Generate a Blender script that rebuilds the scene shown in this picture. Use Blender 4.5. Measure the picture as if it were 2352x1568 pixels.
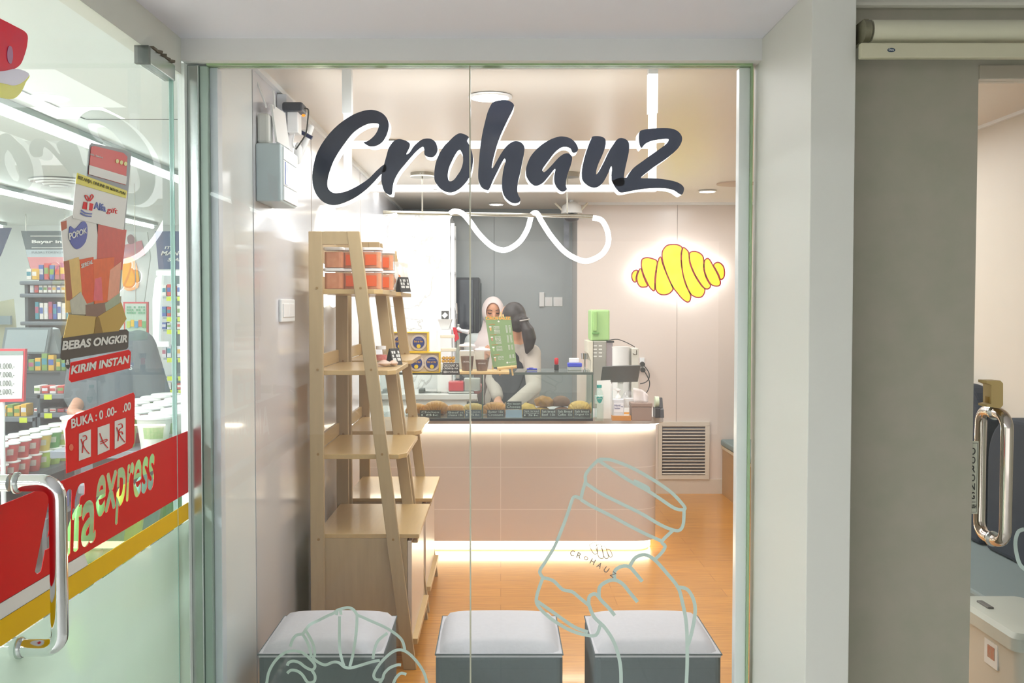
import bpy, bmesh, math, random
from mathutils import Vector, Matrix
for o in list(bpy.data.objects): bpy.data.objects.remove(o)
random.seed(4)
sc = bpy.context.scene; COL = sc.collection
FPX = 2300.0; CZ = 1.53; PIT = math.atan(79/2300.0)
# ---------------- camera
cd = bpy.data.cameras.new('camera'); cam = bpy.data.objects.new('camera', cd); COL.objects.link(cam)
cd.sensor_width = 36; cd.lens = 36*FPX/2352; cd.shift_x = 26/2352
cam.location = (0, 0, CZ); cam.rotation_euler = (math.pi/2-PIT, 0, 0); cd.clip_start = 0.02
sc.camera = cam
# ---------------- view + world
vs = sc.view_settings; sc.display_settings.display_device = 'sRGB'
vs.view_transform = 'Standard'; vs.look = 'None'; vs.gamma = 1; vs.use_curve_mapping = False
vs.exposure = 0.0
w = bpy.data.worlds.new('world'); sc.world = w; w.use_nodes = True
w.node_tree.nodes['Background'].inputs[0].default_value = (0.95, 0.93, 0.92, 1)
w.node_tree.nodes['Background'].inputs[1].default_value = 1.8
# ---------------- lamps: x, y, z, sx, sy, watts, colour
def area(name, loc, sx, sy, power, col=(1, .96, .9), rot=(0, 0, 0), spread=180):
    l = bpy.data.lights.new(name, 'AREA'); l.shape = 'RECTANGLE'; l.size = sx; l.size_y = sy
    l.energy = power; l.color = col; l.spread = math.radians(spread)
    o = bpy.data.objects.new(name, l); COL.objects.link(o); o.location = loc; o.rotation_euler = rot
    return o
LC = (1.0, 0.95, .94)
area('corridor_fill_lamp', (2.3, -1.2, 2.32), .9, 3.4, 1480, LC)  # unseen lamp added to brighten the shopfront, set clear of the window reflection
area('store_lamp', (-2.23, .8, 2.40), .12, 4, 230, (.93, .93, 1))
area('shop_lamp', (0.5, 3.75, 2.36), 1.6, .9, 13, (.97, .98, 1))
area('shop_lamp', (-.05, 4.3, 2.36), .3, .3, 5, (.98, .98, 1))
area('shop_lamp', (1.2, 5.2, 2.36), 1.4, 1.4, 24, (.98, .98, 1))
area('shop_lamp', (.5, 7.3, 2.36), 2.4, .8, 13, (.98, .98, 1))
area('shop_lamp', (1.52, 7.35, 2.36), .2, .2, 8, (.98, .98, 1))
area('shop_lamp', (-.25, 6.6, 2.36), .8, .8, 8, (.97, .98, 1))
area('store_lamp', (-2.23, 3.5, 2.40), .12, 6.5, 52, (.95, .99, 1))
area('store_lamp', (-3.8, 7.5, 2.40), .12, 6.5, 60, (.95, .99, 1))
area('store_lamp', (-5.2, 6.0, 2.40), .12, 8, 60, (.95, .99, 1))

# ---------------- rays
CP, SP = math.cos(PIT), math.sin(PIT); EYE = Vector((0, 0, CZ))
def ray(px, py):
    u = (px-1150)/FPX; v = -(py-784)/FPX
    return Vector((u, CP+v*SP, -SP+v*CP))
def P(px, py, Y): d = ray(px, py); return EYE+d*(Y/d.y)
def G(px, py, Z): d = ray(px, py); return EYE+d*((Z-CZ)/d.z)
def D(px, py, X=-0.9255): d = ray(px, py); return EYE+d*(X/d.x)

# ---------------- materials
def lin(c):
    if isinstance(c, str):
        c = [int(c[i:i+2], 16)/255 for i in (0, 2, 4)]
        c = [x/12.92 if x <= .04045 else ((x+.055)/1.055)**2.4 for x in c]
    return (c[0], c[1], c[2], 1)
MC = {}
def mat(name, col, rough=.5, metal=0, var=.05, scale=12, emit=0, ecol=None, stretch=None, bump=0, coat=0, spec=.5, col2=None, alpha=1, trans=0):
    if name in MC: return MC[name]
    m = bpy.data.materials.new(name); m.use_nodes = True; nt = m.node_tree; N = nt.nodes; L = nt.links
    b = N['Principled BSDF']; c = lin(col)
    tc = N.new('ShaderNodeTexCoord'); mp = N.new('ShaderNodeMapping'); L.new(tc.outputs['Object'], mp.inputs[0])
    if stretch: mp.inputs['Scale'].default_value = stretch
    nz = N.new('ShaderNodeTexNoise'); nz.inputs['Scale'].default_value = scale; nz.inputs['Detail'].default_value = 4
    L.new(mp.outputs[0], nz.inputs['Vector'])
    mx = N.new('ShaderNodeMix'); mx.data_type = 'RGBA'; L.new(nz.outputs[0], mx.inputs[0])
    if col2: a2 = lin(col2); a1 = c
    else:
        a1 = tuple(min(1, x*(1+var)) for x in c[:3])+(1,); a2 = tuple(x*(1-var) for x in c[:3])+(1,)
    mx.inputs[6].default_value = a1; mx.inputs[7].default_value = a2
    L.new(mx.outputs[2], b.inputs['Base Color'])
    b.inputs['Roughness'].default_value = rough; b.inputs['Metallic'].default_value = metal
    b.inputs['Specular IOR Level'].default_value = spec
    if coat: b.inputs['Coat Weight'].default_value = coat; b.inputs['Coat Roughness'].default_value = .08
    if emit:
        b.inputs['Emission Strength'].default_value = emit
        b.inputs['Emission Color'].default_value = lin(ecol) if ecol else c
    if bump:
        bp = N.new('ShaderNodeBump'); bp.inputs['Strength'].default_value = bump; bp.inputs['Distance'].default_value = .004
        L.new(nz.outputs[0], bp.inputs['Height']); L.new(bp.outputs[0], b.inputs['Normal'])
    if trans: b.inputs['Transmission Weight'].default_value = trans; b.inputs['IOR'].default_value = 1.3
    if alpha < 1:
        b.inputs['Alpha'].default_value = alpha
    MC[name] = m; return m
def glass(name, tint, refl=1.0, haze=0, hcol=(1, 1, 1, 1)):
    m = bpy.data.materials.new(name); m.use_nodes = True; nt = m.node_tree; N = nt.nodes; L = nt.links; N.clear()
    out = N.new('ShaderNodeOutputMaterial'); t = N.new('ShaderNodeBsdfTransparent'); t.inputs[0].default_value = tint
    g = N.new('ShaderNodeBsdfGlossy'); g.inputs['Roughness'].default_value = 0.0
    fr = N.new('ShaderNodeFresnel'); fr.inputs[0].default_value = 1.5
    ml = N.new('ShaderNodeMath'); ml.operation = 'MULTIPLY'; ml.inputs[1].default_value = refl; L.new(fr.outputs[0], ml.inputs[0])
    ge = N.new('ShaderNodeNewGeometry'); iv_ = N.new('ShaderNodeMath'); iv_.operation = 'SUBTRACT'; iv_.inputs[0].default_value = 1; L.new(ge.outputs['Backfacing'], iv_.inputs[1])
    m3 = N.new('ShaderNodeMath'); m3.operation = 'MULTIPLY'; L.new(ml.outputs[0], m3.inputs[0]); L.new(iv_.outputs[0], m3.inputs[1]); ml = m3
    mx = N.new('ShaderNodeMixShader'); L.new(ml.outputs[0], mx.inputs[0]); L.new(t.outputs[0], mx.inputs[1]); L.new(g.outputs[0], mx.inputs[2])
    last = mx
    if haze:
        d = N.new('ShaderNodeBsdfDiffuse'); d.inputs[0].default_value = hcol
        tr = N.new('ShaderNodeBsdfTranslucent'); tr.inputs[0].default_value = hcol
        a = N.new('ShaderNodeMixShader'); a.inputs[0].default_value = .5; L.new(d.outputs[0], a.inputs[1]); L.new(tr.outputs[0], a.inputs[2])
        nz = N.new('ShaderNodeTexNoise'); nz.inputs['Scale'].default_value = 3
        tc = N.new('ShaderNodeTexCoord'); L.new(tc.outputs['Object'], nz.inputs['Vector'])
        mr = N.new('ShaderNodeMapRange'); mr.inputs[3].default_value = haze*.85; mr.inputs[4].default_value = min(1, haze*1.15); L.new(nz.outputs[0], mr.inputs[0])
        b = N.new('ShaderNodeMixShader'); L.new(mr.outputs[0], b.inputs[0]); L.new(mx.outputs[0], b.inputs[1]); L.new(a.outputs[0], b.inputs[2]); last = b
    L.new(last.outputs[0], out.inputs[0]); return m
GL = glass('clear_glass', (.985, .995, .99, 1), 1.0)
GD = glass('door_glass', (.968, .984, .98, 1), .75, haze=.035)
GC = glass('case_glass', (.93, .975, .955, 1), 1.2, haze=.012, hcol=(.8, .95, .9, 1))
FROST = glass('frosted_film', (.86, .97, .9, 1), .6, haze=.66, hcol=(.58, .64, .58, 1))
def emat(name, col, s):
    m = bpy.data.materials.new(name); m.use_nodes = True; N = m.node_tree.nodes; N.clear()
    e = N.new('ShaderNodeEmission'); e.inputs[0].default_value = lin(col); e.inputs[1].default_value = s
    o = N.new('ShaderNodeOutputMaterial'); m.node_tree.links.new(e.outputs[0], o.inputs[0]); return m
LED = emat('led_white', 'fffdf8', 6); TUBE = emat('tube_light', 'f4fffb', 14); WARM = emat('led_warm', 'ffe9b8', 9)
SIGNGLOW = emat('sign_side_glow', 'ffffff', 2.6); DOWN = emat('downlight_glow', 'fffaf0', 30)

# ---------------- mesh builder (world coordinates)
class MB:
    def __init__(s): s.v = []; s.f = []
    def add(s, vs, fs):
        n = len(s.v); s.v += [Vector(v) for v in vs]; s.f += [[i+n for i in f] for f in fs]; return s
    def box(s, x0, x1, y0, y1, z0, z1):
        v = [(x, y, z) for z in (z0, z1) for y in (y0, y1) for x in (x0, x1)]
        return s.add(v, [(0, 2, 3, 1), (4, 5, 7, 6), (0, 1, 5, 4), (2, 6, 7, 3), (0, 4, 6, 2), (1, 3, 7, 5)])
    def cb(s, c, sx, sy, sz, rz=0, rx=0, ry=0):   # centred oriented box
        R = Matrix.Rotation(rz, 3, 'Z') @ Matrix.Rotation(ry, 3, 'Y') @ Matrix.Rotation(rx, 3, 'X')
        v = [Vector(c)+R @ Vector((x*sx/2, y*sy/2, z*sz/2)) for z in (-1, 1) for y in (-1, 1) for x in (-1, 1)]
        return s.add(v, [(0, 2, 3, 1), (4, 5, 7, 6), (0, 1, 5, 4), (2, 6, 7, 3), (0, 4, 6, 2), (1, 3, 7, 5)])
    def tube(s, pts, r, seg=12, closed=False, caps=True):
        pts = [Vector(p) for p in pts]; n = len(pts); rs = r if isinstance(r, (list, tuple)) else [r]*n
        up = None; rings = []
        for i, p in enumerate(pts):
            if closed: t = pts[(i+1) % n]-pts[i-1]
            else: t = pts[min(i+1, n-1)]-pts[max(i-1, 0)]
            t.normalize()
            if up is None: up = t.orthogonal().normalized()
            up = (up-t*up.dot(t)); up.normalize(); sd = t.cross(up)
            rings.append([p+(up*math.cos(a)+sd*math.sin(a))*rs[i] for a in [2*math.pi*k/seg for k in range(seg)]])
        v = [q for R in rings for q in R]; f = []
        for i in range(n if closed else n-1):
            j = (i+1) % n
            for k in range(seg): f.append((i*seg+k, i*seg+(k+1) % seg, j*seg+(k+1) % seg, j*seg+k))
        if not closed and caps: f.append(tuple(range(seg))[::-1]); f.append(tuple((n-1)*seg+k for k in range(seg)))
        return s.add(v, f)
    def lathe(s, prof, c=(0, 0, 0), seg=24, ax='Z'):
        v = []; f = []; c = Vector(c)
        for r, h in prof:
            for k in range(seg):
                a = 2*math.pi*k/seg; x, y = r*math.cos(a), r*math.sin(a)
                v.append(c+(Vector((x, y, h)) if ax == 'Z' else Vector((x, h, y)) if ax == 'Y' else Vector((h, x, y))))
        n = len(prof)
        for i in range(n-1):
            for k in range(seg): f.append((i*seg+k, i*seg+(k+1) % seg, (i+1)*seg+(k+1) % seg, (i+1)*seg+k))
        if prof[0][0] > 1e-5: f.append(tuple(range(seg))[::-1])
        if prof[-1][0] > 1e-5: f.append(tuple((n-1)*seg+k for k in range(seg)))
        return s.add(v, f)
    def ell(s, c, rx, ry, rz, seg=20, rings=12, R=None, warp=None):
        v = []; f = []; c = Vector(c)
        for i in range(rings+1):
            th = math.pi*i/rings
            for k in range(seg):
                a = 2*math.pi*k/seg
                p = Vector((rx*math.sin(th)*math.cos(a), ry*math.sin(th)*math.sin(a), rz*math.cos(th)))
                if warp: p = warp(p)
                if R: p = R @ p
                v.append(c+p)
        for i in range(rings):
            for k in range(seg): f.append((i*seg+k, (i+1)*seg+k, (i+1)*seg+(k+1) % seg, i*seg+(k+1) % seg))
        return s.add(v, f)
    def cap(s, a, b, ra, rb, seg=14):   # tapered capsule
        a, b = Vector(a), Vector(b); n = 4; pts = []; rs = []; d = (b-a).normalized()
        for i in range(n+1):
            t = math.pi/2*(1-i/n); pts.append(a-d*ra*math.sin(t)); rs.append(max(ra*math.cos(t), .0005))
        for i in range(n+1):
            t = math.pi/2*i/n; pts.append(b+d*rb*math.sin(t)); rs.append(max(rb*math.cos(t), .0005))
        return s.tube(pts, rs, seg)
    def prism(s, poly, fn, a, b):   # fn(u, v, w) -> world
        n = len(poly); v = [fn(u, q, a) for u, q in poly]+[fn(u, q, b) for u, q in poly]
        f = [tuple(range(n))[::-1], tuple(range(n, 2*n))]+[(i, (i+1) % n, n+(i+1) % n, n+i) for i in range(n)]
        return s.add(v, f)
    def build(s, name, m, parent=None, smooth=None, bevel=0, bseg=2, label=None, mods=None, kind=None):
        off = parent_off(parent)
        me = bpy.data.meshes.new(name); me.from_pydata([v-off for v in s.v], [], s.f)
        bm = bmesh.new(); bm.from_mesh(me); bmesh.ops.remove_doubles(bm, verts=bm.verts, dist=1e-6) if len(s.v) < 60000 else None
        bmesh.ops.recalc_face_normals(bm, faces=bm.faces); bm.to_mesh(me); bm.free()
        return link(name, me, m, parent, smooth, bevel, bseg, label, kind)
def parent_off(p):
    o = Vector((0, 0, 0))
    while p: o += p.location; p = p.parent
    return o
def link(name, me, m, parent=None, smooth=None, bevel=0, bseg=2, label=None, kind=None):
    o = bpy.data.objects.new(name, me); COL.objects.link(o)
    if m: me.materials.append(m)
    if parent: o.parent = parent
    if smooth:
        for p in me.polygons: p.use_smooth = True
        try: me.set_sharp_from_angle(angle=math.radians(smooth if smooth is not True else 40))
        except Exception: pass
    if bevel:
        b = o.modifiers.new('bevel', 'BEVEL'); b.width = bevel; b.segments = bseg; b.limit_method = 'ANGLE'; b.angle_limit = math.radians(35)
    if label: o['label'] = label
    if kind: o['kind'] = kind
    return o
def tag(o, label, cat, group=None):
    o['label'] = label; o['category'] = cat
    if group: o['group'] = group
    return o
def thing(name, label, cat, loc, group=None):
    o = bpy.data.objects.new(name, None); COL.objects.link(o); o.location = loc; o.empty_display_size = .1
    return tag(o, label, cat, group)
def struct(name, mb, m, **k):
    o = mb.build(name, m, **k); o['kind'] = 'structure'; return o
def kids(o): return [c for c in bpy.data.objects if c.parent == o]
def dup(root, loc, label=None):
    r = root.copy(); COL.objects.link(r); r.location = loc
    if label: r['label'] = label
    def rec(a, b):
        for ch in kids(a):
            if ch.name == b.name: continue
            c = ch.copy(); COL.objects.link(c); c.parent = b; rec(ch, c)
    rec(root, r); return r

# ---------------- flat shapes
def cat(pts, n=5, closed=True):
    out = []; N = len(pts)
    for i in range(N if closed else N-1):
        g = (lambda k: pts[k % N]) if closed else (lambda k: pts[max(0, min(N-1, k))])
        p0, p1, p2, p3 = g(i-1), g(i), g(i+1), g(i+2)
        for k in range(n):
            t = k/n
            out.append(tuple(.5*((2*p1[c])+(p2[c]-p0[c])*t+(2*p0[c]-5*p1[c]+4*p2[c]-p3[c])*t*t+(3*p1[c]-p0[c]-3*p2[c]+p3[c])*t**3) for c in range(len(p1))))
    if not closed: out.append(tuple(pts[-1]))
    return out
def tr(pts, ox, oy, s): return [(ox+x/s, oy+y/s) for x, y in pts]
def fill_mesh(loops, ext=.5):
    cu = bpy.data.curves.new('c', 'CURVE'); cu.dimensions = '2D'; cu.fill_mode = 'BOTH'; cu.extrude = ext
    for lp in loops:
        sp = cu.splines.new('POLY'); sp.points.add(len(lp)-1); sp.use_cyclic_u = True
        for q, p in zip(sp.points, lp): q.co = (p[0], -p[1], 0, 1)
    ob = bpy.data.objects.new('c', cu); COL.objects.link(ob)
    dg = bpy.context.evaluated_depsgraph_get(); me = bpy.data.meshes.new_from_object(ob.evaluated_get(dg))
    bpy.data.objects.remove(ob); bpy.data.curves.remove(cu); return me
def flat(loops, fn, nrm, thick, name, m, parent=None, smooth=None, label=None, kind=None):
    """loops in pixel coords, fn(px,py)->world point, extruded along nrm by thick"""
    mb = MB(); flat_into(mb, loops, fn, nrm, thick); return mb.build(name, m, parent, smooth=smooth, label=label, kind=kind)
def flat_into(mb, loops, fn, nrm, thick):
    me = fill_mesh(loops); nrm = Vector(nrm)
    vs = [fn(v.co.x, -v.co.y)+nrm*thick*(v.co.z+.5) for v in me.vertices]
    fs = [tuple(p.vertices) for p in me.polygons]; mb.add(vs, fs); bpy.data.meshes.remove(me)
def txt_into(mb, s, q, thick=.0006, offset=0.0, shear=0, n=None):
    """text stretched into the world quad q = tl,tr,br,bl"""
    cu = bpy.data.curves.new('t', 'FONT'); cu.body = s; cu.extrude = .5; cu.offset = offset; cu.shear = shear; cu.resolution_u = 4
    ob = bpy.data.objects.new('t', cu); COL.objects.link(ob)
    dg = bpy.context.evaluated_depsgraph_get(); me = bpy.data.meshes.new_from_object(ob.evaluated_get(dg))
    bpy.data.objects.remove(ob); bpy.data.curves.remove(cu)
    if not me.vertices: return
    xs = [v.co.x for v in me.vertices]; ys = [v.co.y for v in me.vertices]; x0, x1, y0, y1 = min(xs), max(xs), min(ys), max(ys)
    tl, t2, br, bl = [Vector(a) for a in q]
    if n is None: n = (t2-tl).cross(tl-bl).normalized()
    vs = []
    for v in me.vertices:
        a = (v.co.x-x0)/(x1-x0); b = (v.co.y-y0)/max(1e-6, y1-y0)
        vs.append((bl*(1-a)+br*a)*(1-b)+(tl*(1-a)+t2*a)*b+n*thick*(v.co.z+.5))
    mb.add(vs, [tuple(p.vertices) for p in me.polygons]); bpy.data.meshes.remove(me)
def txt(s, q, m, parent, thick=.0008, offset=0.0, shear=0, name='lettering'):
    mb = MB(); lines = s if isinstance(s, list) else [s]; tl, t2, br, bl = [Vector(a) for a in q]; k = len(lines)
    nn = (t2-tl).cross(tl-bl).normalized()
    for i, l in enumerate(lines):
        a, b = i/k, (i+.74)/k
        if l.strip():
            wd = min(1, 1)
            txt_into(mb, l, (tl.lerp(bl, a), t2.lerp(br, a), t2.lerp(br, b), tl.lerp(bl, b)), thick, offset, shear, nn)
    return mb.build(name, m, parent)
def rrect(x0, y0, x1, y1, r, n=5):
    o = []
    for cx, cy, a0 in ((x1-r, y0+r, -90), (x1-r, y1-r, 0), (x0+r, y1-r, 90), (x0+r, y0+r, 180)):
        for k in range(n+1):
            a = math.radians(a0+90*k/n); o.append((cx+r*math.cos(a), cy+r*math.sin(a)))
    return o
def stroke(mb, pts, wpx, fn, nrm, thick, n=5):
    c = cat(pts, n, False); L = []; R = []
    for i, p in enumerate(c):
        a = Vector(c[max(0, i-1)]); b = Vector(c[min(len(c)-1, i+1)]); t = (b-a)
        if t.length < 1e-6: continue
        t.normalize(); nn = Vector((-t.y, t.x))*wpx/2; p = Vector(p); L.append(p+nn); R.append(p-nn)
    nrm = Vector(nrm); v = []; f = []
    for l, r in zip(L, R):
        a, b = fn(*l), fn(*r); v += [a, b, a+nrm*thick, b+nrm*thick]
    for i in range(len(L)-1):
        k = 4*i; f += [(k, k+1, k+5, k+4), (k+2, k+6, k+7, k+3), (k, k+4, k+6, k+2), (k+1, k+3, k+7, k+5)]
    f += [(0, 2, 3, 1), (4*len(L)-4, 4*len(L)-3, 4*len(L)-1, 4*len(L)-2)]
    mb.add(v, f)
def offs(poly, d):
    n = len(poly); A = sum(poly[i][0]*poly[(i+1) % n][1]-poly[(i+1) % n][0]*poly[i][1] for i in range(n)); sg = 1 if A > 0 else -1; o = []
    for i in range(n):
        t = Vector(poly[(i+1) % n])-Vector(poly[i-1]); t.normalize(); o.append((poly[i][0]+t.y*d*sg, poly[i][1]-t.x*d*sg))
    return o
ORD = ['first', 'second', 'third', 'fourth', 'fifth', 'sixth', 'seventh', 'eighth', 'ninth', 'tenth', 'eleventh', 'twelfth']
# ================= SETTING
CEIL = 2.38; WX = -.867; GY = 3.0; RX = 2.26; BY = 8.18; GBY = 8.75; SOF = P(1100, 88, 2.95).z; GT = P(1100, 153, 3.0).z
white_wall = mat('white_paint', 'dfe0de', .45, var=.02, scale=3)
soffit_m = mat('soffit_paint', 'e2e2ec', .5, var=.02, scale=2)
cream = mat('cream_paint', 'd9d7c8', .5, var=.03, scale=3)
pinkw = mat('pinkish_wall_panel', 'd9cdc4', .22, var=.02, scale=1.5, coat=.3)
leftw = mat('left_wall_panel', 'dbdbe0', .16, var=.02, scale=1.5, coat=.4)
greyw = mat('grey_wall_panel', 'a9b2b4', .25, var=.04, scale=1.2, coat=.2)
trimw = mat('white_trim', 'eef0f0', .3, var=.01)
def floor_mat():
    m = mat('wood_plank_floor', 'd5963e', .28, var=.12, scale=6, stretch=(1.2, 16, 1), coat=.25)
    nt = m.node_tree; N = nt.nodes; L = nt.links; b = N['Principled BSDF']
    br = N.new('ShaderNodeTexBrick'); tc = N.new('ShaderNodeTexCoord'); L.new(tc.outputs['Object'], br.inputs['Vector'])
    br.inputs['Scale'].default_value = 1; br.inputs['Brick Width'].default_value = 1.2; br.inputs['Row Height'].default_value = .15
    br.inputs['Mortar Size'].default_value = .0016; br.inputs['Color1'].default_value = (1, 1, 1, 1); br.inputs['Color2'].default_value = (.86, .84, .8, 1); br.inputs['Mortar'].default_value = (.62, .55, .48, 1)
    old = b.inputs['Base Color'].links[0].from_socket
    nz2 = N.new('ShaderNodeTexNoise'); nz2.inputs['Scale'].default_value = 22; mp = N.new('ShaderNodeMapping'); mp.inputs['Scale'].default_value = (.25, 6, 1)
    L.new(tc.outputs['Object'], mp.inputs[0]); L.new(mp.outputs[0], nz2.inputs['Vector'])
    rp = N.new('ShaderNodeValToRGB'); rp.color_ramp.elements[0].position = .35; rp.color_ramp.elements[0].color = (.72, .62, .5, 1); rp.color_ramp.elements[1].position = .62; rp.color_ramp.elements[1].color = (1, 1, 1, 1)
    L.new(nz2.outputs[0], rp.inputs[0])
    m1 = N.new('ShaderNodeMix'); m1.data_type = 'RGBA'; m1.blend_type = 'MULTIPLY'; m1.inputs[0].default_value = 1; L.new(old, m1.inputs[6]); L.new(br.outputs[0], m1.inputs[7])
    m2 = N.new('ShaderNodeMix'); m2.data_type = 'RGBA'; m2.blend_type = 'MULTIPLY'; m2.inputs[0].default_value = .8; L.new(m1.outputs[2], m2.inputs[6]); L.new(rp.outputs[0], m2.inputs[7])
    L.new(m2.outputs[2], b.inputs['Base Color']); return m
def tile_mat(name, c1, c2, mort, w=.6, h=.6, rough=.15, axis=None, ms=.004):
    m = mat(name, c1, rough, var=.03, scale=4); nt = m.node_tree; N = nt.nodes; L = nt.links; b = N['Principled BSDF']
    br = N.new('ShaderNodeTexBrick'); tc = N.new('ShaderNodeTexCoord'); mp = N.new('ShaderNodeMapping')
    if axis: mp.inputs['Rotation'].default_value = axis
    L.new(tc.outputs['Object'], mp.inputs[0]); L.new(mp.outputs[0], br.inputs['Vector'])
    br.offset = 0; br.inputs['Scale'].default_value = 1; br.inputs['Brick Width'].default_value = w; br.inputs['Row Height'].default_value = h
    br.inputs['Mortar Size'].default_value = ms; br.inputs['Color1'].default_value = lin(c1); br.inputs['Color2'].default_value = lin(c2); br.inputs['Mortar'].default_value = lin(mort)
    L.new(br.outputs[0], b.inputs['Base Color']); return m
struct('floor', MB().box(WX, RX+.05, 3.04, GBY+.1, -.05, 0), floor_mat())
struct('floor', MB().box(-.93, 4, -6, 3.04, -.05, 0), tile_mat('corridor_floor_tile', 'e2e2de', 'dcdcd8', 'b4b3ae'))
struct('floor', MB().box(-7, -.93, -6, 11.4, -.05, 0), tile_mat('store_floor_tile', 'e4dccb', 'dfd7c6', 'a9a294'))
struct('ceiling', MB().box(WX, RX+.05, 3.04, GBY+.1, CEIL, CEIL+.1), mat('shop_ceiling_paint', 'e4dcd0', .32, var=.03, scale=.8))
struct('ceiling', MB().box(-.933, 4, -6, 3.04, SOF, SOF+.3), soffit_m)
SCZ = 2.45
struct('ceiling', MB().box(-7, -.98, -6, 11.4, SCZ, SCZ+.1), mat('store_ceiling_paint', 'e6ece9', .4, var=.02, scale=2))
struct('wall_left', MB().box(-.925, WX, 3.53, GBY+.1, 0, CEIL), leftw)
struct('wall_left', MB().box(-.925, WX-.002, 3.06, 3.525, 0, CEIL), mat('left_wall_front_panel', 'e8eeee', .38, var=.02, coat=.4))
for i, y in enumerate((4.6, 6.2)):
    struct('trim_%d' % (i+1), MB().box(WX, WX+.0015, y, y+.004, 0, CEIL), mat('panel_joint', 'a69c94', .6))
struct('trim_3', MB().box(WX, WX+.018, 3.53, GBY, CEIL-.02, CEIL), trimw)
struct('wall_back', MB().box(.624, RX+.05, BY, GBY+.1, 0, CEIL), pinkw)
struct('wall_back_recess', MB().box(WX, .624, GBY, GBY+.1, 0, CEIL), greyw)
struct('trim_4', MB().box(.624, RX, BY-.02, BY, CEIL-.02, CEIL), trimw)
struct('trim_5', MB().box(1.437, 1.441, BY-.0015, BY, .27, CEIL-.02), MC['panel_joint'])
struct('trim_6', MB().box(-.06, -.055, GBY-.0015, GBY, 0, CEIL), mat('grey_panel_joint', '7c8588', .6))
struct('trim_7', MB().box(-.867, .62, GBY-.03, GBY, CEIL-.06, CEIL), mat('grey_cornice', '8f979a', .5))
struct('baseboard_back', MB().box(.98, RX, BY-.012, BY, 0, .12), mat('back_baseboard', 'cfc4b6', .4))
struct('wall_right', MB().box(RX, RX+.1, 2.7, GBY+.1, 0, CEIL), mat('right_wall_paint', 'd6cfc2', .5, var=.02))
struct('trim_8', MB().box(RX-.015, RX, 2.72, BY, CEIL-.015, CEIL), trimw)
# store shell
sw = mat('store_wall_paint', 'dfe5e4', .5, var=.02)
struct('wall_store_back', MB().box(-7, -.93, 11.3, 11.4, 0, SCZ), sw)
struct('wall_store_left', MB().box(-7, -6.9, -6, 11.3, 0, SCZ), sw)
struct('wall_store_right', MB().box(-.98, -.93, 3.06, 11.3, 0, SCZ), sw)
struct('wall_corridor_right', MB().box(3.9, 4, -6, 2.6, 0, SOF), cream)
# front opening: beam above the glass, reveal, pillar
struct('wall_front_beam', MB().box(-.933, .763, 2.95, 3.04, GT+.006, SOF), mat('beam_paint', 'dadad8', .5, var=.03, scale=2))
struct('wall_front_beam', MB().box(-.925, RX, 3.0401, 3.06, GT+.006, CEIL), white_wall)
struct('trim_9', MB().box(-.87, .745, 2.985, 3.02, GT, GT+.006), mat('green_glass_edge', '9ab588', .2))
pil = struct('wall_pillar_right', MB().box(.763, .872, 2.48, 3.04, 0, SOF), mat('pillar_paint', 'd8d8d0', .5, var=.02, scale=2), bevel=.002)
struct('trim_10', MB().box(.712, .7445, 3.012, 3.05, 0, GT), trimw, bevel=.002)
struct('trim_11', MB().box(.7445, .7485, 2.99, 3.02, 0, GT), MC['green_glass_edge'])
struct('trim_12', MB().box(-.90, .763, 3.012, 3.05, 0, .05), trimw)
# side header above the store's glass door, then the metal post in the corner
struct('wall_front_left_header', MB().box(-.98, -.933, -6, 2.95, D(300, 76).z-.005, SOF), mat('header_paint', 'dcdfd6', .5, var=.02))
ste = mat('brushed_steel', 'b9c0bd', .22, 1, var=.05, scale=30, stretch=(1, 1, .03))
struct('trim_13', MB().box(-.945, -.892, 2.98, 3.03, 0, GT), ste, bevel=.003)
struct('trim_14', MB().box(-.892, -.868, 2.99, 3.02, 0, GT), mat('green_grey_jamb', '9fb3a8', .3), bevel=.002)
struct('trim_15', MB().box(-.868, -.845, 3.012, 3.06, 0, GT), mat('bluish_jamb', 'd3dbe2', .3), bevel=.002)
# shop window panes
xs = P(1080, 784, GY).x
g1 = struct('window_1', MB().box(-.867, xs-.001, 2.996, 3.006, .01, GT), GL)
g2 = struct('window_2', MB().box(xs+.001, .7435, 2.996, 3.006, .01, GT), GL)
struct('trim_16', MB().box(xs-.0022, xs+.0022, 2.992, 3.010, .01, GT), mat('silicone_seam', 'b8b6a2', .25, var=.05))
# grey textured wall right of the pillar
GWY = 2.6
gtex = mat('grey_fabric_panel', 'b0a89a', .9, scale=14, col2='9d9f8c', bump=.15)
dx0 = P(2236, 900, GWY).x; HZ = P(2300, 150, GWY).z
struct('wall_front_right', MB().box(.872, dx0, GWY, GWY+.06, 0, SOF), gtex)
struct('wall_front_right', MB().box(dx0, RX+.1, GWY, GWY+.06, HZ, SOF), gtex)
struct('trim_17', MB().box(dx0, RX, GWY-.005, GWY+.05, P(2300, 182, GWY).z, HZ), mat('door_head_rail', 'b7b0a0', .3, .3), bevel=.002)
struct('trim_18', MB().box(.872, 3.9, GWY-.03, GWY, P(2100, 14, GWY-.03).z, SOF), cream, bevel=.01)
struct('door_1', MB().box(dx0+.003, 2.12, GWY+.02, GWY+.03, .01, P(2300, 182, GWY).z), GL)
struct('wall_front_right_end', MB().box(2.12, 3.9, GWY, GWY+.06, 0, HZ), gtex)
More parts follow.
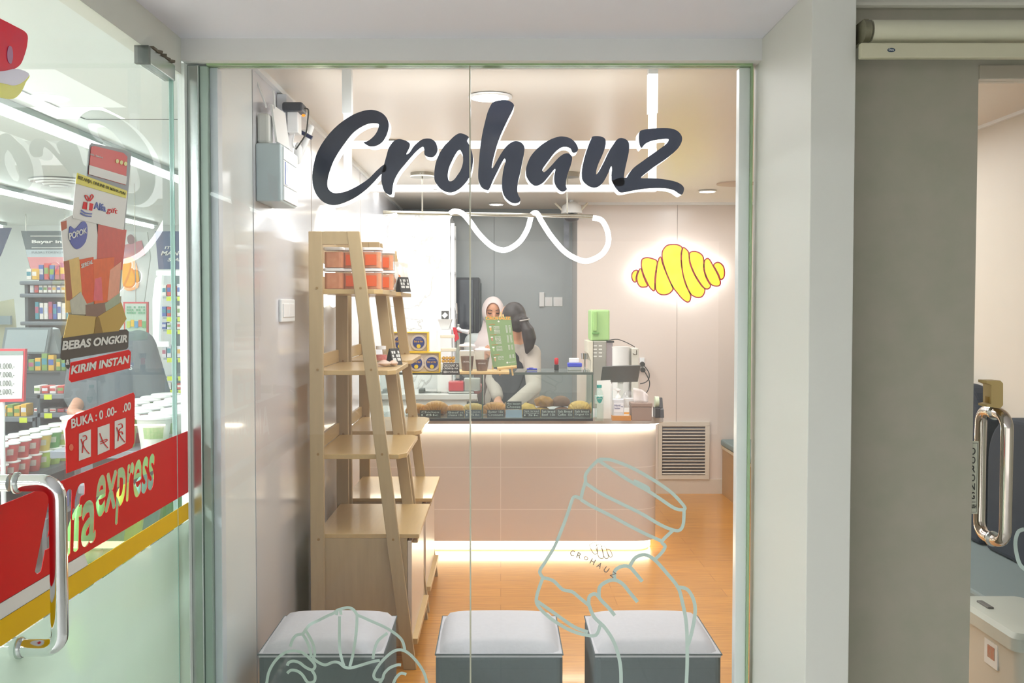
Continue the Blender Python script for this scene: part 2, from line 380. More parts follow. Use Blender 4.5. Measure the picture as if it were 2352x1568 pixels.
# store side glass door + fixed jamb pane
DT = D(300, 76).z-.006
ye = D(400, 300).y; 
struct('door_2', MB().box(-.938, -.929, 1.2, ye, .01, DT), GD)
struct('window_3', MB().box(-.938, -.929, ye+.006, 2.975, .01, DT), GD)
struct('trim_19', MB().box(-.9395, -.9275, ye, ye+.005, .01, DT), mat('glass_edge', 'a9d0c6', .1))
struct('window_4', MB().box(-.938, -.929, -5, 1.19, .01, DT), GD)
struct('trim_20', MB().box(-.9415, -.9255, 2.955, 2.978, 0, GT), mat('white_seal', 'e7efea', .3))
# door patch hinge
hg = thing('door_hinge_clamp', 'stainless clamp holding the top corner of the glass store door', 'hinge', D(365, 120, -.933))
ya, yb = D(333, 130).y, D(396, 160).y
MB().box(-.95, -.917, ya, yb, D(396, 187).z, DT+.003).build('clamp_plate', ste, hg, bevel=.003)
MB().box(-.952, -.915, ya-.004, ya+.012, D(396, 187).z-.002, DT+.001).build('end_cap', mat('dark_steel', '5d625f', .3, .8), hg)
mb = MB()
for k in range(5): mb.cb((-.925, ya+.05+k*.035, DT+.006), .02, .03, .006, rz=k)
mb.build('pivot_wear', mat('worn_putty', '6d6658', .9), hg)

# ================= door decals on the glass door
NX = (1, 0, 0)
red = mat('red_vinyl', 'dc0010', .45, var=.03, spec=.2); red2 = mat('bright_red_vinyl', 'ec0a16', .45, var=.03, spec=.2); yel = mat('yellow_vinyl', 'f0c000' , .45, var=.04, spec=.2)
wv = mat('white_vinyl', 'e9eae6', .4, var=.02); dk = mat('dark_vinyl', '3f3a38', .4); blu = mat('blue_vinyl', '2b4aa8', .4)
def dec(name, lp, m, label, parent=None, lvl=0, holes=()):
    x = -.9285+.0012*lvl
    return flat([lp]+list(holes), lambda a, b: D(a, b, x), NX, .0008, name, m, parent, label=label)
def dq(q, lvl=1): return [D(a, b, -.9285+.0012*lvl) for a, b in q]
# frosted film
f = MB(); f.box(-.9285, -.9279, 1.2, ye-.002, .02, D(300, 1283).z-.0)
# film top follows the yellow stripe
f = MB().box(-.9285, -.9279, 1.2, 2.955, .02, CZ-.632)
tag(f.build('frosted_film', FROST), 'milky green frosted film covering the lower part of the store glass', 'window film')
# red band with see-through lettering
def zpx(px, h): # pixel y on the door plane for height h below the eye at column px
    lo, hi = 0, 4000
    for _ in range(40):
        m = (lo+hi)/2
        if D(px, m).z > CZ-h: lo = m
        else: hi = m
    return lo
def curve_text(s, x0, x1, zt, zb, shear=.0, off=0.0):
    cu = bpy.data.curves.new('t', 'FONT'); cu.body = s; cu.offset = off; cu.shear = shear; cu.resolution_u = 3
    ob = bpy.data.objects.new('t', cu); COL.objects.link(ob)
    for o in bpy.context.selected_objects: o.select_set(False)
    bpy.context.view_layer.objects.active = ob; ob.select_set(True); bpy.ops.object.convert(target='CURVE')
    lps = []
    for sp in ob.data.splines:
        if sp.type == 'BEZIER':
            b = sp.bezier_points; n = len(b); lp = []
            for i in range(n):
                p0, p1, p2, p3 = b[i].co, b[i].handle_right, b[(i+1) % n].handle_left, b[(i+1) % n].co
                for k in range(5):
                    t = k/5; q = p0*(1-t)**3+p1*3*t*(1-t)**2+p2*3*t*t*(1-t)+p3*t**3; lp.append((q.x, q.y))
            lps.append(lp)
        else: lps.append([(p.co.x, p.co.y) for p in sp.points])
    bpy.data.objects.remove(ob)
    X = [p[0] for l in lps for p in l]; Yy = [p[1] for l in lps for p in l]; a0, a1, b0, b1 = min(X), max(X), min(Yy), max(Yy)
    ar = lambda l: sum(l[i][0]*l[(i+1) % len(l)][1]-l[(i+1) % len(l)][0]*l[i][1] for i in range(len(l)))
    a_first = ar(lps[0]); lps = [offs(l, .028*(1 if ar(l)*a_first > 0 else -1)) for l in lps]
    return [[(x0+(x-a0)/(a1-a0)*(x1-x0), zb+(y-b0)/(b1-b0)*(zt-zb)) for x, y in l] for l in lps]
Z1, Z2, Z3, Z4 = CZ-.367, CZ-.549, CZ-.579, CZ-.629
yA, yB = 1.2, 2.955
y_s0, y_s1 = D(120, 1200).y, D(357, 1100).y; y_m = D(222, 1150).y
plane = lambda a, b: Vector((-.9285, a, -b))
ltr = curve_text('Alfa', y_s0-.07, y_m-.005, CZ-.395, CZ-.530, .1, .02)+curve_text('express', y_m+.005, y_s1, CZ-.395, CZ-.520, .25, .02)
loops = [[(yA, -Z1), (yB, -Z1), (yB, -Z2), (yA, -Z2)]]+[[(a, -b) for a, b in l] for l in ltr]
tag(flat(loops, plane, NX, .0008, 'red_band_decal', red), 'long red vinyl band with cut-out lettering across the store glass door', 'decal')
tag(flat([[(yA, -Z3), (yB, -Z3), (yB, -Z4), (yA, -Z4)]], plane, NX, .0008, 'yellow_stripe_decal', yel), 'yellow vinyl stripe below the red band on the store glass door', 'decal')
yw = D(205, 1300).y
tag(flat([[(yA, -Z2-.001), (yw-.02, -Z2-.001), (yw, -Z3+.001), (yA, -Z3+.001)]], plane, NX, .0008, 'white_stripe_decal', wv), 'short white vinyl stripe between the red band and the yellow stripe', 'decal')
# BUKA opening hours
s = thing('opening_hours_decal', 'red opening hours decal reading BUKA on the glass door', 'decal', D(230, 1000))
dec('backing', [(152, 1087), (150, 985), (156, 965), (172, 952), (306, 901), (309, 908), (308, 1015), (303, 1028), (292, 1034)], red2, None, s)
txt('BUKA : 0 .00-   .00', dq([(163, 962), (300, 922), (300, 948), (164, 992)]), wv, s, offset=.02)
for a, x in enumerate((181, 224, 263)):
    y0 = 1000-a*13.5-(0 if a else 0); w_ = 27 if a < 2 else 25
    dec('pictogram_panel', [(x, y0-4+a*-1), (x+w_, y0-14), (x+w_, y0+48-a*2), (x, y0+58)], wv, None, s, 1)
    mb = MB(); fn = lambda a_, b_: D(a_, b_, -.9255)
    stroke(mb, [(x+5, y0+8), (x+13, y0+28), (x+24, y0+42)], 1.6, fn, NX, .0006)
    stroke(mb, [(x+9, y0+2), (x+16, y0+0), (x+18, y0+8), (x+11, y0+14), (x+8, y0+40)] if a != 1 else [(x+6, y0+28), (x+20, y0+22), (x+21, y0+26), (x+6, y0+33)], 1.4, fn, NX, .0006)
    if a == 2: stroke(mb, [(x+8, y0+22), (x+16, y0+18), (x+19, y0+24)], 2, fn, NX, .0006)
    mb.build('pictogram', red, s)
dec('round_sticker', [(163+5*math.cos(t), 1027+8*math.sin(t)) for t in [k*math.pi/8 for k in range(16)]], mat('orange_vinyl', 'f06a4a', .4), None, s, 1)
s = thing('free_shipping_decal', 'dark BEBAS ONGKIR decal above the red one on the glass door', 'decal', D(217, 792))
dec('backing', [(141, 776), (146, 770), (290, 756), (295, 761), (294, 797), (290, 802), (143, 827), (138, 821)], dk, None, s)
txt('BEBAS ONGKIR', dq([(143, 783), (293, 768), (291, 792), (142, 812)]), wv, s, offset=.035, shear=.1)
s = thing('instant_delivery_decal', 'red KIRIM INSTAN decal slanting across the glass door', 'decal', D(230, 840))
dec('backing', [(162, 832), (295, 803), (300, 808), (298, 845), (164, 878), (158, 872)], red2, None, s)
txt('KIRIM INSTAN', dq([(163, 840), (297, 815), (295, 840), (162, 867)]), wv, s, offset=.035, shear=.1)
s = thing('ampersand_decal', 'small dark decal with a white ampersand left of the red one', 'decal', D(154, 834))
dec('backing', [(149, 824), (160, 822), (161, 842), (156, 848), (150, 842)], dk, None, s)
txt('&', dq([(151, 826), (159, 825), (159, 841), (151, 842)]), wv, s, offset=.02)
# phone sticker with app card, products and cardboard box
s = thing('phone_advert_decal', 'smartphone shaped advert decal with a red app screen on the glass door', 'decal', D(245, 500))
dec('phone_case', cat([(208, 331), (214, 329), (285, 345), (296, 352), (300, 366), (286, 525), (270, 690), (215, 690), (196, 500), (203, 350)], 4), mat('phone_edge_vinyl', '8a9094', .3), None, s)
dec('app_screen', [(209, 337), (216, 335), (283, 351), (292, 360), (288, 425), (203, 400)], mat('app_red_vinyl', 'e0443c', .4), None, s, 1)
dec('search_bar', [(205, 379), (291, 405), (289, 424), (204, 400)], wv, None, s, 2)
txt('Hai, Sahabat', dq([(208, 352), (236, 360), (236, 366), (208, 358)], 2), wv, s)
for k in range(3):
    dec('app_icon', [(269+k*9.5+3.5*math.cos(t), 370+k*3+5*math.sin(t)) for t in [q*math.pi/6 for q in range(12)]], mat('icon_yellow', 'f0ec9a', .4), None, s, 2)
s = thing('gift_card_decal', 'white card decal with a gift logo overlapping the phone decal', 'decal', D(225, 460))
dec('card', [(175, 398), (292, 440), (284, 520), (283, 528), (168, 501), (166, 495)], wv, None, s, 2)
dec('yellow_strip', [(177, 397), (291, 438), (289, 455), (174, 421)], mat('lemon_vinyl', 'e6dc3c', .4), None, s, 3)
txt('BELANJA ONLINE DI MANA PUN', dq([(180, 403), (288, 442), (286, 452), (178, 416)], 4), mat('olive_vinyl', '6f6a1c', .5), s, offset=.01)
txt('Alfa', dq([(216, 462), (243, 470), (242, 492), (215, 486)], 3), blu, s, offset=.02)
txt('gift', dq([(245, 474), (270, 479), (269, 500), (244, 497)], 3), red2, s, shear=.2)
dec('gift_box', [(192, 463), (214, 468), (211, 484), (189, 479)], red2, None, s, 3); dec('gift_ribbon', [(201, 463), (205, 464), (203, 482), (199, 481)], wv, None, s, 4)
mb = MB(); fn = lambda a, b: D(a, b, -.9246)
stroke(mb, [(203, 462), (197, 455), (196, 448), (202, 452), (205, 460), (210, 447), (214, 452), (206, 462)], 2, fn, NX, .0006); mb.build('gift_bow', red2, s)
mb = MB(); stroke(mb, [(186, 482), (196, 489), (211, 491)], 3, fn, NX, .0006); stroke(mb, [(185, 489), (196, 495), (210, 497)], 3, fn, NX, .0006); mb.build('blue_waves', blu, s)
s = thing('products_advert_decal', 'decal of colourful groceries rising from an open cardboard box', 'decal', D(215, 640))
dec('diaper_pack', [(138, 508), (168, 492), (220, 512), (232, 600), (150, 640)], wv, None, s, 1)
dec('diaper_heart', cat([(160, 520), (172, 525), (190, 508), (200, 520), (196, 555), (176, 572), (160, 552)], 4), mat('diaper_blue', '3a4fb0', .4), None, s, 2)
txt('POPOK', dq([(158, 535), (199, 522), (199, 540), (160, 557)], 3), wv, s, offset=.02)
for nm, lp, c in (('price_flag', [(139, 510), (152, 506), (153, 524), (141, 530)], 'c05a30'), ('red_pack', [(225, 515), (290, 528), (280, 620), (222, 600)], 'd8574a'), ('cream_pack', [(148, 600), (180, 590), (195, 660), (196, 715), (150, 718)], 'ecc878'),
    ('amber_bottle', [(146, 600), (158, 598), (166, 690), (152, 690)], 'b0643c'), ('cereal_box', [(182, 596), (214, 590), (222, 690), (190, 700)], 'ee5a22'), ('orange_pack', [(214, 596), (262, 590), (258, 690), (216, 700)], 'f06a2c'),
    ('pink_bottle', [(217, 640), (232, 636), (236, 690), (214, 690)], 'f06a78'), ('peach_pack', [(252, 620), (278, 600), (272, 690), (246, 690)], 'f2a98c'), ('white_tube', [(160, 690), (185, 670), (200, 700), (196, 722), (164, 722)], 'c9c9b8'),
    ('green_pack', [(236, 700), (275, 672), (272, 712), (240, 722)], 'a9b89c'), ('brown_gap', [(196, 700), (240, 695), (244, 728), (196, 728)], '8a6a5c')):
    LV = globals().get('LV', 1.2)+.12; dec(nm, lp, mat('decal_'+nm, c, .45, var=.12, scale=60), None, s, LV)
txt('SEREAL', dq([(186, 606), (213, 596), (213, 608), (187, 620)], 3), wv, s, offset=.02)
dec('lower_packs', [(150, 690), (278, 680), (276, 724), (158, 730)], mat('decal_lower', '9c8f7c', .5, var=.3, scale=50, col2='c8c8b4'), None, s, 1.1)
dec('box_flap', [(157, 722), (221, 727), (218, 765), (145, 776)], mat('cardboard_light', 'd3b568', .6), None, s, 3)
dec('box_flap', [(224, 727), (278, 694), (290, 732), (272, 760), (232, 764)], mat('cardboard', 'c9a857', .6), None, s, 3)
dec('box_fold', [(220, 728), (227, 728), (236, 764), (215, 766)], mat('cardboard_dark', '9a7a3c', .6), None, s, 3.5)
# food decal top left
s = thing('watermelon_decal', 'bright red fruit shaped decal high on the glass at the left edge', 'decal', D(20, 100))
dec('red_shape', cat([(-40, 20), (-5, 40), (30, 58), (60, 76), (62, 100), (56, 125), (46, 148), (28, 160), (8, 164), (-40, 158)], 4), mat('hot_red_vinyl', 'fa0826', .45, spec=.2, col2='e03858', scale=30), None, s)
dec('purple_stain', cat([(20, 106), (27, 110), (29, 130), (25, 146), (18, 140), (16, 122)], 4), mat('mauve_vinyl', 'b06a96', .4), None, s, 1)
s = thing('yellow_bowl_decal', 'yellow bowl decal with a lilac rim just below the red fruit decal', 'decal', D(20, 200))
dec('yellow_bowl', cat([(-40, 190), (0, 190), (64, 172), (58, 190), (46, 214), (28, 227), (0, 224), (-40, 215)], 4), mat('acid_yellow_vinyl', 'e2e000', .35), None, s)
dec('bowl_rim', cat([(-40, 158), (0, 164), (38, 158), (66, 170), (52, 188), (32, 196), (10, 192), (-40, 180)], 4), mat('lilac_vinyl', 'cfcde0', .3), None, s, 1)
# door pull handle (both sides)
chrome = mat('polished_chrome', 'd8dadb', .08, 1, var=.02)
def pull(name, label, x0, base, plane_axis, y, zt, zb, side, r=.0165, depth=.062):
    pass
hy = D(60, 1100, -.9255).y
s = thing('door_pull_handle', 'chrome tubular pull handle on the store glass door', 'handle', (-.925, 2.03, CZ-.35))
def dloop(xo, sgn, y, zt, zb, dep, r, dyy):
    p = [(xo, y, zt), (xo+sgn*dep*.55, y+dyy*.5, zt)]
    for k in range(6):
        a = math.pi/2*k/5; p.append((xo+sgn*(dep-.03+.03*math.sin(a)), y+dyy, zt-.03+.03*math.cos(a)))
    for k in range(6):
        a = math.pi/2*k/5; p.append((xo+sgn*(dep-.03+.03*math.cos(a)), y+dyy, zb+.03-.03*math.sin(a)))
    p += [(xo+sgn*dep*.55, y+dyy*.5, zb), (xo, y, zb)]
    return p
hz1, hz2 = CZ-.336, CZ-.655; hY = 1.905
MB().tube(dloop(-.9275, 1, hY, hz1, hz2, .080, .0165, 0), .0165, 16).build('grip', chrome, s, smooth=60)
MB().tube(dloop(-.9395, -1, hY, hz1, hz2, .080, .0165, 0), .0165, 16).build('rear_grip', chrome, s, smooth=60)
for z in (hz1, hz2): MB().lathe([(.021, -.928), (.021, -.922), (.018, -.918)], (0, hY, z), 20, 'X').build('collar', ste, s, smooth=40)
# right glass door handle
hx = P(2298, 1100, GWY).x
def yloop(x, yo, sgn, zt, zb, dep, xo):
    p = [(x, yo, zt)]; 
    for k in range(7):
        a = math.pi/2*k/6; p.append((x+xo*math.sin(a), yo+sgn*(dep*.3+dep*.7*math.sin(a)), zt-.035+.035*math.cos(a)))
    for k in range(7):
        a = math.pi/2*k/6; p.append((x+xo*math.cos(a), yo+sgn*(dep*.3+dep*.7*math.cos(a)), zb+.035-.035*math.sin(a)))
    p.append((x, yo, zb)); return p
zt, zb = P(2290, 948, GWY).z, P(2290, 1240, GWY).z; hx = P(2289, 1100, GWY).x
s = thing('glass_door_pull_handle', 'chrome tubular pull handle on the right hand glass door', 'handle', (hx, GWY+.02, zt))
mg = mat('warm_chrome', 'cfc6bd', .1, 1, var=.02)
MB().tube(yloop(hx, GWY+.02, -1, zt, zb, .07, .0), .0155, 16).build('grip', mg, s, smooth=60)
MB().tube(yloop(hx, GWY+.03, 1, zt, zb, .06, .0), .0155, 16).build('rear_grip', mg, s, smooth=60)
for z in (zt, zb): MB().lathe([(.02, GWY+.012), (.02, GWY+.019)], (hx, 0, z), 20, 'Y').build('collar', ste, s, smooth=40)
# hook clamp over the handle
s = thing('door_hook', 'beige plastic hook clip fixed above the right glass door handle', 'hook', P(2290, 900, GWY-.01))
hk = mat('beige_plastic', 'b39a62', .45)
q = lambda a, b: P(a, b, GWY-.03)
flat([[(2266, 874), (2298, 874), (2304, 880), (2304, 930), (2298, 937), (2266, 934), (2266, 929), (2277, 927), (2277, 884), (2266, 880)]], q, (0, 1, 0), .045, 'clip', hk, s)
MB().cb(P(2272, 917, GWY-.01), .012, .02, .016).build('screw_nut', mat('brass', '9a7a2c', .3, .8), s)
# DORONG push sticker
s = thing('push_sticker', 'vertical DORONG PUSH sign sticker on the right glass door', 'sticker', P(2238, 1100, GWY+.018))
q = lambda a, b: P(a, b, GWY+.017)
x0 = dx0+.004
def qb(x_0, x_1, y_0, y_1, Y=GWY+.0165):
    za, zb_ = P(2240, y_0, GWY).z, P(2240, y_1, GWY).z
    return [Vector((x_0, Y, za)), Vector((x_1, Y, za)), Vector((x_1, Y, zb_)), Vector((x_0, Y, zb_))]
cream_v = mat('cream_sticker', 'cfd2be', .5); blk = mat('black_print', '2a2926', .5)
a = qb(x0, x0+.02, 1015, 1183); MB().box(x0, x0+.0205, GWY+.0175, GWY+.019, a[2].z, a[0].z).build('sticker_face', cream_v, s, bevel=.002)
MB().box(x0+.0165, x0+.0173, GWY+.0168, GWY+.0175, a[2].z+.005, a[0].z-.005).box(x0, x0+.0165, GWY+.0168, GWY+.0175, a[2].z+.0045, a[2].z+.0053).box(x0, x0+.0165, GWY+.0168, GWY+.0175, a[0].z-.0053, a[0].z-.0045).box(x0, x0+.014, GWY+.0168, GWY+.0175, P(2240, 1156, GWY).z, P(2240, 1155, GWY).z).build('printed_border', blk, s)
mb = MB(); 
for k, ch in enumerate('DORONG'): txt_into(mb, ch, qb(x0+.0005, x0+.0115, 1030+k*20.5, 1046+k*20.5), .0006, .01)
txt_into(mb, 'PUSH', qb(x0+.0002, x0+.0155, 1161, 1170), .0006, .01); mb.build('lettering', blk, s)
# roller blind
s = thing('roller_blind', 'cream roller blind wound up above the right glass door', 'blind', P(1990, 90, 2.45))
bl = mat('blind_cream', 'cfcdb4', .55, var=.03)
ct = P(2100, 72, 2.46); rr = .027
MB().lathe([(rr, P(2000, 72, 2.46).x), (rr, 2.3)], (0, 2.46, ct.z), 28, 'X').build('rolled_fabric', bl, s, smooth=40)
xe = P(1984, 72, 2.46).x
MB().lathe([(.0265, xe-.003), (.0265, xe+.012)], (0, 2.46, ct.z), 24, 'X').build('end_bracket', mat('old_metal', '8c8a72', .5, .4, col2='6a654f', scale=60), s, smooth=40)
MB().box(xe, xe+.012, 2.46, 2.57, ct.z-.02, ct.z+.03).build('wall_bracket', MC['old_metal'], s)
MB().box(P(1976, 110, 2.44).x, 2.3, 2.435, 2.455, P(2100, 134, 2.44).z, P(2100, 99, 2.44).z).build('bottom_rail', mat('blind_rail', 'c6c2a6', .45), s, bevel=.003)
fn = lambda a, b: P(a, b, 2.4348)
flat([[(2047+9*math.cos(t), 115+4.8*math.sin(t)) for t in [k*math.pi/12 for k in range(24)]]], fn, (0, -1, 0), .0008, 'maker_badge', mat('navy_badge', '22384c', .4), s)
txt('Onna', [P(2041, 112, 2.434), P(2053, 112, 2.434), P(2053, 118, 2.434), P(2041, 118, 2.434)], wv, s)
# ================= CROHAUZ hanging sign
SY = 3.5; ST = .075
s = thing('hanging_letter_sign', 'dark illuminated brush script shop name sign hanging behind the shop window', 'sign', P(1150, 380, SY))
LT = {
 'C': ((700, 240, 6.535), [(885,568),(940,612),(1000,628),(1090,610),(1180,540),(1240,420),(1260,300),(1235,210),(1170,135),(1080,92),(980,78),(860,100),(720,155),(570,250),(430,370),(310,510),(215,660),(155,810),(120,980),(112,1120),(130,1240),(175,1350),(250,1440),(330,1490),(410,1508),(500,1500),(620,1460),(760,1390),(900,1290),(1020,1180),(1110,1080),(1165,1030),(1215,1000),(1225,930),(1190,900),(1080,990),(960,1110),(830,1200),(700,1270),(600,1310),(500,1328),(430,1325),(370,1285),(340,1220),(345,1100),(375,990),(420,870),(490,740),(590,590),(710,440),(820,350),(930,295),(1020,278),(1105,290),(1105,350),(1070,430),(1010,500),(940,550)], None),
 'r': ((860, 280, 7.84), [(175,760),(205,650),(250,490),(300,400),(350,345),(410,315),(470,310),(560,335),(625,375),(640,420),(610,500),(575,570),(590,582),(640,540),(700,450),(780,370),(860,315),(950,297),(1030,310),(1095,360),(1130,440),(1135,510),(1110,580),(1060,625),(1000,632),(930,615),(900,575),(897,500),(880,450),(840,455),(750,530),(640,650),(540,770),(450,880),(370,1020),(335,1130),(320,1240),(305,1305),(240,1300),(180,1250),(145,1160),(125,1050),(130,940)], None),
 'o': ((860, 280, 7.84), [(1700,280),(1680,310),(1670,345),(1700,400),(1745,500),(1770,600),(1775,700),(1755,850),(1700,1010),(1620,1120),(1520,1210),(1400,1265),(1300,1260),(1200,1210),(1120,1120),(1080,1030),(1080,880),(1110,720),(1170,570),(1260,430),(1340,350),(1420,270),(1490,220),(1550,203),(1630,225),(1685,258)], [(1530,500),(1470,560),(1400,690),(1345,820),(1322,950),(1335,1045),(1370,1068),(1430,1040),(1500,950),(1560,850),(1595,720),(1590,600),(1560,530)]),
 'h': ((1080, 220, 6.03), [(110,1080),(125,860),(140,700),(165,540),(200,380),(240,230),(290,120),(330,80),(400,62),(480,55),(560,80),(605,125),(590,190),(520,330),(440,500),(385,640),(340,790),(315,890),(300,990),(320,990),(370,900),(440,780),(510,690),(580,640),(640,626),(710,650),(750,710),(745,800),(720,930),(690,1080),(665,1180),(652,1300),(665,1370),(695,1430),(680,1470),(620,1487),(550,1465),(480,1400),(445,1310),(440,1200),(450,1080),(470,980),(490,900),(475,868),(440,920),(380,1040),(320,1160),(262,1293),(220,1300),(160,1270),(120,1190)], None),
 'a': ((1080, 220, 6.03), [(770,1050),(785,960),(830,850),(900,760),(1000,670),(1120,600),(1220,567),(1290,563),(1380,585),(1450,640),(1490,710),(1488,760),(1455,785),(1415,780),(1390,730),(1340,706),(1270,712),(1180,775),(1090,890),(1005,1010),(1010,1050),(1040,1048),(1120,970),(1220,860),(1290,808),(1350,795),(1395,820),(1412,870),(1390,970),(1350,1080),(1328,1180),(1325,1250),(1337,1290),(1310,1318),(1260,1320),(1200,1270),(1165,1190),(1165,1100),(1180,1020),(1160,1022),(1090,1110),(1000,1210),(910,1245),(840,1210),(785,1130)], None),
 'u': ((1320, 280, 8.711), [(140,1060),(150,930),(185,760),(230,600),(290,430),(330,340),(350,295),(420,282),(520,290),(595,325),(620,380),(615,470),(570,620),(490,800),(440,940),(428,1035),(445,1038),(500,960),(590,790),(690,580),(780,440),(830,370),(880,330),(940,320),(1020,345),(1075,400),(1090,480),(1080,620),(1040,800),(1005,960),(985,1115),(1000,1230),(900,1290),(800,1260),(745,1180),(735,1080),(745,960),(740,890),(720,900),(680,1000),(610,1140),(550,1230),(470,1295),(380,1312),(280,1280),(190,1210),(150,1140)], None),
 'z': ((1320, 280, 8.711), [(985,1115),(1045,1105),(1100,1010),(1200,900),(1350,790),(1500,680),(1700,540),(1830,440),(1880,365),(1860,338),(1750,342),(1600,362),(1480,400),(1400,450),(1340,515),(1300,450),(1285,330),(1300,195),(1380,155),(1560,130),(1780,122),(1950,135),(2070,190),(2140,280),(2145,380),(2080,510),(1950,640),(1780,770),(1600,890),(1430,1020),(1335,1100),(1345,1125),(1500,1125),(1700,1135),(1900,1165),(2050,1205),(2150,1265),(2190,1340),(2150,1450),(2080,1425),(2000,1370),(1880,1335),(1700,1320),(1450,1330),(1200,1365),(1000,1405),(910,1405),(850,1350),(790,1270),(750,1180),(800,1150),(900,1120)], None)}
face = mat('dark_slate_acrylic', '2a3248', .12, var=.08, scale=40, coat=.5)
fn = lambda a, b: P(a, b, SY)
for ch, ((ox, oy, sc_), out, hole) in LT.items():
    lps = [cat(tr(out, ox, oy, sc_), 4)]
    if hole: lps.append(cat(tr(hole, ox, oy, sc_), 4))
    f = flat(lps, fn, (0, 1, 0), .006, 'letter', face, s)
    flat(lps, lambda a, b: P(a, b, SY)+Vector((0, .0065, 0)), (0, 1, 0), ST, 'letter_return', SIGNGLOW, f)
fm = mat('white_tube_frame', 'f4f5f6', .3, emit=.35, ecol='ffffff')  # frame is no lamp; its emission stands in for light from the letters
FY = SY+ST+.02
def fb(x0, y0, x1, y1, nm):
    a, b = P(x0, y0, FY), P(x1, y1, FY); MB().box(a.x, b.x, FY, FY+.028, b.z, a.z).build(nm, fm, s, bevel=.002)
fb(789, 323, 1508, 339, 'frame_bar'); fb(789, 424, 1508, 440, 'frame_bar'); fb(789, 339, 806, 424, 'frame_bar'); fb(1491, 339, 1508, 424, 'frame_bar')
for x in (789, 1491):
    a, b = P(x, 323, FY), P(x+17, 323, FY); MB().box(a.x, b.x, FY, FY+.028, a.z, CEIL).build('post', fm, s)
    MB().box(a.x-.004, b.x+.004, FY-.004, FY+.032, P(x, 260, FY).z, CEIL-.001).build('post_sleeve', trimw, s, bevel=.001)
for px_ in (850, 1000, 1150, 1300, 1440):
    for py_ in (330, 431): MB().cb(P(px_, py_, FY-.012), .012, .024, .012).build('spacer', trimw, s) if (px_, py_) else None
area('sign_halo_lamp', P(1150, 380, SY+.14), 1.1, .16, 3, (1, 1, 1), (math.pi/2, 0, 0))

# ================= croissant wall sign
CY = BY-.05
s = thing('croissant_wall_sign', 'yellow backlit croissant shaped sign on the pinkish back wall', 'sign', P(1557, 628, CY))
cells = [[(310,740),(250,745),(205,800),(200,880),(225,945),(270,965),(272,880),(290,800)],
[(375,700),(330,780),(305,880),(320,990),(370,1060),(440,1070),(510,1050),(470,960),(420,840)],
[(400,560),(420,500),(500,475),(600,490),(710,545),(690,700),(665,900),(660,1130),(620,1130),(560,1060),(500,940),(440,800),(400,660)],
[(785,455),(740,560),(715,700),(695,900),(690,1080),(720,1170),(790,1220),(880,1230),(970,1200),(1030,1140),(1035,1090),(960,930),(880,740),(820,580)],
[(830,370),(860,290),(930,220),(1040,200),(1150,210),(1230,265),(1210,380),(1215,600),(1250,830),(1310,1040),(1400,1230),(1405,1310),(1380,1370),(1330,1375),(1240,1310),(1140,1190),(1050,1070),(960,880),(880,670),(835,500)],
[(1270,265),(1330,310),(1370,380),(1385,560),(1440,720),(1530,900),(1640,1060),(1700,1120),(1690,1200),(1640,1270),(1560,1285),(1480,1260),(1420,1210),(1340,1050),(1270,830),(1235,600),(1232,400),(1250,300)],
[(1400,380),(1440,350),(1510,345),(1600,380),(1660,440),(1680,540),(1680,700),(1720,860),(1780,980),(1820,1040),(1800,1090),(1750,1110),(1690,1080),(1600,960),(1500,790),(1430,620),(1395,480)],
[(1710,540),(1740,500),(1780,495),(1820,540),(1880,650),(1960,800),(2010,920),(2025,1000),(1990,1045),(1910,1045),(1840,1010),(1770,900),(1720,770),(1700,640)],
[(1900,620),(1960,575),(2030,590),(2090,660),(2110,770),(2095,870),(2040,910),(2000,810),(1940,700)]]
ylw = mat('glowing_yellow_acrylic', 'f2ea00', .3, emit=.4, ecol='f6ee00', col2='eef060', scale=9); dred = mat('dark_red_outline', 'a8323c', .4)
mo = MB()
for c in cells: flat_into(mo, [offs(cat(tr(c, 1430, 540, 9.046), 4), 2.6)], lambda a, b: P(a, b, CY-.004), (0, 1, 0), .004)
mo.build('outline_plate', dred, s)
for c in cells: flat([offs(cat(tr(c, 1430, 540, 9.046), 4), -.7)], lambda a, b: P(a, b, CY-.006), (0, 1, 0), .0019, 'dough_segment', ylw, s)
mo = MB()
for c in cells: flat_into(mo, [offs(cat(tr(c, 1430, 540, 9.046), 4), 2.2)], lambda a, b: P(a, b, CY+.001), (0, 1, 0), .025)
mo.build('glowing_edge', emat('sign_backlight', 'ffffff', 9), s)

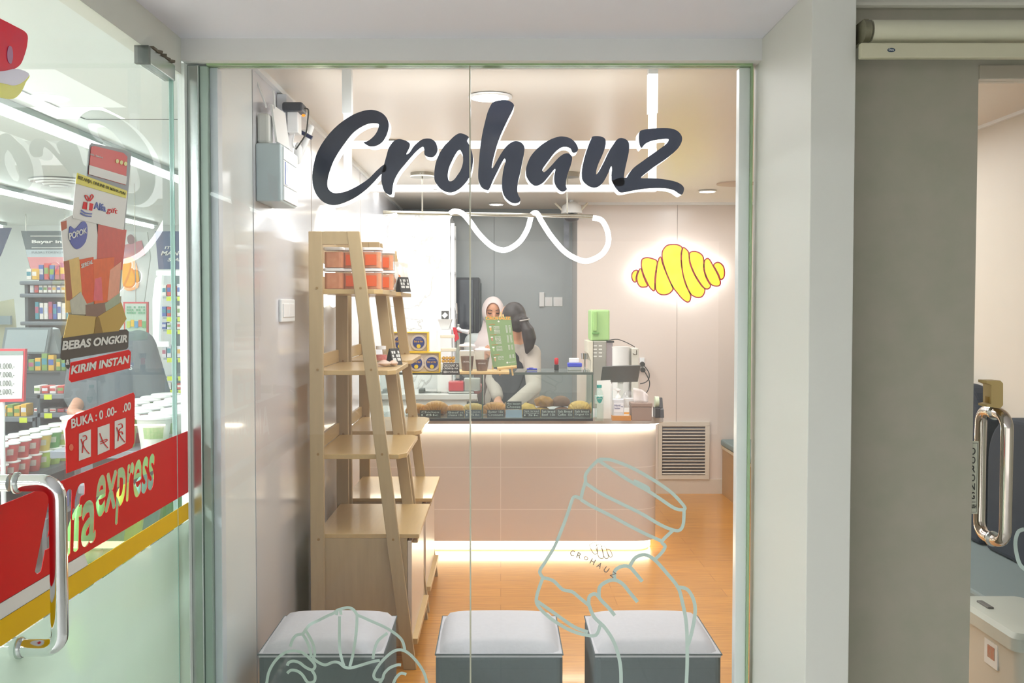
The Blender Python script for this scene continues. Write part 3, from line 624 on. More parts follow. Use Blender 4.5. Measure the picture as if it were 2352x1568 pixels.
# ================= line art stickers on the window
art = mat('pale_green_line_vinyl', 'bfd0c8', .6, var=.02)
fn = lambda a, b: P(a, b, GY-.005); NY = (0, -1, 0)
def art_set(lst, ox, oy, sc_, w, name, m, parent=None):
    mb = MB()
    for i, l in enumerate(lst): stroke(mb, tr(l, ox, oy, sc_), w, fn, NY, .0004+.00001*i)
    return mb.build(name, m, parent)
s = thing('cup_in_hand_window_decal', 'pale green line drawing of a hand holding a takeaway cup on the window', 'decal', P(1400, 1300, GY-.005))
T7 = (1180, 1000, 2.7607)
art_set([[(540,150),(620,155),(740,200),(850,260),(930,310),(1010,370),(1085,455),(1060,470),(1010,455),(920,395),(850,350),(740,290),(640,225),(540,160)],
 [(540,150),(490,200),(455,250),(455,290),(440,340),(425,400)], [(455,300),(560,370),(700,440),(820,500),(920,560),(1000,595),(1050,600),(1075,560),(1080,470)],
 [(425,405),(500,450),(620,510),(750,580),(850,630),(940,670)], [(1010,600),(940,670),(960,700),(940,740),(895,785)],
 [(425,400),(380,390),(350,470),(310,580),(260,700),(200,800),(165,860),(185,900)], [(185,900),(250,920),(310,975),(370,990),(420,1030),(475,1075)],
 [(185,900),(150,1000),(145,1060),(180,1110),(250,1170),(350,1230),(440,1260),(520,1265),(550,1195)], [(150,1050),(250,1120),(380,1210),(470,1245)], [(760,285),(850,330),(850,355)]], *T7, 7.6, 'cup_outline', art, s)
art_set([[(475,1070),(480,1020),(520,1005),(560,1050),(600,1090),(640,1140)], [(540,1020),(545,960),(590,925),(640,915),(690,940),(740,1000),(785,1055)],
 [(640,910),(640,860),(680,830),(730,830),(770,870),(815,925)], [(735,830),(770,775),(830,755),(890,785),(960,860),(1040,960),(1070,1060),(1095,1200),(1100,1400),(1095,1568),(1085,1800)],
 [(1040,960),(1100,975),(1140,1040),(1150,1120),(1130,1240),(1105,1330)], [(475,1070),(510,1150),(580,1220),(640,1320),(675,1450),(680,1600),(670,1800)]], *T7, 8.2, 'hand_outline', art, s)
logo = mat('taupe_print', '84786f', .5)
art_set([[(480,690),(520,680),(530,740),(510,750),(490,720),(480,690)], [(520,700),(550,690),(570,770),(540,770),(520,700)], [(555,700),(580,705),(600,770),(575,772),(555,700)], [(590,720),(610,725),(625,760),(610,770),(592,740)]], *T7, 1.6, 'croissant_emblem', logo, s)
mb = MB(); A0 = Vector((372, 728)); 
for k, ch in enumerate('CROHAUZ'):
    a = math.radians(14+k*4.2); p = Vector((372+k*43, 745+k*13+k*k*1.6)); dx = Vector((math.cos(a), math.sin(a))); dy = Vector((-math.sin(a), math.cos(a)))
    hh = 18 if ch != 'O' else 12
    cq = [p-dx*14-dy*hh, p+dx*14-dy*hh, p+dx*14+dy*hh, p-dx*14+dy*hh]
    txt_into(mb, ch, [P(T7[0]+c.x/T7[2], T7[1]+c.y/T7[2], GY-.005) for c in cq], .0005, .01, n=Vector(NY))
mb.build('lettering', logo, s)
T1 = (590, 1380, 5.7366)
o = art_set([[(110,1200),(130,1078),(160,930),(240,790),(350,690),(470,655),(600,680),(700,760),(760,830),(760,880),(720,905),(640,870),(560,810),(480,790),(420,810),(400,850)],
 [(720,905),(765,980),(760,1050),(710,1075),(660,1060),(600,970),(530,920),(450,910),(400,950)], [(950,185),(1010,160),(1060,120),(1120,100),(1200,85),(1270,110),(1320,180)],
 [(950,185),(820,250),(700,310),(640,380),(600,430),(520,450),(470,510),(440,600)], [(1100,110),(1110,180)], [(1060,120),(1050,185)],
 [(1320,180),(1310,400),(1270,680),(1225,860)], [(1090,200),(1090,600),(1130,800),(1150,850)],
 [(730,740),(800,800),(900,840),(1000,805),(1080,810),(1150,865),(1230,880),(1350,850),(1480,810),(1560,790),(1620,780)], [(600,430),(660,530),(700,640),(720,740)], [(640,380),(720,520),(760,640),(760,740)],
 [(1320,180),(1500,260),(1700,350),(1850,450),(1920,530),(1950,640)], [(2260,1200),(2240,1078),(2200,940),(2110,800),(1990,680),(1880,640),(1770,680),(1650,790),(1570,900),(1540,980),(1570,1030),(1650,1030),(1680,950),(1750,880),(1850,840),(1900,840)],
 [(1650,1030),(1600,1120),(1580,1200)], [(1780,1150),(1800,1078),(1840,1000),(1900,950),(1970,965)], [(1530,760),(1550,640),(1600,520),(1720,420)]], *T1, 6.6, 'croissant_window_decal', art)
tag(o, 'pale green line drawing of hands around a croissant low on the window', 'decal')
mb = MB(); stroke(mb, [(2352, 1215), (2338, 1222), (2332, 1250), (2340, 1290), (2356, 1308), (2400, 1330)], 9, lambda a, b: P(a, b, GWY+.017), NY, .0005)
tag(mb.build('curved_line_decal', art), 'pale green curved line decal on the right glass door', 'decal')

# ================= upholstered stools
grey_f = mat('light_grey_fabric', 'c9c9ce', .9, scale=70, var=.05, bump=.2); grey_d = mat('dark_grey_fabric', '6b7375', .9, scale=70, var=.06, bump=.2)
def stool(x0, x1, label, first=True):
    yf = 3.2; w_ = x1-x0; cx = (x0+x1)/2; d = .40; H = .45
    s = thing('cube_stool', label, 'stool', (cx, yf+d/2, 0), 'grey cube stools behind the window')
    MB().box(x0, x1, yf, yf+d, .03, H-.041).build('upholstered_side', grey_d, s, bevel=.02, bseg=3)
    # domed top
    mb = MB(); n = 14; v = []; f = []
    for j in range(n+1):
        for i in range(n+1):
            u, q = i/n*2-1, j/n*2-1
            e = (1-abs(u)**8)*(1-abs(q)**8); z = H-.041+.041*(max(e, 0)**.45)-.006*(u*u+q*q)
            su = math.copysign(abs(u)**.8, u)
            k = .985 if max(abs(u), abs(q)) > .99 else 1
            v.append((cx+u*w_/2*k, yf+d/2+q*d/2*k, z))
    for j in range(n):
        for i in range(n): a = j*(n+1)+i; f.append((a, a+1, a+n+2, a+n+1))
    m0 = len(v); v += [(x0+.002, yf+.002, H-.09), (x1-.002, yf+.002, H-.09), (x1-.002, yf+d-.002, H-.09), (x0+.002, yf+d-.002, H-.09)]
    mb.add(v, f); mb.box(x0+.002, x1-.002, yf+.002, yf+d-.002, H-.052, H-.0405)
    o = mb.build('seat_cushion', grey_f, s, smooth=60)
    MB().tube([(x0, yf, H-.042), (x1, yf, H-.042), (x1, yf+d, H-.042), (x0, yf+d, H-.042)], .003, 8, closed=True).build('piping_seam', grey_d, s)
    for ax, ay in ((.05, .05), (.05, .35), (w_-.05, .05), (w_-.05, .35)): MB().lathe([(.018, 0), (.02, .031)], (x0+ax, yf+ay, 0), 12).build('foot', dk, s)
fz = .375
a = P(592, 1500, 3.2).x; b = P(882, 1500, 3.2).x
stool(a+.0, b-.0, 'left cube stool of the three behind the window, next to the left wall')
stool(P(1000, 1500, 3.2).x, P(1293, 1500, 3.2).x, 'middle cube stool of the three behind the window, across the glass seam')
stool(P(1366, 1500, 3.2).x, P(1658, 1500, 3.2).x, 'right cube stool of the three behind the window, behind the cup drawing')

# ================= ladder shelf units
wood = mat('light_oak', 'b7a078', .45, scale=10, var=.1, stretch=(6, 6, .5), bump=.05)
woodh = mat('light_oak_shelf', 'c6a872', .35, scale=10, var=.1, stretch=(8, .8, 8), coat=.15)
whitep = mat('cabinet_front_white', 'ddcfc0', .3)
def ladder(y0, wd, label):
    s = thing('ladder_shelf_unit', label, 'shelf', (-.6, y0+wd/2, 0), 'ladder shelf units along the left wall')
    T = .024; H = 1.845; Xb0, Xb1 = -.80, -.742; sl = .23/1.84
    xr = lambda z: -.356-sl*z
    for k, y in enumerate((y0, y0+wd-T)):
        MB().box(Xb0, Xb1, y, y+T, 0, H).build('rear_post', wood, s, bevel=.003)
        w2 = .054
        MB().prism([(xr(0)-w2, 0), (xr(0), 0), (xr(H), H), (xr(H)-w2, H)], lambda u, v, t: Vector((u, t, v)), y-.002, y+T-.002).build('slanted_post', wood, s, bevel=.003)
        MB().box(Xb1-.001, xr(H)-w2+.008, y+.001, y+T-.001, H-.055, H).build('top_rail', wood, s, bevel=.002)
        for z in (1.605, 1.264, .91, .55):
            for x in (Xb0+.035, xr(z)-w2/2): MB().lathe([(.0055, y-.0035), (.0055, y)], (x, 0, z+.004), 10, 'Y').build('wood_plug', mat('wood_plug_dark', '9c7c48', .5), s)
    MB().box(Xb0, Xb0+.015, y0+T, y0+wd-T, H-.12, H-.02).build('rear_rail', wood, s, bevel=.002)
    for z, xf in ((1.605, -.50), (1.264, -.445), (.91, -.40)):
        c = .03; ya, yb = y0+T, y0+wd-T; ya -= .0; 
        MB().prism([(Xb1-.04, ya), (xf-c, ya), (xf, ya+c*1.6), (xf, yb-c*1.6), (xf-c, yb), (Xb1-.04, yb)], lambda u, v, t: Vector((u, v, t)), z-.02, z).build('shelf_board', woodh, s, bevel=.002)
        MB().box(Xb0+.001, Xb0+.016, ya, yb, z, z+.06).build('shelf_upstand', woodh, s, bevel=.002)
    ya, yb = y0+T, y0+wd-T; zc = .572; xf = -.375
    MB().box(Xb1-.04, -.345, ya, yb, zc-.018, zc).build('cabinet_top', woodh, s, bevel=.002)
    MB().box(Xb1-.04, xf-.02, ya+.001, ya+.019, .09, zc-.018).build('cabinet_side', wood, s)
    MB().box(Xb1-.04, xf-.02, yb-.019, yb-.001, .09, zc-.018).build('cabinet_side', wood, s)
    MB().box(Xb1-.04, xf-.02, ya+.02, yb-.02, .09, .108).build('cabinet_floor', wood, s)
    MB().box(Xb1-.04, Xb1-.03, ya+.02, yb-.02, .11, zc-.02).build('cabinet_back', wood, s)
    dr = MB().box(xf-.019, xf-.001, ya+.002, yb-.002, .11, zc-.03).build('door', whitep, s, bevel=.002)
    MB().box(xf-.001, xf+.02, ya+.05, ya+.16, zc-.05, zc-.035).build('handle', wood, dr, bevel=.003)
    MB().box(xf-.015, -.352, ya+.001, yb-.001, .10, .125).build('toe_rail', woodh, s, bevel=.002)
    return s
yA1 = G(946, 1538, 0).y
ladder(yA1, .70, 'front ladder shelf unit of light oak with plastic tubs on its top shelf')
ladder(yA1+.79, .70, 'rear ladder shelf unit of light oak nearest the service counter')
LY = yA1
# ---- goods on the ladder shelves
cook = mat('cookie_fill', 'c8703c', .7, scale=45, col2='e2a070', bump=.4); orl = mat('orange_label', 'e2622c', .4); clearp = glass('clear_plastic', (.97, .97, .98, 1), .8, haze=.06)
wlid = mat('white_lid', 'eeeeee', .35)
def tub(x, y, z, label, w_=.105, d=.105, h=.088, ori=False):
    s = thing('cookie_tub', label, 'food tub', (x, y, z), 'cookie tubs on the top shelf')
    MB().prism(rrect(x-w_/2+.006, y-d/2+.006, x+w_/2-.006, y+d/2-.006, .015), lambda u, v, t: Vector((u, v, t)), z+.002, z+h-.02).build('cookies', cook, s)
    MB().prism(rrect(x-w_/2+.002, y-d/2+.002, x+w_/2-.002, y+d/2-.002, .017), lambda u, v, t: Vector((u, v, t)), z, z+h-.012).build('clear_tub', clearp, s)
    MB().prism(rrect(x-w_/2, y-d/2, x+w_/2, y+d/2, .018), lambda u, v, t: Vector((u, v, t)), z+h-.0125, z+h).build('lid', wlid, s, bevel=.002)
    if ori: MB().box(x-w_/2+.02, x+w_/2-.02, y-d/2-.0005, y-d/2+.001, z+.012, z+h-.03).build('label_panel', orl, s)
Z1s = 1.606
k = 0
for (px, dy, nm, o_) in ((769, .10, 'nearest stack behind the top left opening', 0), (811, .14, 'stack beside the front slanted post', 1), (855, .12, 'stack just right of the front slanted post', 1), (838, .36, 'rear stack at the wall side', 0), (884, .38, 'rear stack at the outer end', 1)):
    c = P(px, 640, LY+dy); Wd = .088
    for lv in range(2):
        tub(max(c.x, -.735), LY+dy, Z1s+lv*.089, 'orange cookie tub, %s, %s' % ('upper' if lv else 'lower', nm), ori=bool(o_), w_=Wd, d=.09)
def pouch(px, py, y, z, label, hgt=.15, w_=.07):
    c = P(px, py, y); s = thing('snack_pouch', label, 'snack pouch', (c.x, y, z), 'white snack pouches on the rear top shelf')
    def wp(p): t = (p.z/hgt+.5); k = 1-.55*max(0, t-.55)/.45; return Vector((p.x, p.y*k, p.z))
    MB().ell((c.x, y, z+hgt/2), w_/2, .028, hgt/2, warp=wp).box(c.x-w_/2, c.x+w_/2, y-.002, y+.002, z+hgt-.02, z+hgt+.004).build('pouch', mat('white_pouch', 'efece6', .4), s, smooth=50)
    MB().ell((c.x, y-.006, z+hgt*.42), w_/2.6, .026, hgt/3.4).build('window_panel', cook, s, smooth=50)
LY2 = LY+.79
pouch(900, 640, LY2+.12, Z1s, 'white snack pouch with orange front at the near end of the rear top shelf')
pouch(914, 640, LY2+.20, Z1s, 'white snack pouch behind the near one on the rear top shelf')
pouch(922, 640, LY2+.33, Z1s, 'white snack pouch farthest along the rear top shelf')
chalkb = mat('chalkboard', '35322f', .6, var=.1); chalkw = mat('chalk_white', 'd8d8d4', .8)
def tent(px, py, y, z, label, w_=.06, h=.075, lines=('- -- -', '-- -', '--'), rz=0):
    c = P(px, py, y); s = thing('chalk_tent_card', label, 'price card', (c.x, y, z))
    for sg in (-1, 1):
        MB().prism([(sg*.024, 0), (sg*.026, 0), (sg*.002, h), (0, h)], lambda u, v, t: Vector((c.x+u*math.cos(rz)-t*math.sin(rz), y+u*math.sin(rz)+t*math.cos(rz), z+v)), -w_/2, w_/2).build('card_face', chalkb, s)
    A = lambda t, v: Vector((c.x+(.0268-.024*v/h)*math.cos(rz)-t*math.sin(rz), y+(.0268-.024*v/h)*math.sin(rz)+t*math.cos(rz), z+v))
    txt(list(lines), [A(-w_*.4, h*.85), A(w_*.4, h*.85), A(w_*.4, h*.2), A(-w_*.4, h*.2)], chalkw, s)
tent(926, 650, LY2+.10, Z1s, 'black chalk tent card at the outer corner of the rear top shelf', rz=math.radians(-50))
Z2s = 1.265
tent(905, 830, LY+.42, Z2s, 'dark tent card on the second shelf of the front ladder unit', rz=math.radians(-40), lines=('-- -', '- --', '--'))
c = P(875, 812, LY+.55); s = thing('spice_jar', 'small glass jar with white lid on the second ladder shelf', 'jar', (c.x, LY+.55, Z2s))
MB().lathe([(.026, 0), (.028, .01), (.028, .055), (.022, .065)], (c.x, LY+.55, Z2s), 20).build('glass_body', clearp, s, smooth=50)
MB().lathe([(.024, .066), (.024, .082)], (c.x, LY+.55, Z2s), 20).build('lid', wlid, s, smooth=40)
MB().lathe([(.0285, .015), (.0285, .04)], (c.x, LY+.55, Z2s), 20).build('label_band', mat('red_white_label', 'd9a09a', .5, scale=80, col2='c23a34'), s, smooth=40)
for i, (dx, dy, nm) in enumerate(((0, 0, 'nearest'), (.035, .03, 'outermost'), (-.01, .06, 'rearmost'))):
    c = P(884, 840, LY+.28); x, y = c.x+dx, LY+.28+dy
    s = MB().ell((x, y, Z2s+.014), .035, .02, .013, R=Matrix.Rotation(.5+i, 3, 'Z'), warp=lambda p: Vector((p.x, p.y, p.z*(1-.5*abs(p.x)/.035)))).build('wrapped_pastry', mat('paper_wrap', 'e6d8cc', .6, col2='c89a80', scale=30), smooth=50)
    tag(s, 'small paper wrapped pastry, %s of the pile on the second ladder shelf' % nm, 'pastry', 'paper wrapped pastries')
# ================= SERVICE COUNTER
KY = G(1200, 1266, 0).y; KZ = .85; KX1 = P(1513, 1100, KY).x
quartz = mat('white_quartz', 'd9d6d4', .18, var=.05, scale=3, coat=.3)
ctile = tile_mat('pinkish_counter_tile', 'ddd6d1', 'dad3ce', 'ece7e3', w=.6, h=.265, rough=.25, axis=(math.pi/2, 0, 0), ms=.0025)
s = thing('service_counter', 'long white and pink service counter with light strips above and below', 'counter', (0, KY+.4, 0))
def rounded_slab(mb, x0, x1, y0, y1, z0, z1, r, n=12):
    poly = [(x0, y0)]+[(x1-r+r*math.sin(a), y0+r-r*math.cos(a)) for a in [math.pi/2*k/n for k in range(n+1)]]
    poly += [(x1-r+r*math.cos(a), y1-r+r*math.sin(a)) for a in [math.pi/2*k/n for k in range(n+1)]]+[(x0, y1)]
    return mb.prism(poly, lambda u, v, t: Vector((u, v, t)), z0, z1)
KD = .66; KL = WX+.006
rounded_slab(MB(), KL, KX1, KY+.0, KY+KD, .065, KZ-.0455, .14).build('body', ctile, s, smooth=30)
MB().tube([(KL, KY-.016, KZ-.052), (KX1-.14, KY-.016, KZ-.052)]+[(KX1-.14+.156*math.sin(a_), KY+.14-.156*math.cos(a_), KZ-.052) for a_ in [math.pi/2*k/8 for k in range(1, 9)]]+[(KX1+.016, KY+KD-.1, KZ-.052)], .0055, 8).build('upper_light_strip', emat('counter_strip_upper', 'fff0d8', 45), s)
rounded_slab(MB(), KL, KX1-.03, KY+.03, KY+KD-.03, .012, .065, .12).build('lower_light_strip', emat('counter_strip_lower', 'fff0cc', 10), s)
rounded_slab(MB(), KL, KX1+.045, KY-.05, KY+KD+.02, KZ-.045, KZ, .17).build('worktop', quartz, s, smooth=30, bevel=.003)
rounded_slab(MB(), KL, KX1-.04, KY+.04, KY+KD-.04, 0, .012, .11).build('plinth', trimw, s)
# glass display case
CY0 = G(1200, 967, KZ).y; cz = P(1200, 855, CY0).z; cy1 = G(1200, 846, cz).y; CX1 = P(1362, 900, CY0).x; CX0 = -.72
blkm = mat('black_frame', '2c2e2c', .4)
s = thing('pastry_display_case', 'glass pastry display case with thin black frame on the counter', 'display case', ((CX0+CX1)/2, CY0, KZ+.001))
MB().box(CX0, CX1, CY0, cy1, KZ+.001, KZ+.016).build('black_base', blkm, s)
MB().box(CX0+.006, CX1-.006, CY0+.008, cy1-.006, KZ+.016, KZ+.019).build('tray_floor', mat('steel_tray', 'b9bcb8', .25, .9), s)
MB().box(CX0, CX1, CY0, CY0+.005, KZ+.016, cz-.008).build('front_glass', GC, s)
MB().box(CX1-.006, CX1-.001, CY0+.006, cy1, KZ+.016, cz-.008).build('side_glass', GC, s)
MB().box(CX0, CX0+.005, CY0+.006, cy1, KZ+.016, cz-.008).build('side_glass', GC, s)
MB().box(CX0, CX1, CY0, cy1, cz-.008, cz).build('top_glass', glass('case_top_glass', (.86, .93, .9, 1), 1.2, haze=.10, hcol=(.7, .8, .76, 1)), s)
MB().box(CX0, CX1+.002, CY0-.003, CY0, cz-.014, cz+.001).build('front_edge_trim', mat('dark_edge', '5f6a63', .3, .3), s)
dx = P(1108, 900, CY0).x
MB().box(dx-.003, dx+.003, CY0+.007, cy1-.01, KZ+.017, cz-.009).build('divider_glass', GC, s)
for x in (dx, CX1-.004): MB().box(x-.0035, x+.0035, CY0-.001, CY0+.006, KZ+.016, cz-.008).build('glass_corner_edge', mat('dark_green_edge', '4b6b5c', .2), s)
# pastries
CB = KZ+.0195
crust = mat('golden_crust', 'f5a838', .4, scale=26, col2='cc7018', bump=.4, coat=.4); pale = mat('pale_golden_crust', 'f8c864', .4, scale=26, col2='d89c48', bump=.4, coat=.3)
choco = mat('coffee_crust', '8f5f42', .55, scale=22, col2='70452e', bump=.3); cheese = mat('cheese_topping', 'e8c25c', .5, scale=34, col2='c98c2c', bump=.6)
def croissant(px, d, z, label, m, L=.13, R=.034, curl=.7, seg=9, group='pastries in the display case', amp=.16):
    c = P(px, 930, CY0+d); s = thing('croissant', label, 'pastry', (c.x, CY0+d, z), group)
    n = 56; pts = []; rs = []
    for i in range(n+1):
        t = i/n*2-1; a = t*curl
        x = L/2*math.sin(a)/math.sin(curl); y = -L*.5*(1-math.cos(a))/curl
        env = (1-abs(t)**2.2)**.5 if abs(t) < 1 else 0
        f = (t+1)/2*seg; st = 1-amp+amp*math.sin(math.pi*(f % 1))**.6
        pts.append((c.x+x, CY0+d+y*.8, z+R*.85*env*st+R*.12)); rs.append(max(.003, R*env*st))
    mb = MB().tube(pts, rs, 16)
    mb.v = [Vector((v.x, v.y, max(v.z, z))) for v in mb.v]
    mb.build('baked_crust', m, s, smooth=80); return s
def bun(px, d, z, label, m, rx=.055, ry=.045, rz=.04, lump=.0):
    c = P(px, 930, CY0+d); s = thing('bread_bun', label, 'pastry', (c.x, CY0+d, z), 'pastries in the display case')
    def wp(p):
        k = 1+lump*math.sin(p.x*90)*math.sin(p.y*80+1)*math.sin(p.z*95)
        return Vector((p.x*k, p.y*k, max(p.z*k, -rz*.55)))
    MB().ell((c.x, CY0+d, z+rz*.55), rx, ry, rz, 26, 16, warp=wp).build('baked_crust', m, s, smooth=80); return s
croissant(958, .22, CB, 'croissant partly behind the price card at the left end of the case', crust)
croissant(1002, .20, CB, 'ridged golden croissant behind the chicken price card', crust, L=.15, R=.042)
croissant(1002, .31, CB, 'golden croissant farther back behind the chicken card one', pale, L=.14, R=.038)
croissant(1047, .20, CB, 'small smooth croissant behind the beef and cheese price card', crust, L=.13, R=.032, amp=.06)
croissant(1088, .20, CB, 'pale ridged croissant left of the glass divider', pale, L=.14, R=.036)
croissant(1137, .20, CB, 'large glossy butter croissant right of the glass divider', crust, L=.15, R=.04)
bun(1172, .21, CB, 'flat bun with orange filling behind the hot bacon card', mat('orange_filling', 'd9792c', .5, scale=40), rz=.018)
bun(1213, .20, CB, 'cheese topped salt bread bun, leftmost of the right hand group', cheese, lump=.14, rz=.045)
bun(1245, .22, CB, 'cheese bun at the bottom below the browned cheese bun', cheese, lump=.14, rz=.03)
bun(1250, .22, CB+.048, 'browned cheese bun stacked on top beside the coffee bun', mat('browned_cheese', 'd9962e', .45, scale=30, col2='7a3c12', bump=.5), lump=.14, rz=.042, rx=.06)
bun(1291, .21, CB, 'coffee brown bun, lower of the two stacked', choco, rz=.03)
bun(1288, .23, CB+.048, 'coffee brown bun, upper of the two stacked', choco, rz=.042, rx=.058)
croissant(1331, .20, CB, 'pale ridged salt bread at the right end of the case', pale, L=.13, R=.044, curl=.3)
# price cards
def card(px0, px1, py0, lines, label, d=.03, bc=None, z0=None):
    a, b = P(px0, 955, CY0+d).x, P(px1, 955, CY0+d).x; z0 = CB if z0 is None else z0; zt_ = P(1200, py0, CY0+d).z
    s = thing('chalk_price_card', label, 'price card', ((a+b)/2, CY0+d, z0))
    h = zt_-z0; A = lambda u, v, t=0: Vector((u, CY0+d+t+.18*v, z0+v))
    MB().prism([(a, 0), (b, 0), (b, h), (a, h)], lambda u, v, t: A(u, v, t), 0, .003).build('board', bc or chalkb, s)
    m = .08*(b-a); txt(lines, [A(a+m, h*.88, -.001), A(b-m, h*.88, -.001), A(b-m, h*.1, -.001), A(a+m, h*.1, -.001)], chalkw, s, thick=.0006, offset=.0)
card(964, 1012, 942, ['Chicken', '     18k'], 'black price card reading Chicken at the left of the case')
card(1027, 1066, 943, ['Beef n', 'cheese 18k'], 'black price card reading Beef n cheese')
card(1068, 1106, 941, ['Choco', '  15k'], 'bluish price card just left of the glass divider', bc=mat('slate_card', '444f5c', .5))
card(1119, 1159, 941, ['Butter 15k', 'Croissant'], 'black price card reading Butter Croissant')
card(1161, 1199, 941, ['  '], 'glossy blue reflecting card under the hot bacon card', bc=mat('glossy_blue_card', '8fa6c4', .1, col2='b9c8da', scale=20, coat=.6))
card(1161, 1198, 922, ['Hot bacon', 'Cheese'], 'black price card reading Hot bacon Cheese, raised above the others', d=.12, z0=P(1200, 940, CY0+.12).z)
card(1072, 1106, 922, ['Smoked b.', ' '], 'black price card standing behind the pale croissant', d=.30, z0=CB)
for (a, b, l, t) in ((1201, 1241, ['Salt bread', 'Champagne', '15k'], 'Champagne'), (1242, 1278, ['Salt bread', 'Beef  15k'], 'Beef'), (1279, 1317, ['Salt Bread', 'Coffee  15k'], 'Coffee'), (1318, 1356, ['Salt bread', 'Original 12k'], 'Original')):
    card(a, b, 940, l, 'black price card reading Salt bread %s at the right of the case' % t)
# ---- things standing on the case top
TZ = cz+.0005
def B(px, py): return G(px, py, TZ)
# wooden serving board
p0 = B(1050, 860); ty = p0.y+.05
s = MB().box(P(1048, 858, ty).x, P(1170, 858, ty).x, ty-.03, ty+.17, TZ, TZ+.016).build('serving_board', mat('pale_pine', 'd9bd87', .5, scale=9, stretch=(1, 8, 8), var=.08), bevel=.003)
tag(s, 'pale wooden board under the drink cups and menu stand on the case', 'board')
# gift boxes
gy = mat('gift_box_yellow', 'e9c522', .45); gin = mat('gift_box_inner', 'e3d6c4', .6); navy = mat('navy_label', '2f3f86', .4); gold = mat('gold_print', 'e8b23a', .4); sun = mat('sun_yellow', 'f0d020', .4)
def gift(px0, px1, z, y, label, h=.118, marks=((.25), (.75))):
    a, b = P(px0, 835, y).x, P(px1, 835, y).x; s = thing('gift_box', label, 'gift box', ((a+b)/2, y+.06, z)); D_ = .12; t = .006
    mb = MB().box(a, b, y, y+D_, z, z+t).box(a, b, y, y+D_, z+h-t, z+h).box(a, a+t, y, y+D_, z+t, z+h-t).box(b-t, b, y, y+D_, z+t, z+h-t)
    mb.build('outer_box', gy, s); MB().box(a+t, b-t, y+.02, y+D_-.002, z+t, z+h-t).build('inner_card', gin, s)
    for m in marks:
        cx, cz_ = a+(b-a)*m, z+h*.48
        MB().lathe([(.048, y+.006), (.048, y+.018)], (cx, 0, cz_), 28, 'Y').build('jar_lid', mat('jar_lid_cream', 'dccfc0', .4), s, smooth=30)
        MB().lathe([(.035, y+.003), (.035, y+.0055)], (cx, 0, cz_), 28, 'Y').build('round_label', navy, s)
        MB().lathe([(.012, y+.0012), (.012, y+.0028)], (cx, 0, cz_-.022), 20, 'Y').build('sun_print', sun, s)
        txt('Eid al fitr', [Vector((cx-.027, y+.0025, cz_+.012)), Vector((cx+.027, y+.0025, cz_+.012)), Vector((cx+.027, y+.0025, cz_-.004)), Vector((cx-.027, y+.0025, cz_-.004))], gold, s, thick=.0006, offset=.015)
        txt('RAMADAN', [Vector((cx-.018, y+.0025, cz_+.022)), Vector((cx+.018, y+.0025, cz_+.022)), Vector((cx+.018, y+.0025, cz_+.017)), Vector((cx-.018, y+.0025, cz_+.017))], wv, s, thick=.0006)
yg = B(980, 856).y
gift(938, 1010, TZ, yg, 'yellow gift box with two round navy labels, lower of the two', h=.122)
gift(897, 983, TZ+.1225, yg+.01, 'yellow gift box with round navy labels, stacked on the lower one', h=.118)
# jars of nastar
def jar(px, y, z, label, fill, w_=.045, h=.085):
    cx = P(px, 820, y).x; s = thing('square_jar', label, 'jar', (cx, y, z))
    R_ = lambda k: rrect(cx-k, y-k, cx+k, y+k, .012)
    up = lambda u, v, t: Vector((u, v, t))
    MB().prism(R_(w_), up, z, z+h-.02).build('clear_body', clearp, s)
    MB().prism(R_(w_+.002), up, z+h-.0195, z+h).build('lid', mat('cream_lid', 'e9e2d4', .4), s, bevel=.003)
    if fill:
        k = 0
        for i in range(4):
            for j in range(3):
                for l in range(2):
                    MB().ell((cx-.03+i*.02, y-.024+j*.022, z+.014+l*.019), .011, .011, .0095, 10, 7).build('biscuit', fill, s, smooth=80); k += 1
nas = mat('yellow_biscuit', 'eabc22', .45, scale=60, col2='d08a14')
yj = B(1030, 852).y+.12
s = MB().box(P(1012, 845, yj).x, P(1050, 845, yj).x, yj-.04, yj+.06, TZ, TZ+.04).build('white_riser', mat('white_riser_acrylic', 'e6e6e2', .3), bevel=.002); tag(s, 'low white riser block under the biscuit jars', 'riser')
jar(1030, yj, TZ+.0405, 'square jar filled with yellow biscuits above the chalk sign', nas, h=.095)
jar(1028, yj, TZ+.136, 'square jar almost empty, stacked on the yellow biscuit jar', None, w_=.042, h=.082)
# chalk sign
yc = B(1036, 861).y+.01; a, b = P(1015, 860, yc), P(1056, 860, yc); h = P(1036, 834, yc).z-TZ
s = thing('chalk_notice', 'small blackboard notice about ordering, on the front edge of the case', 'notice', ((a.x+b.x)/2, yc, TZ))
MB().prism([(a.x, 0), (b.x, 0), (b.x-.006, h), (a.x+.006, h)], lambda u, v, t: Vector((u, yc+.2*v+t, TZ+v)), 0, .004).build('board', chalkb, s)
q = [Vector((a.x+.01, yc+.2*h*.9-.001, TZ+h*.9)), Vector((b.x-.01, yc+.2*h*.9-.001, TZ+h*.9)), Vector((b.x-.008, yc-.0005, TZ+h*.08)), Vector((a.x+.008, yc-.0005, TZ+h*.08))]
txt(['DISCOUNT DI', 'ORDER By WA', '@crohauz'], q, chalkw, s, offset=.02)
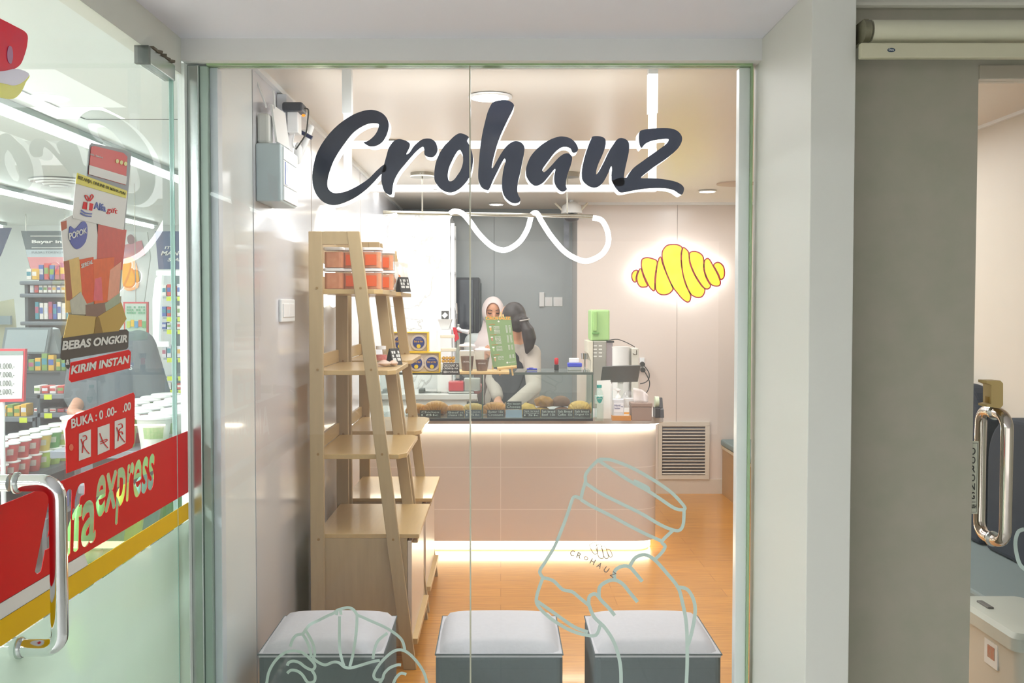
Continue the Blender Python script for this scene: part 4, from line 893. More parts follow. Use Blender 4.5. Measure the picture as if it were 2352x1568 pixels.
# drink cups
ccup = glass('cup_plastic', (.97, .97, .97, 1), .9, haze=.10); dkfill = mat('dark_chocolate_fill', '5e4238', .7, scale=50, col2='8a6a56')
def drink(px, y, z, label, h=.15, fz=.55):
    cx = P(px, 830, y).x; s = thing('drink_cup', label, 'cup', (cx, y, z)); rb, rt = .032, .046
    r_ = lambda f: rb+(rt-rb)*f
    MB().lathe([(rb-.002, .002), (r_(fz)-.002, h*fz)], (cx, y, z), 24).build('dark_filling', dkfill, s, smooth=40)
    MB().lathe([(rb, 0), (rt, h)], (cx, y, z), 24).build('clear_cup', ccup, s, smooth=40)
    MB().lathe([(rt+.003, h-.002), (rt+.003, h+.006), (rt-.004, h+.012), (.02, h+.016), (.018, h+.022), (0, h+.022)], (cx, y, z), 24).build('lid', mat('frosty_lid', 'dedbdb', .35), s, smooth=40)
    txt('CROHAUZ', [Vector((cx-.022, y-.042, z+h*.42)), Vector((cx+.022, y-.042, z+h*.42)), Vector((cx+.022, y-.042, z+h*.33)), Vector((cx-.022, y-.042, z+h*.33))], wv, s)
yd = ty+.05
drink(1073, yd, TZ+.0162, 'taller plastic drink cup with dark filling beside the window seam', h=.142, fz=.6)
drink(1107, yd-.01, TZ+.0162, 'shorter plastic drink cup with dark filling beside the menu stand', h=.118, fz=.55)
s = MB().box(P(1056, 800, yd+.22).x, P(1112, 800, yd+.22).x, yd+.17, yd+.27, TZ, TZ+.125).build('white_carton', mat('white_carton', 'e6e7e6', .5), bevel=.003); tag(s, 'plain white carton behind the plastic drink cups', 'box')
# menu on easel
ym = ty+.045; lean = .22
s = thing('menu_easel', 'small wooden easel holding the green drinks menu', 'easel', (P(1160, 850, ym).x, ym, TZ+.016))
mw = mat('easel_pine', 'dcc08a', .5)
A = lambda px, py, t=0: P(px, py, ym+lean*(P(px, py, ym).z-TZ)+t)
def bar(p, q_, w_, d_, nm): MB().tube([p, q_], w_/2, 6).build(nm, mw, s)
bar(A(1148, 862, .010), A(1150, 716, .014), .011, .01, 'easel_leg'); bar(A(1178, 862, .010), A(1155, 722, .014), .011, .01, 'easel_leg')
bar(A(1130, 857, .14), A(1150, 722, .02), .012, .01, 'easel_rear_leg')
bar(A(1142, 846, -.010), A(1187, 842, -.010), .02, .01, 'easel_ledge')
m_ = thing('menu_board', 'green drinks menu board with orange heading standing on the small easel', 'menu', A(1150, 790, 0))
Q = [A(1114, 727), A(1173, 727), A(1187, 837), A(1132, 844)]
gm = mat('menu_green', '7d9a68', .5, var=.03)
nn = (Q[1]-Q[0]).cross(Q[0]-Q[3]).normalized()
MB().add([p for p in Q]+[p-nn*.006 for p in Q], [(0, 1, 2, 3), (4, 7, 6, 5), (0, 4, 5, 1), (1, 5, 6, 2), (2, 6, 7, 3), (3, 7, 4, 0)]).build('panel', gm, m_)
def mq(u0, v0, u1, v1): f = lambda u, v: (Q[0].lerp(Q[1], u)).lerp(Q[3].lerp(Q[2], u), v)+nn*.0006; return [f(u0, v0), f(u1, v0), f(u1, v1), f(u0, v1)]
om = mat('menu_orange', 'e8a23c', .5); om2 = mat('menu_orange_text', 'd9883c', .5)
txt('CROHAUZ', mq(.02, .0, .99, .085), om, m_, offset=.04)
MB().ell(mq(.5, .1, .5, .1)[0], .006, .0008, .006, 10, 6).build('menu_seal', wv, m_)
random.seed(2)
heads = (('COFFEE', .15), ('MILK BASED', .355), ('REFRESHER', .555), ('TEA SERIES', .755))
items = [['Americano', 'Latte', 'Cappuccino', 'Mocha', 'Hazelnut', 'Caramel'], ['Chocolate', 'Matcha', 'Red Velvet', 'Taro Milk', 'Cookies', 'Vanilla'], ['Lemonade', 'Lychee', 'Peach', 'Berry Soda'], ['Lemon Tea', 'Jasmine', 'Thai Tea']]
for (hd, v), it in zip(heads, items):
    txt(hd, mq(.1, v, .34, v+.018), om2, m_, offset=.01)
    hgt = .026*len(it)
    txt(it, mq(.27, v+.04, .5, v+.04+hgt), wv, m_, offset=.01)
    txt(['22  24' if len(it) > 4 else '20  25']*len(it), mq(.74, v+.03, .94, v+.03+hgt), wv, m_, offset=.01)
    qq = mq(.1, v+.045, .19, v+.13); cxx = sum(qq, Vector())/4; col = {'COFFEE': 'd9a868', 'MILK BASED': 'b9866a', 'REFRESHER': 'a9c88a', 'TEA SERIES': 'c8a878'}[hd]
    mb = MB().add([qq[0]+nn*.001, qq[1]+nn*.001, qq[2].lerp(qq[3], .2)+nn*.001, qq[3].lerp(qq[2], .2)+nn*.001], [(0, 1, 2, 3)]); mb.build('drink_picture', mat('menu_drink_'+col, col, .5), m_)
    mb = MB().add([qq[0]+nn*.0015, qq[1]+nn*.0015, qq[1].lerp(qq[2], .25)+nn*.0015, qq[0].lerp(qq[3], .25)+nn*.0015], [(0, 1, 2, 3)]); mb.build('drink_foam', wv, m_)
MB().ell(mq(.62, .94, .62, .94)[0], .006, .001, .006, 10, 6).build('menu_logo', wv, m_)
txt('@crohauz', mq(.68, .93, .95, .955), wv, m_)
# pen, stamp, blue card box
c = B(1222, 850); s = thing('blue_pen', 'blue pen lying on the glass case top', 'pen', c)
MB().tube([c+Vector((-.03, .012, .007)), c+Vector((.03, -.01, .007))], .006, 10).build('barrel', mat('pen_blue', '3f44b8', .3), s, smooth=40); MB().box(c.x-.02, c.x+.008, c.y-.002, c.y+.008, TZ+.012, TZ+.016).build('clip', MC['pen_blue'], s)
c = B(1278, 850); s = thing('hand_stamp', 'black hand stamp with a red handle on the glass case', 'stamp', c)
MB().box(c.x-.014, c.x+.014, c.y-.01, c.y+.01, TZ, TZ+.035).build('stamp_base', blkm, s, bevel=.003)
MB().lathe([(.009, .0355), (.013, .042), (.013, .07), (.009, .076)], (c.x, c.y, TZ), 16).build('red_handle', mat('red_plastic', 'c8202a', .35), s, smooth=40)
c = B(1319, 850); s = thing('card_reader_box', 'small blue box with a white paper roll on the glass case', 'card printer', c)
MB().box(c.x-.04, c.x+.043, c.y-.035, c.y+.035, TZ, TZ+.022).build('grey_base', mat('printer_grey', 'a4aaa8', .5), s, bevel=.004)
MB().box(c.x-.042, c.x+.045, c.y-.037, c.y+.037, TZ+.0225, TZ+.046).build('blue_body', mat('royal_blue_plastic', '4250c8', .35), s, bevel=.004)
MB().box(c.x-.032, c.x+.028, c.y-.02, c.y+.01, TZ+.0465, TZ+.075).build('paper_roll', mat('paper_white', 'f2f2ef', .7), s, bevel=.003)

# ---- right end of the counter
def K(px, py): return G(px, py, KZ)
btl = glass('bottle_plastic', (.9, .97, .95, 1), .8, haze=.12, hcol=(.8, .92, .9, 1)); teal = mat('teal_cap', '3fa7a0', .4)
def bottle(px, py, label, h=.215, wrap=False):
    c = K(px, py); s = thing('water_bottle', label, 'bottle', (c.x, c.y, KZ))
    MB().lathe([(.024, 0), (.027, .01), (.026, .05), (.027, .06), (.026, .1), (.027, .15), (.02, .178), (.013, .19), (.013, h-.018)], (c.x, c.y, KZ), 24).build('clear_bottle', btl, s, smooth=50)
    MB().lathe([(.015, h-.0175), (.015, h)], (c.x, c.y, KZ), 20).build('cap', teal, s, smooth=40)
    MB().lathe([(.0275, .105 if not wrap else .09), (.0275, .15 if not wrap else .165)], (c.x, c.y, KZ), 24).build('label_band', mat('teal_label', '8fd0c8', .4, col2='3f8f90', scale=50) if wrap else mat('pale_label', 'd4e6e0', .4), s, smooth=40)
    if not wrap:
        fn = lambda a, b: Vector((c.x+(a-.5)*.04, c.y-.0285, KZ+.15-b*.045))
        flat([cat([(.05, .15), (.3, .05), (.5, .15), (.7, .05), (.95, .15), (.85, .6), (.5, .95), (.15, .6)], 4)], fn, (0, 1, 0), .0008, 'heart_logo', mat('teal_print', '2f9a90', .4), s)
        txt('pure', [fn(.2, .25), fn(.8, .25), fn(.8, .55), fn(.2, .55)], wv, s)
bottle(1376, 966, 'clear water bottle with teal cap and heart label beside the display case')
bottle(1396, 958, 'clear water bottle with teal cap and dark wrap label, the second one from the case', wrap=True)
c = K(1421, 966); s = thing('sanitizer_pump_bottle', 'white pump bottle of hand sanitizer behind the card holder', 'pump bottle', (c.x, c.y+.03, KZ)); yy = c.y+.03
MB().prism(rrect(c.x-.036, yy-.022, c.x+.036, yy+.022, .014), lambda u, v, t: Vector((u, v, t)), KZ, KZ+.13).build('bottle_body', mat('sanitizer_plastic', 'd9dde4', .25), s, bevel=.006)
MB().lathe([(.018, .131), (.016, .145), (.008, .155), (.006, .175), (.016, .177), (.016, .185)], (c.x, yy, KZ), 18).box(c.x-.03, c.x+.004, yy-.006, yy+.006, KZ+.183, KZ+.191).build('pump', wlid, s, smooth=40)
MB().box(c.x-.028, c.x+.028, yy-.0235, yy-.0225, KZ+.05, KZ+.105).build('label_panel', mat('white_label', 'eceef4', .5), s)
txt(['Hand', 'Sanitizer'], [Vector((c.x-.025, yy-.024, KZ+.098)), Vector((c.x+.01, yy-.024, KZ+.098)), Vector((c.x+.01, yy-.024, KZ+.065)), Vector((c.x-.025, yy-.024, KZ+.065))], navy, s)
MB().add([(c.x+.012, yy-.0245, KZ+.09), (c.x+.02, yy-.0245, KZ+.078), (c.x+.028, yy-.0245, KZ+.09), (c.x+.02, yy-.0245, KZ+.084)], [(0, 1, 2, 3)]).build('v_logo', navy, s)
a, b = K(1406, 966), K(1450, 966); yy = a.y
s = thing('name_card_holder', 'orange wooden holder with white and orange name cards', 'card holder', ((a.x+b.x)/2, yy+.02, KZ))
MB().box(a.x, b.x, yy, yy+.05, KZ, KZ+.03).build('holder', mat('orange_wood', 'c98a3c', .5, scale=20), s, bevel=.002)
MB().prism([(a.x+.008, .0), (b.x-.01, .0), (b.x-.01, .045), (a.x+.008, .045)], lambda u, v, t: Vector((u, yy+.012+t+.2*v, KZ+.0302+v)), 0, .012).build('name_cards', wv, s)
MB().prism([(a.x+.009, .008), (b.x-.011, .008), (b.x-.011, .02), (a.x+.009, .02)], lambda u, v, t: Vector((u, yy+.011+t+.2*v, KZ+.0302+v)), 0, .0009).build('orange_stripe', om, s)
a, b = K(1451, 966), K(1497, 966)
s = thing('tissue_box', 'brown leather tissue box with a tissue pulled out', 'tissue box', ((a.x+b.x)/2, yy+.06, KZ)); tb = mat('taupe_leather', '9a8478', .6, scale=40, bump=.2)
MB().box(a.x, b.x, yy, yy+.11, KZ, KZ+.082).build('box_body', tb, s, bevel=.004)
MB().box(a.x-.003, b.x+.004, yy-.003, yy+.113, KZ+.0822, KZ+.106).build('box_lid', tb, s, bevel=.004)
mb = MB(); n = 10; v = []; f = []
for i in range(n+1):
    for j in range(6):
        u, q = i/n, j/5; v.append((a.x+.018+.085*u+.012*q*math.sin(3*u), yy+.05+.018*math.sin(u*9+q*2)*(.3+q)+.01*q, KZ+.1062+q*(.085-.045*u*u)))
for i in range(n):
    for j in range(5): k = i*6+j; f.append((k, k+1, k+7, k+6))
o = mb.add(v, f).build('tissue', mat('tissue_paper', 'e6dcd8', .8), s, smooth=80); so = o.modifiers.new('s', 'SOLIDIFY'); so.thickness = .001
c = K(1497, 955); s = thing('tape_dispenser', 'pale green tape roll on a black stand behind the tissue box', 'tape dispenser', (c.x+.02, yy+.2, KZ))
MB().lathe([(.034, -.012), (.034, .012)], (c.x+.02, yy+.2, KZ+.095), 24, 'X').build('tape_roll', mat('pale_green_tape', 'c8d4b8', .4), s, smooth=40)
MB().prism([(-.05, 0), (.06, 0), (.03, .12), (-.0, .06), (-.03, .05)], lambda u, v, t: Vector((c.x+.035+t, yy+.2+u*.9, KZ+v)), 0, .025).build('stand', mat('black_plastic', '35302f', .4), s, bevel=.002)
MB().box(c.x+.005, c.x+.0345, yy+.15, yy+.25, KZ, KZ+.06).build('stand_foot', MC['black_plastic'], s, bevel=.003)
# flyers behind bottles
a, b = K(1366, 955), K(1404, 955)
s = thing('flyer_stand', 'white paper flyers standing behind the water bottles', 'flyers', ((a.x+b.x)/2, yy+.12, KZ))
for k in range(3): MB().prism([(a.x+k*.004, 0), (b.x-.02+k*.006, 0), (b.x-.02+k*.006, .235-k*.012), (a.x+k*.004, .23-k*.012)], lambda u, v, t: Vector((u, yy+.12+k*.012+t+.06*v, KZ+v)), 0, .0015).build('flyer', MC['paper_white'], s)
# tablet till
ypt = yy+.26; TQ = [P(1384, 842, ypt), P(1472, 838, ypt+.0), P(1465, 876, ypt+.06), P(1379, 878, ypt+.06)]
TQ = [P(1384, 842, ypt+.0), P(1472, 839, ypt+.0), P(1465, 877, ypt+.05), P(1379, 879, ypt+.05)]
s = thing('till_tablet', 'dark grey till tablet seen from behind on the counter', 'tablet', ((TQ[0].x+TQ[1].x)/2, ypt+.06, KZ))
n2 = (TQ[1]-TQ[0]).cross(TQ[3]-TQ[0]).normalized()
if n2.y < 0: n2 = -n2
MB().add(TQ+[p+n2*.01 for p in TQ], [(0, 1, 2, 3), (4, 7, 6, 5), (0, 4, 5, 1), (1, 5, 6, 2), (2, 6, 7, 3), (3, 7, 4, 0)]).build('tablet_back', mat('graphite', '62635f', .4, .2), s, bevel=.003)
mx_ = (TQ[0].x+TQ[1].x)/2
MB().cb((mx_, ypt+.07, KZ+.12), .035, .02, .24).build('stand_neck', mat('stand_white', 'dedfd9', .4), s); MB().box(mx_-.09, mx_+.09, ypt+.0, ypt+.15, KZ, KZ+.012).build('stand_base', MC['stand_white'], s, bevel=.003)
# wrapped paper cup bag under tablet
c = K(1427, 950); s = thing('plastic_wrapped_cups', 'clear plastic bag of cups under the till tablet', 'bag', (c.x, yy+.16, KZ))
MB().ell((c.x+.02, yy+.17, KZ+.085), .055, .035, .085, warp=lambda p: Vector((p.x*(1+.08*math.sin(p.z*80)), p.y, p.z))).build('bag', clearp, s, smooth=60)
MB().lathe([(.03, .01), (.04, .12)], (c.x+.02, yy+.17, KZ), 18).build('cup_stack', wlid, s, smooth=40)
# cup sealing machine
ys = 6.75; X = lambda px, y=ys: P(px, 800, y).x; Zp = lambda py, y=ys: P(1350, py, y).z
grm = mat('machine_grey', 'a9a69c', .35, .4); iv = mat('machine_ivory', 'dcd6c4', .4)
s = thing('cup_sealing_machine', 'tall grey and ivory cup sealing machine behind the display case', 'machine', (X(1372), ys+.15, KZ))
MB().box(X(1362), X(1393), ys, ys+.3, KZ, Zp(783)).build('machine_body', grm, s, bevel=.004)
MB().prism([(X(1353), KZ), (X(1361.5), KZ), (X(1361.5), Zp(783)), (X(1350), Zp(783)), (X(1350), Zp(810)), (X(1358), Zp(830))], lambda u, v, t: Vector((u, t, v)), ys-.012, ys+.3).build('side_panel', iv, s, bevel=.003)
mb = MB()
for i in range(4):
    for j in range(2): mb.cb((X(1367+j*12), ys-.001, Zp(794+i*8)), .022, .004, .008)
mb.build('vent_slots', mat('bright_slot', 'efeee6', .2, .2), s)
MB().lathe([(.022, -.02), (.026, .02)], (X(1344), ys+.03, Zp(818)), 16).cb((X(1344), ys+.03, Zp(840)), .012, .012, .1).build('chrome_lever', chrome, s, smooth=40)
MB().box(X(1394), X(1408), ys+.02, ys+.12, KZ, Zp(787)).build('clear_magazine', glass('magazine_plastic', (.8, .78, .82, 1), .6, haze=.3, hcol=(.6, .58, .62, 1)), s)
MB().box(X(1393), X(1411), ys+.01, ys+.13, Zp(787), Zp(783)).build('magazine_cap', blkm, s)
s = thing('green_water_dispenser', 'light green plastic box with a bar handle on the sealing machine', 'dispenser', (X(1379), ys+.12, Zp(783)))
GREEN = s; gp = mat('light_green_plastic', 'aed58e', .35, var=.02)
MB().box(X(1358), X(1401), ys+.02, ys+.26, Zp(782.5), Zp(711)).build('green_body', gp, s, bevel=.012, bseg=3)
MB().box(X(1362), X(1371), ys-.015, ys+.019, Zp(760), Zp(714)).build('bar_handle', mat('green_handle', 'a2cc80', .35), s, bevel=.006)
MB().cb((X(1368), ys+.0, Zp(765)), .05, .03, .012).build('spout', mat('green_dark', '6fa25a', .4), s, bevel=.003)
yk = 6.55
s = thing('white_water_boiler', 'white plastic boiler jug with a mounting box behind the till tablet', 'appliance', (P(1430, 800, yk).x, yk+.1, KZ))
zb_ = P(1430, 880, yk).z
cx = P(1429, 800, yk).x
MB().lathe([(.056, 0), (.058, P(1, 799, yk).z-KZ-.006), (.06, P(1, 797, yk).z-KZ)], (cx, yk+.07, KZ), 30).build('jug_body', mat('glossy_white', 'e8e7e4', .2), s, smooth=40)
MB().box(P(1452, 800, yk).x, P(1468, 800, yk).x, yk+.02, yk+.16, KZ, P(1, 800, yk).z).build('control_box', mat('off_white_plastic', 'd5d2c6', .4), s, bevel=.004)
MB().tube([(P(1455, 812, yk).x, yk+.015, P(1, 812, yk).z), (P(1456, 814, yk).x, yk-.005, P(1, 814, yk).z), (P(1462, 814, yk).x, yk-.005, P(1, 814, yk).z), (P(1462, 804, yk).x, yk-.005, P(1, 804, yk).z)], .003, 6).build('wire_hook', mat('bronze_wire', '5c5340', .4, .6), s)
# wall outlet with plugs and cables
Yw = BY-.001
s = thing('wall_outlet', 'white wall outlet with black plugs right of the till tablet', 'socket', P(1474, 830, Yw))
MB().box(P(1469, 830, Yw).x, P(1480, 830, Yw).x, Yw-.012, Yw, P(1, 845, Yw).z, P(1, 821, Yw).z).build('outlet_plate', trimw, s, bevel=.002)
bp = mat('black_rubber', '3a3d38', .5)
for i, (px, py) in enumerate(((1475, 836), (1476, 849))):
    p = P(px, py, Yw-.05); pl = MB().lathe([(.019, -.036), (.021, 0), (.012, .036)], p, 14, 'Y').build('plug', bp, s, smooth=40)
mb = MB()
mb.tube([P(*q, 8.1) for q in cat([(1478, 838), (1486, 848), (1491, 858), (1490, 870), (1482, 878), (1470, 881)], 4, False)], .004, 8)
mb.tube([P(*q, 8.09) for q in cat([(1479, 851), (1486, 862), (1492, 878), (1490, 892), (1484, 903)], 4, False)], .004, 8)
mb.build('power_cable', bp, s, smooth=60)
o = MB().tube([P(*q, 6.95) for q in cat([(1399, 781), (1418, 779), (1436, 785), (1452, 793), (1458, 797)], 4, False)], .003, 8).build('power_cable', bp, GREEN, smooth=60); o.name = 'power_cable'; pass

# ================= PENDANT
PY = 6.38; rodz = P(1150, 492, PY).z; met = mat('pendant_metal', 'aaa79c', .3, .9)
s = thing('wavy_pendant_lamp', 'white glowing wavy tube pendant on a metal rod over the counter', 'pendant lamp', (P(1140, 492, PY).x, PY, rodz))
MB().tube([P(880, 488, PY), P(1362, 497, PY)], .013, 16).build('rod', met, s, smooth=60)
for x in (970, 1303):
    xx = P(x, 450, PY).x; MB().lathe([(.075, CEIL-.028), (.075, CEIL)], (xx, PY, 0), 32).build('canopy', met, s, smooth=40)
    MB().tube([(xx, PY, CEIL-.028), (xx, PY, P(x, 490, PY).z)], .005, 8).build('drop_rod', met, s)
    MB().ell((xx-.005, PY-.076, CEIL-.014), .006, .004, .006, 8, 6).build('canopy_screw', chrome, s)
def wv3(pts): return [P(a, b, PY+d) for a, b, d in cat(pts, 6, False)]
TB = [[(1362, 500, 0), (1382, 506, 0), (1395, 530, 0), (1397, 558, 0), (1384, 582, 0), (1358, 597, 0), (1335, 598, 0), (1300, 580, -.01), (1268, 545, -.03), (1245, 510, -.04), (1235, 492, -.035), (1228, 489, -.01), (1220, 497, .03), (1212, 525, .03), (1195, 553, .02), (1172, 570, 0), (1152, 574, 0), (1128, 564, -.01), (1100, 537, -.03), (1078, 507, -.04), (1062, 490, -.04), (1046, 485, -.03), (1036, 489, 0), (1026, 505, .03), (1010, 540, .03), (985, 572, .02), (950, 592, 0), (918, 590, 0), (894, 570, 0), (882, 540, 0), (885, 512, 0), (898, 497, 0), (912, 493, 0)]]
MB().tube(wv3(TB[0]), .0165, 16).build('led_tube', emat('pendant_glow', 'ffffff', 7), s, smooth=80)

# ================= shop ceiling downlights
for (px, py, nm) in ((1126, 219, 'large bright one near the window above the letter h'), (1140, 467, 'small one near the back wall above the pendant'), (1625, 437, 'small one at the right above the croissant sign'), (900, 325, 'one hidden behind the letters at the left')):
    c = G(px, py, CEIL); c.y = min(c.y, 8.45); r = .088 if px == 1126 else .065
    s = thing('downlight', 'round recessed ceiling downlight, '+nm, 'ceiling lamp', (c.x, c.y, CEIL-.012))
    MB().lathe([(r, -.004), (r, -.010), (r*.86, -.012), (r*.86, -.004)], (c.x, c.y, CEIL), 32).build('trim_ring', trimw, s, smooth=40)
    MB().lathe([(0, -.009), (r*.85, -.009), (r*.85, -.006)], (c.x, c.y, CEIL), 32).build('diffuser', DOWN, s)
c = G(1690, 421, CEIL)
s = MB()
s.lathe([(.13, 0), (.13, -.008), (.1, -.012)], (c.x, c.y, CEIL), 24)
tag(s.build('ceiling_vent', mat('vent_beige', 'cdb6a4', .5, scale=60, var=.1), smooth=40), 'round beige ceiling vent at the right above the croissant sign', 'vent')
# ================= back area
# wall grille
Yw = BY-.001
s = thing('wall_vent_grille', 'large louvred ventilation grille low on the back wall', 'vent', P(1570, 1034, Yw))
a, b = P(1512, 968, Yw), P(1628, 1100, Yw); gf = mat('grille_frame', 'd0c8ba', .4)
mb = MB().box(a.x, b.x, Yw-.02, Yw, b.z, b.z+.035).box(a.x, b.x, Yw-.02, Yw, a.z-.03, a.z).box(a.x, a.x+.03, Yw-.02, Yw, b.z+.035, a.z-.03).box(b.x-.035, b.x, Yw-.02, Yw, b.z+.035, a.z-.03)
mb.build('frame', gf, s, bevel=.002)
MB().box(a.x+.03, b.x-.035, Yw-.004, Yw-.001, b.z+.035, a.z-.03).build('dark_void', mat('vent_dark', '6a625c', .8, scale=14, col2='4c4a52'), s)
n = 16
for k in range(n):
    z = b.z+.045+(a.z-.03-b.z-.045-.005)*k/(n-1); MB().cb(((a.x+b.x)/2, Yw-.013, z), (b.x-a.x)-.066, .014, .007, rx=-.5).build('louvre', gf, s)
# bench on the right
bw = mat('bench_wood', 'b18a58', .4, scale=8, stretch=(6, .6, 6), var=.1); bpad = mat('teal_grey_pad', '7f8d8c', .7); navyf = mat('navy_upholstery', '2c343f', .85, scale=50, var=.08)
s = thing('wall_bench', 'long wooden bench with grey seat pad along the right wall', 'bench', (2.03, 5.6, 0))
MB().box(1.815, RX-.005, 2.75, BY-.02, 0, .40).build('bench_box', bw, s)
MB().box(1.80, RX-.005, 2.74, BY-.016, .402, .45).build('seat_pad', bpad, s, bevel=.012)
MB().box(1.806, 1.814, 2.75, BY-.022, .375, .398).build('edge_strip', mat('bench_edge', 'd3c2a4', .4), s)
for i in range(6):
    y0 = 2.95+i*.78+.02
    if i < 2: y0 = (3.05, 3.78)[i]
    else: y0 = 4.50+(i-2)*.9
    wd = .66 if i < 2 else .8; hh = 1.06 if i < 2 else 1.17
    nm = ('nearest to the glass door', 'second from the glass door', 'third from the glass door', 'fourth from the glass door', 'fifth from the glass door', 'farthest from the glass door')[i]
    pl = rrect(y0, .452, y0+wd, hh, .2, 8); pl = [(u, (.452 if v < .66 else v)) for u, v in pl]
    poly = [(y0, .452), (y0+wd, .452)]+[(y0+wd-.2+.2*math.cos(a_), hh-.2+.2*math.sin(a_)) for a_ in [math.pi/2*k/8 for k in range(9)]]+[(y0+.2+.2*math.cos(a_), hh-.2+.2*math.sin(a_)) for a_ in [math.pi/2+math.pi/2*k/8 for k in range(9)]]
    o = MB().prism(poly, lambda u, v, t: Vector((t, u, v)), RX-.095, RX-.004).build('back_cushion', navyf, bevel=.02, bseg=3)
    tag(o, 'navy round-topped back cushion on the wall bench, '+nm, 'cushion')
# waste bin
yb_ = 3.02; xa = 1.572
s = thing('pedal_waste_bin', 'off-white plastic waste bin with a sticker behind the right glass door', 'bin', (xa+.11, yb_+.2, 0))
binm = mat('bin_plastic', 'cfccbd', .4, var=.02); zt = P(2252, 1366, 3.42).z
def loft(mb, secs):
    v = []; f = []; n = len(secs[0])
    for sc_ in secs: v += sc_
    for i in range(len(secs)-1):
        for k in range(n): f.append((i*n+k, i*n+(k+1) % n, (i+1)*n+(k+1) % n, (i+1)*n+k))
    f.append(tuple(range(n))[::-1]); f.append(tuple((len(secs)-1)*n+k for k in range(n))); return mb.add(v, f)
sec = lambda z, k: [(x, y, z) for x, y in rrect(xa+k, yb_+k, xa+.22-k, yb_+.40-k, .03)]
loft(MB(), [sec(0, .035), sec(zt-.06, .008)]).build('bin_body', binm, s, smooth=30)
loft(MB(), [sec(zt-.06, -.008), sec(zt-.02, -.01), sec(zt-.004, 0), sec(zt, .02)]).build('bin_lid', mat('bin_lid_plastic', 'c5cbc0', .35), s, smooth=30)
MB().box(xa+.03, xa+.05, yb_+.24, yb_+.32, zt-.001, zt+.006).build('lid_latch', mat('latch_grey', '6a6a66', .5), s, bevel=.002)
MB().box(xa+.008, xa+.0125, 3.15, 3.235, zt-.165, zt-.085).build('product_sticker', wv, s); MB().cb((xa+.0072, 3.19, zt-.12), .001, .045, .04).build('sticker_picture', mat('sticker_pic', 'a8a48c', .5, scale=90, col2='c8583c'), s)

# left wall things: fuse box, switch, mirror, router etc.
FX = WX
def WP(px, py, X=WX): return D(px, py, X)
fy0 = 3.56; za, zb_ = P(600, 328, fy0).z, P(600, 462, fy0).z; xo = P(645, 400, fy0).x
s = thing('fuse_box', 'pale grey wall fuse box with a blue strip on the left wall', 'fuse box', (FX, fy0+.15, zb_))
fbm = mat('fuse_box_grey', 'bccbd0', .35); y1 = xo/ray(680, 400).x*ray(680, 400).y
MB().box(FX+.0005, xo, fy0, y1, zb_, za).build('box_body', fbm, s, bevel=.006)
MB().box(xo-.002, xo+.006, fy0+.03, y1, zb_+.06, za-.055).build('door_cover', trimw, s, bevel=.003)
MB().box(xo+.0055, xo+.008, fy0+.045, fy0+.085, zb_+.065, za-.06).build('blue_strip', mat('blue_translucent', '4a66b8', .2), s)
MB().box(xo-.004, xo+.0055, fy0+.03, y1, za-.052, za-.008).box(xo-.004, xo+.0055, fy0+.03, y1, zb_+.008, zb_+.057).build('front_rim', trimw, s)
s = thing('white_panel_board', 'thin white board leaning above the fuse box', 'board', (FX+.03, 3.7, za))
q0 = [P(625, 239, 3.60), P(655, 260, 3.74), P(666, 343, 3.74), P(637, 325, 3.60)]
nb = (q0[1]-q0[0]).cross(q0[3]-q0[0]).normalized(); nb = nb if nb.x > 0 else -nb
MB().add(q0+[p-nb*.008 for p in q0], [(0, 1, 2, 3), (4, 7, 6, 5), (0, 4, 5, 1), (1, 5, 6, 2), (2, 6, 7, 3), (3, 7, 4, 0)]).build('board_face', trimw, s)
s = thing('wifi_router', 'white router box with thin antennas on the fuse box', 'router', (FX+.03, 3.6, za+.002))
MB().box(FX+.002, P(622, 300, 3.6).x, 3.575, 3.64, za+.001, P(600, 262, 3.6).z).build('router_body', mat('router_white', 'd6d8d4', .4), s, bevel=.01)
for (a_, b_) in (((588, 182), (612, 247)), ((628, 208), (631, 250))): MB().tube([P(*a_, 3.6), P(*b_, 3.6)], .0035, 8).build('antenna', trimw, s)
c0 = P(675, 248, 3.95)
s = thing('power_adapter_cluster', 'black power adapter in a white wall socket high on the left wall', 'adapter', (FX, 3.95, c0.z))
MB().box(FX+.001, P(662, 250, 3.93).x, 3.90, 4.02, P(660, 345, 3.95).z, P(660, 222, 3.95).z).build('socket_strip', mat('socket_white', 'd2d6dc', .4), s, bevel=.003)
MB().box(P(651, 248, 3.9).x, P(698, 248, 3.9).x, 3.87, 3.96, P(1, 258, 3.9).z, P(1, 237, 3.9).z).build('black_adapter', mat('adapter_black', '3c4048', .4), s, bevel=.008)
MB().box(P(663, 270, 3.92).x, P(688, 270, 3.92).x, 3.89, 3.96, P(1, 307, 3.92).z, P(1, 259, 3.92).z).build('white_adapter', trimw, s, bevel=.004)
MB().ell(P(697, 265, 3.88), .007, .006, .005, 12, 8).build('orange_indicator', emat('orange_led', 'ff7020', 3), s)
MB().tube([P(*q, 3.9) for q in cat([(699, 249), (708, 252), (707, 275), (703, 305), (692, 325), (679, 343)], 4, False)], .003, 8).build('cable', bp, s, smooth=60)
MB().tube([P(*q, 3.92) for q in cat([(676, 307), (672, 330), (678, 343)], 4, False)], .003, 8).build('white_cable', trimw, s)
s = thing('wall_camera_bracket', 'white bracket arm with a dark stick on the left wall beside the sign', 'bracket', P(700, 320, 4.1))
mb = MB().tube([P(715, 290, 4.15), P(700, 330, 4.12), P(686, 365, 4.1)], .013, 10); mb.build('arm', trimw, s, smooth=60)
MB().tube([P(691, 303, 4.08), P(717, 317, 4.08)], .008, 8).build('dark_stick', mat('ink_blue', '2c3454', .4), s)
MB().ell(P(685, 352, 4.1), .018, .018, .045).build('drop_tip', trimw, s, smooth=60)
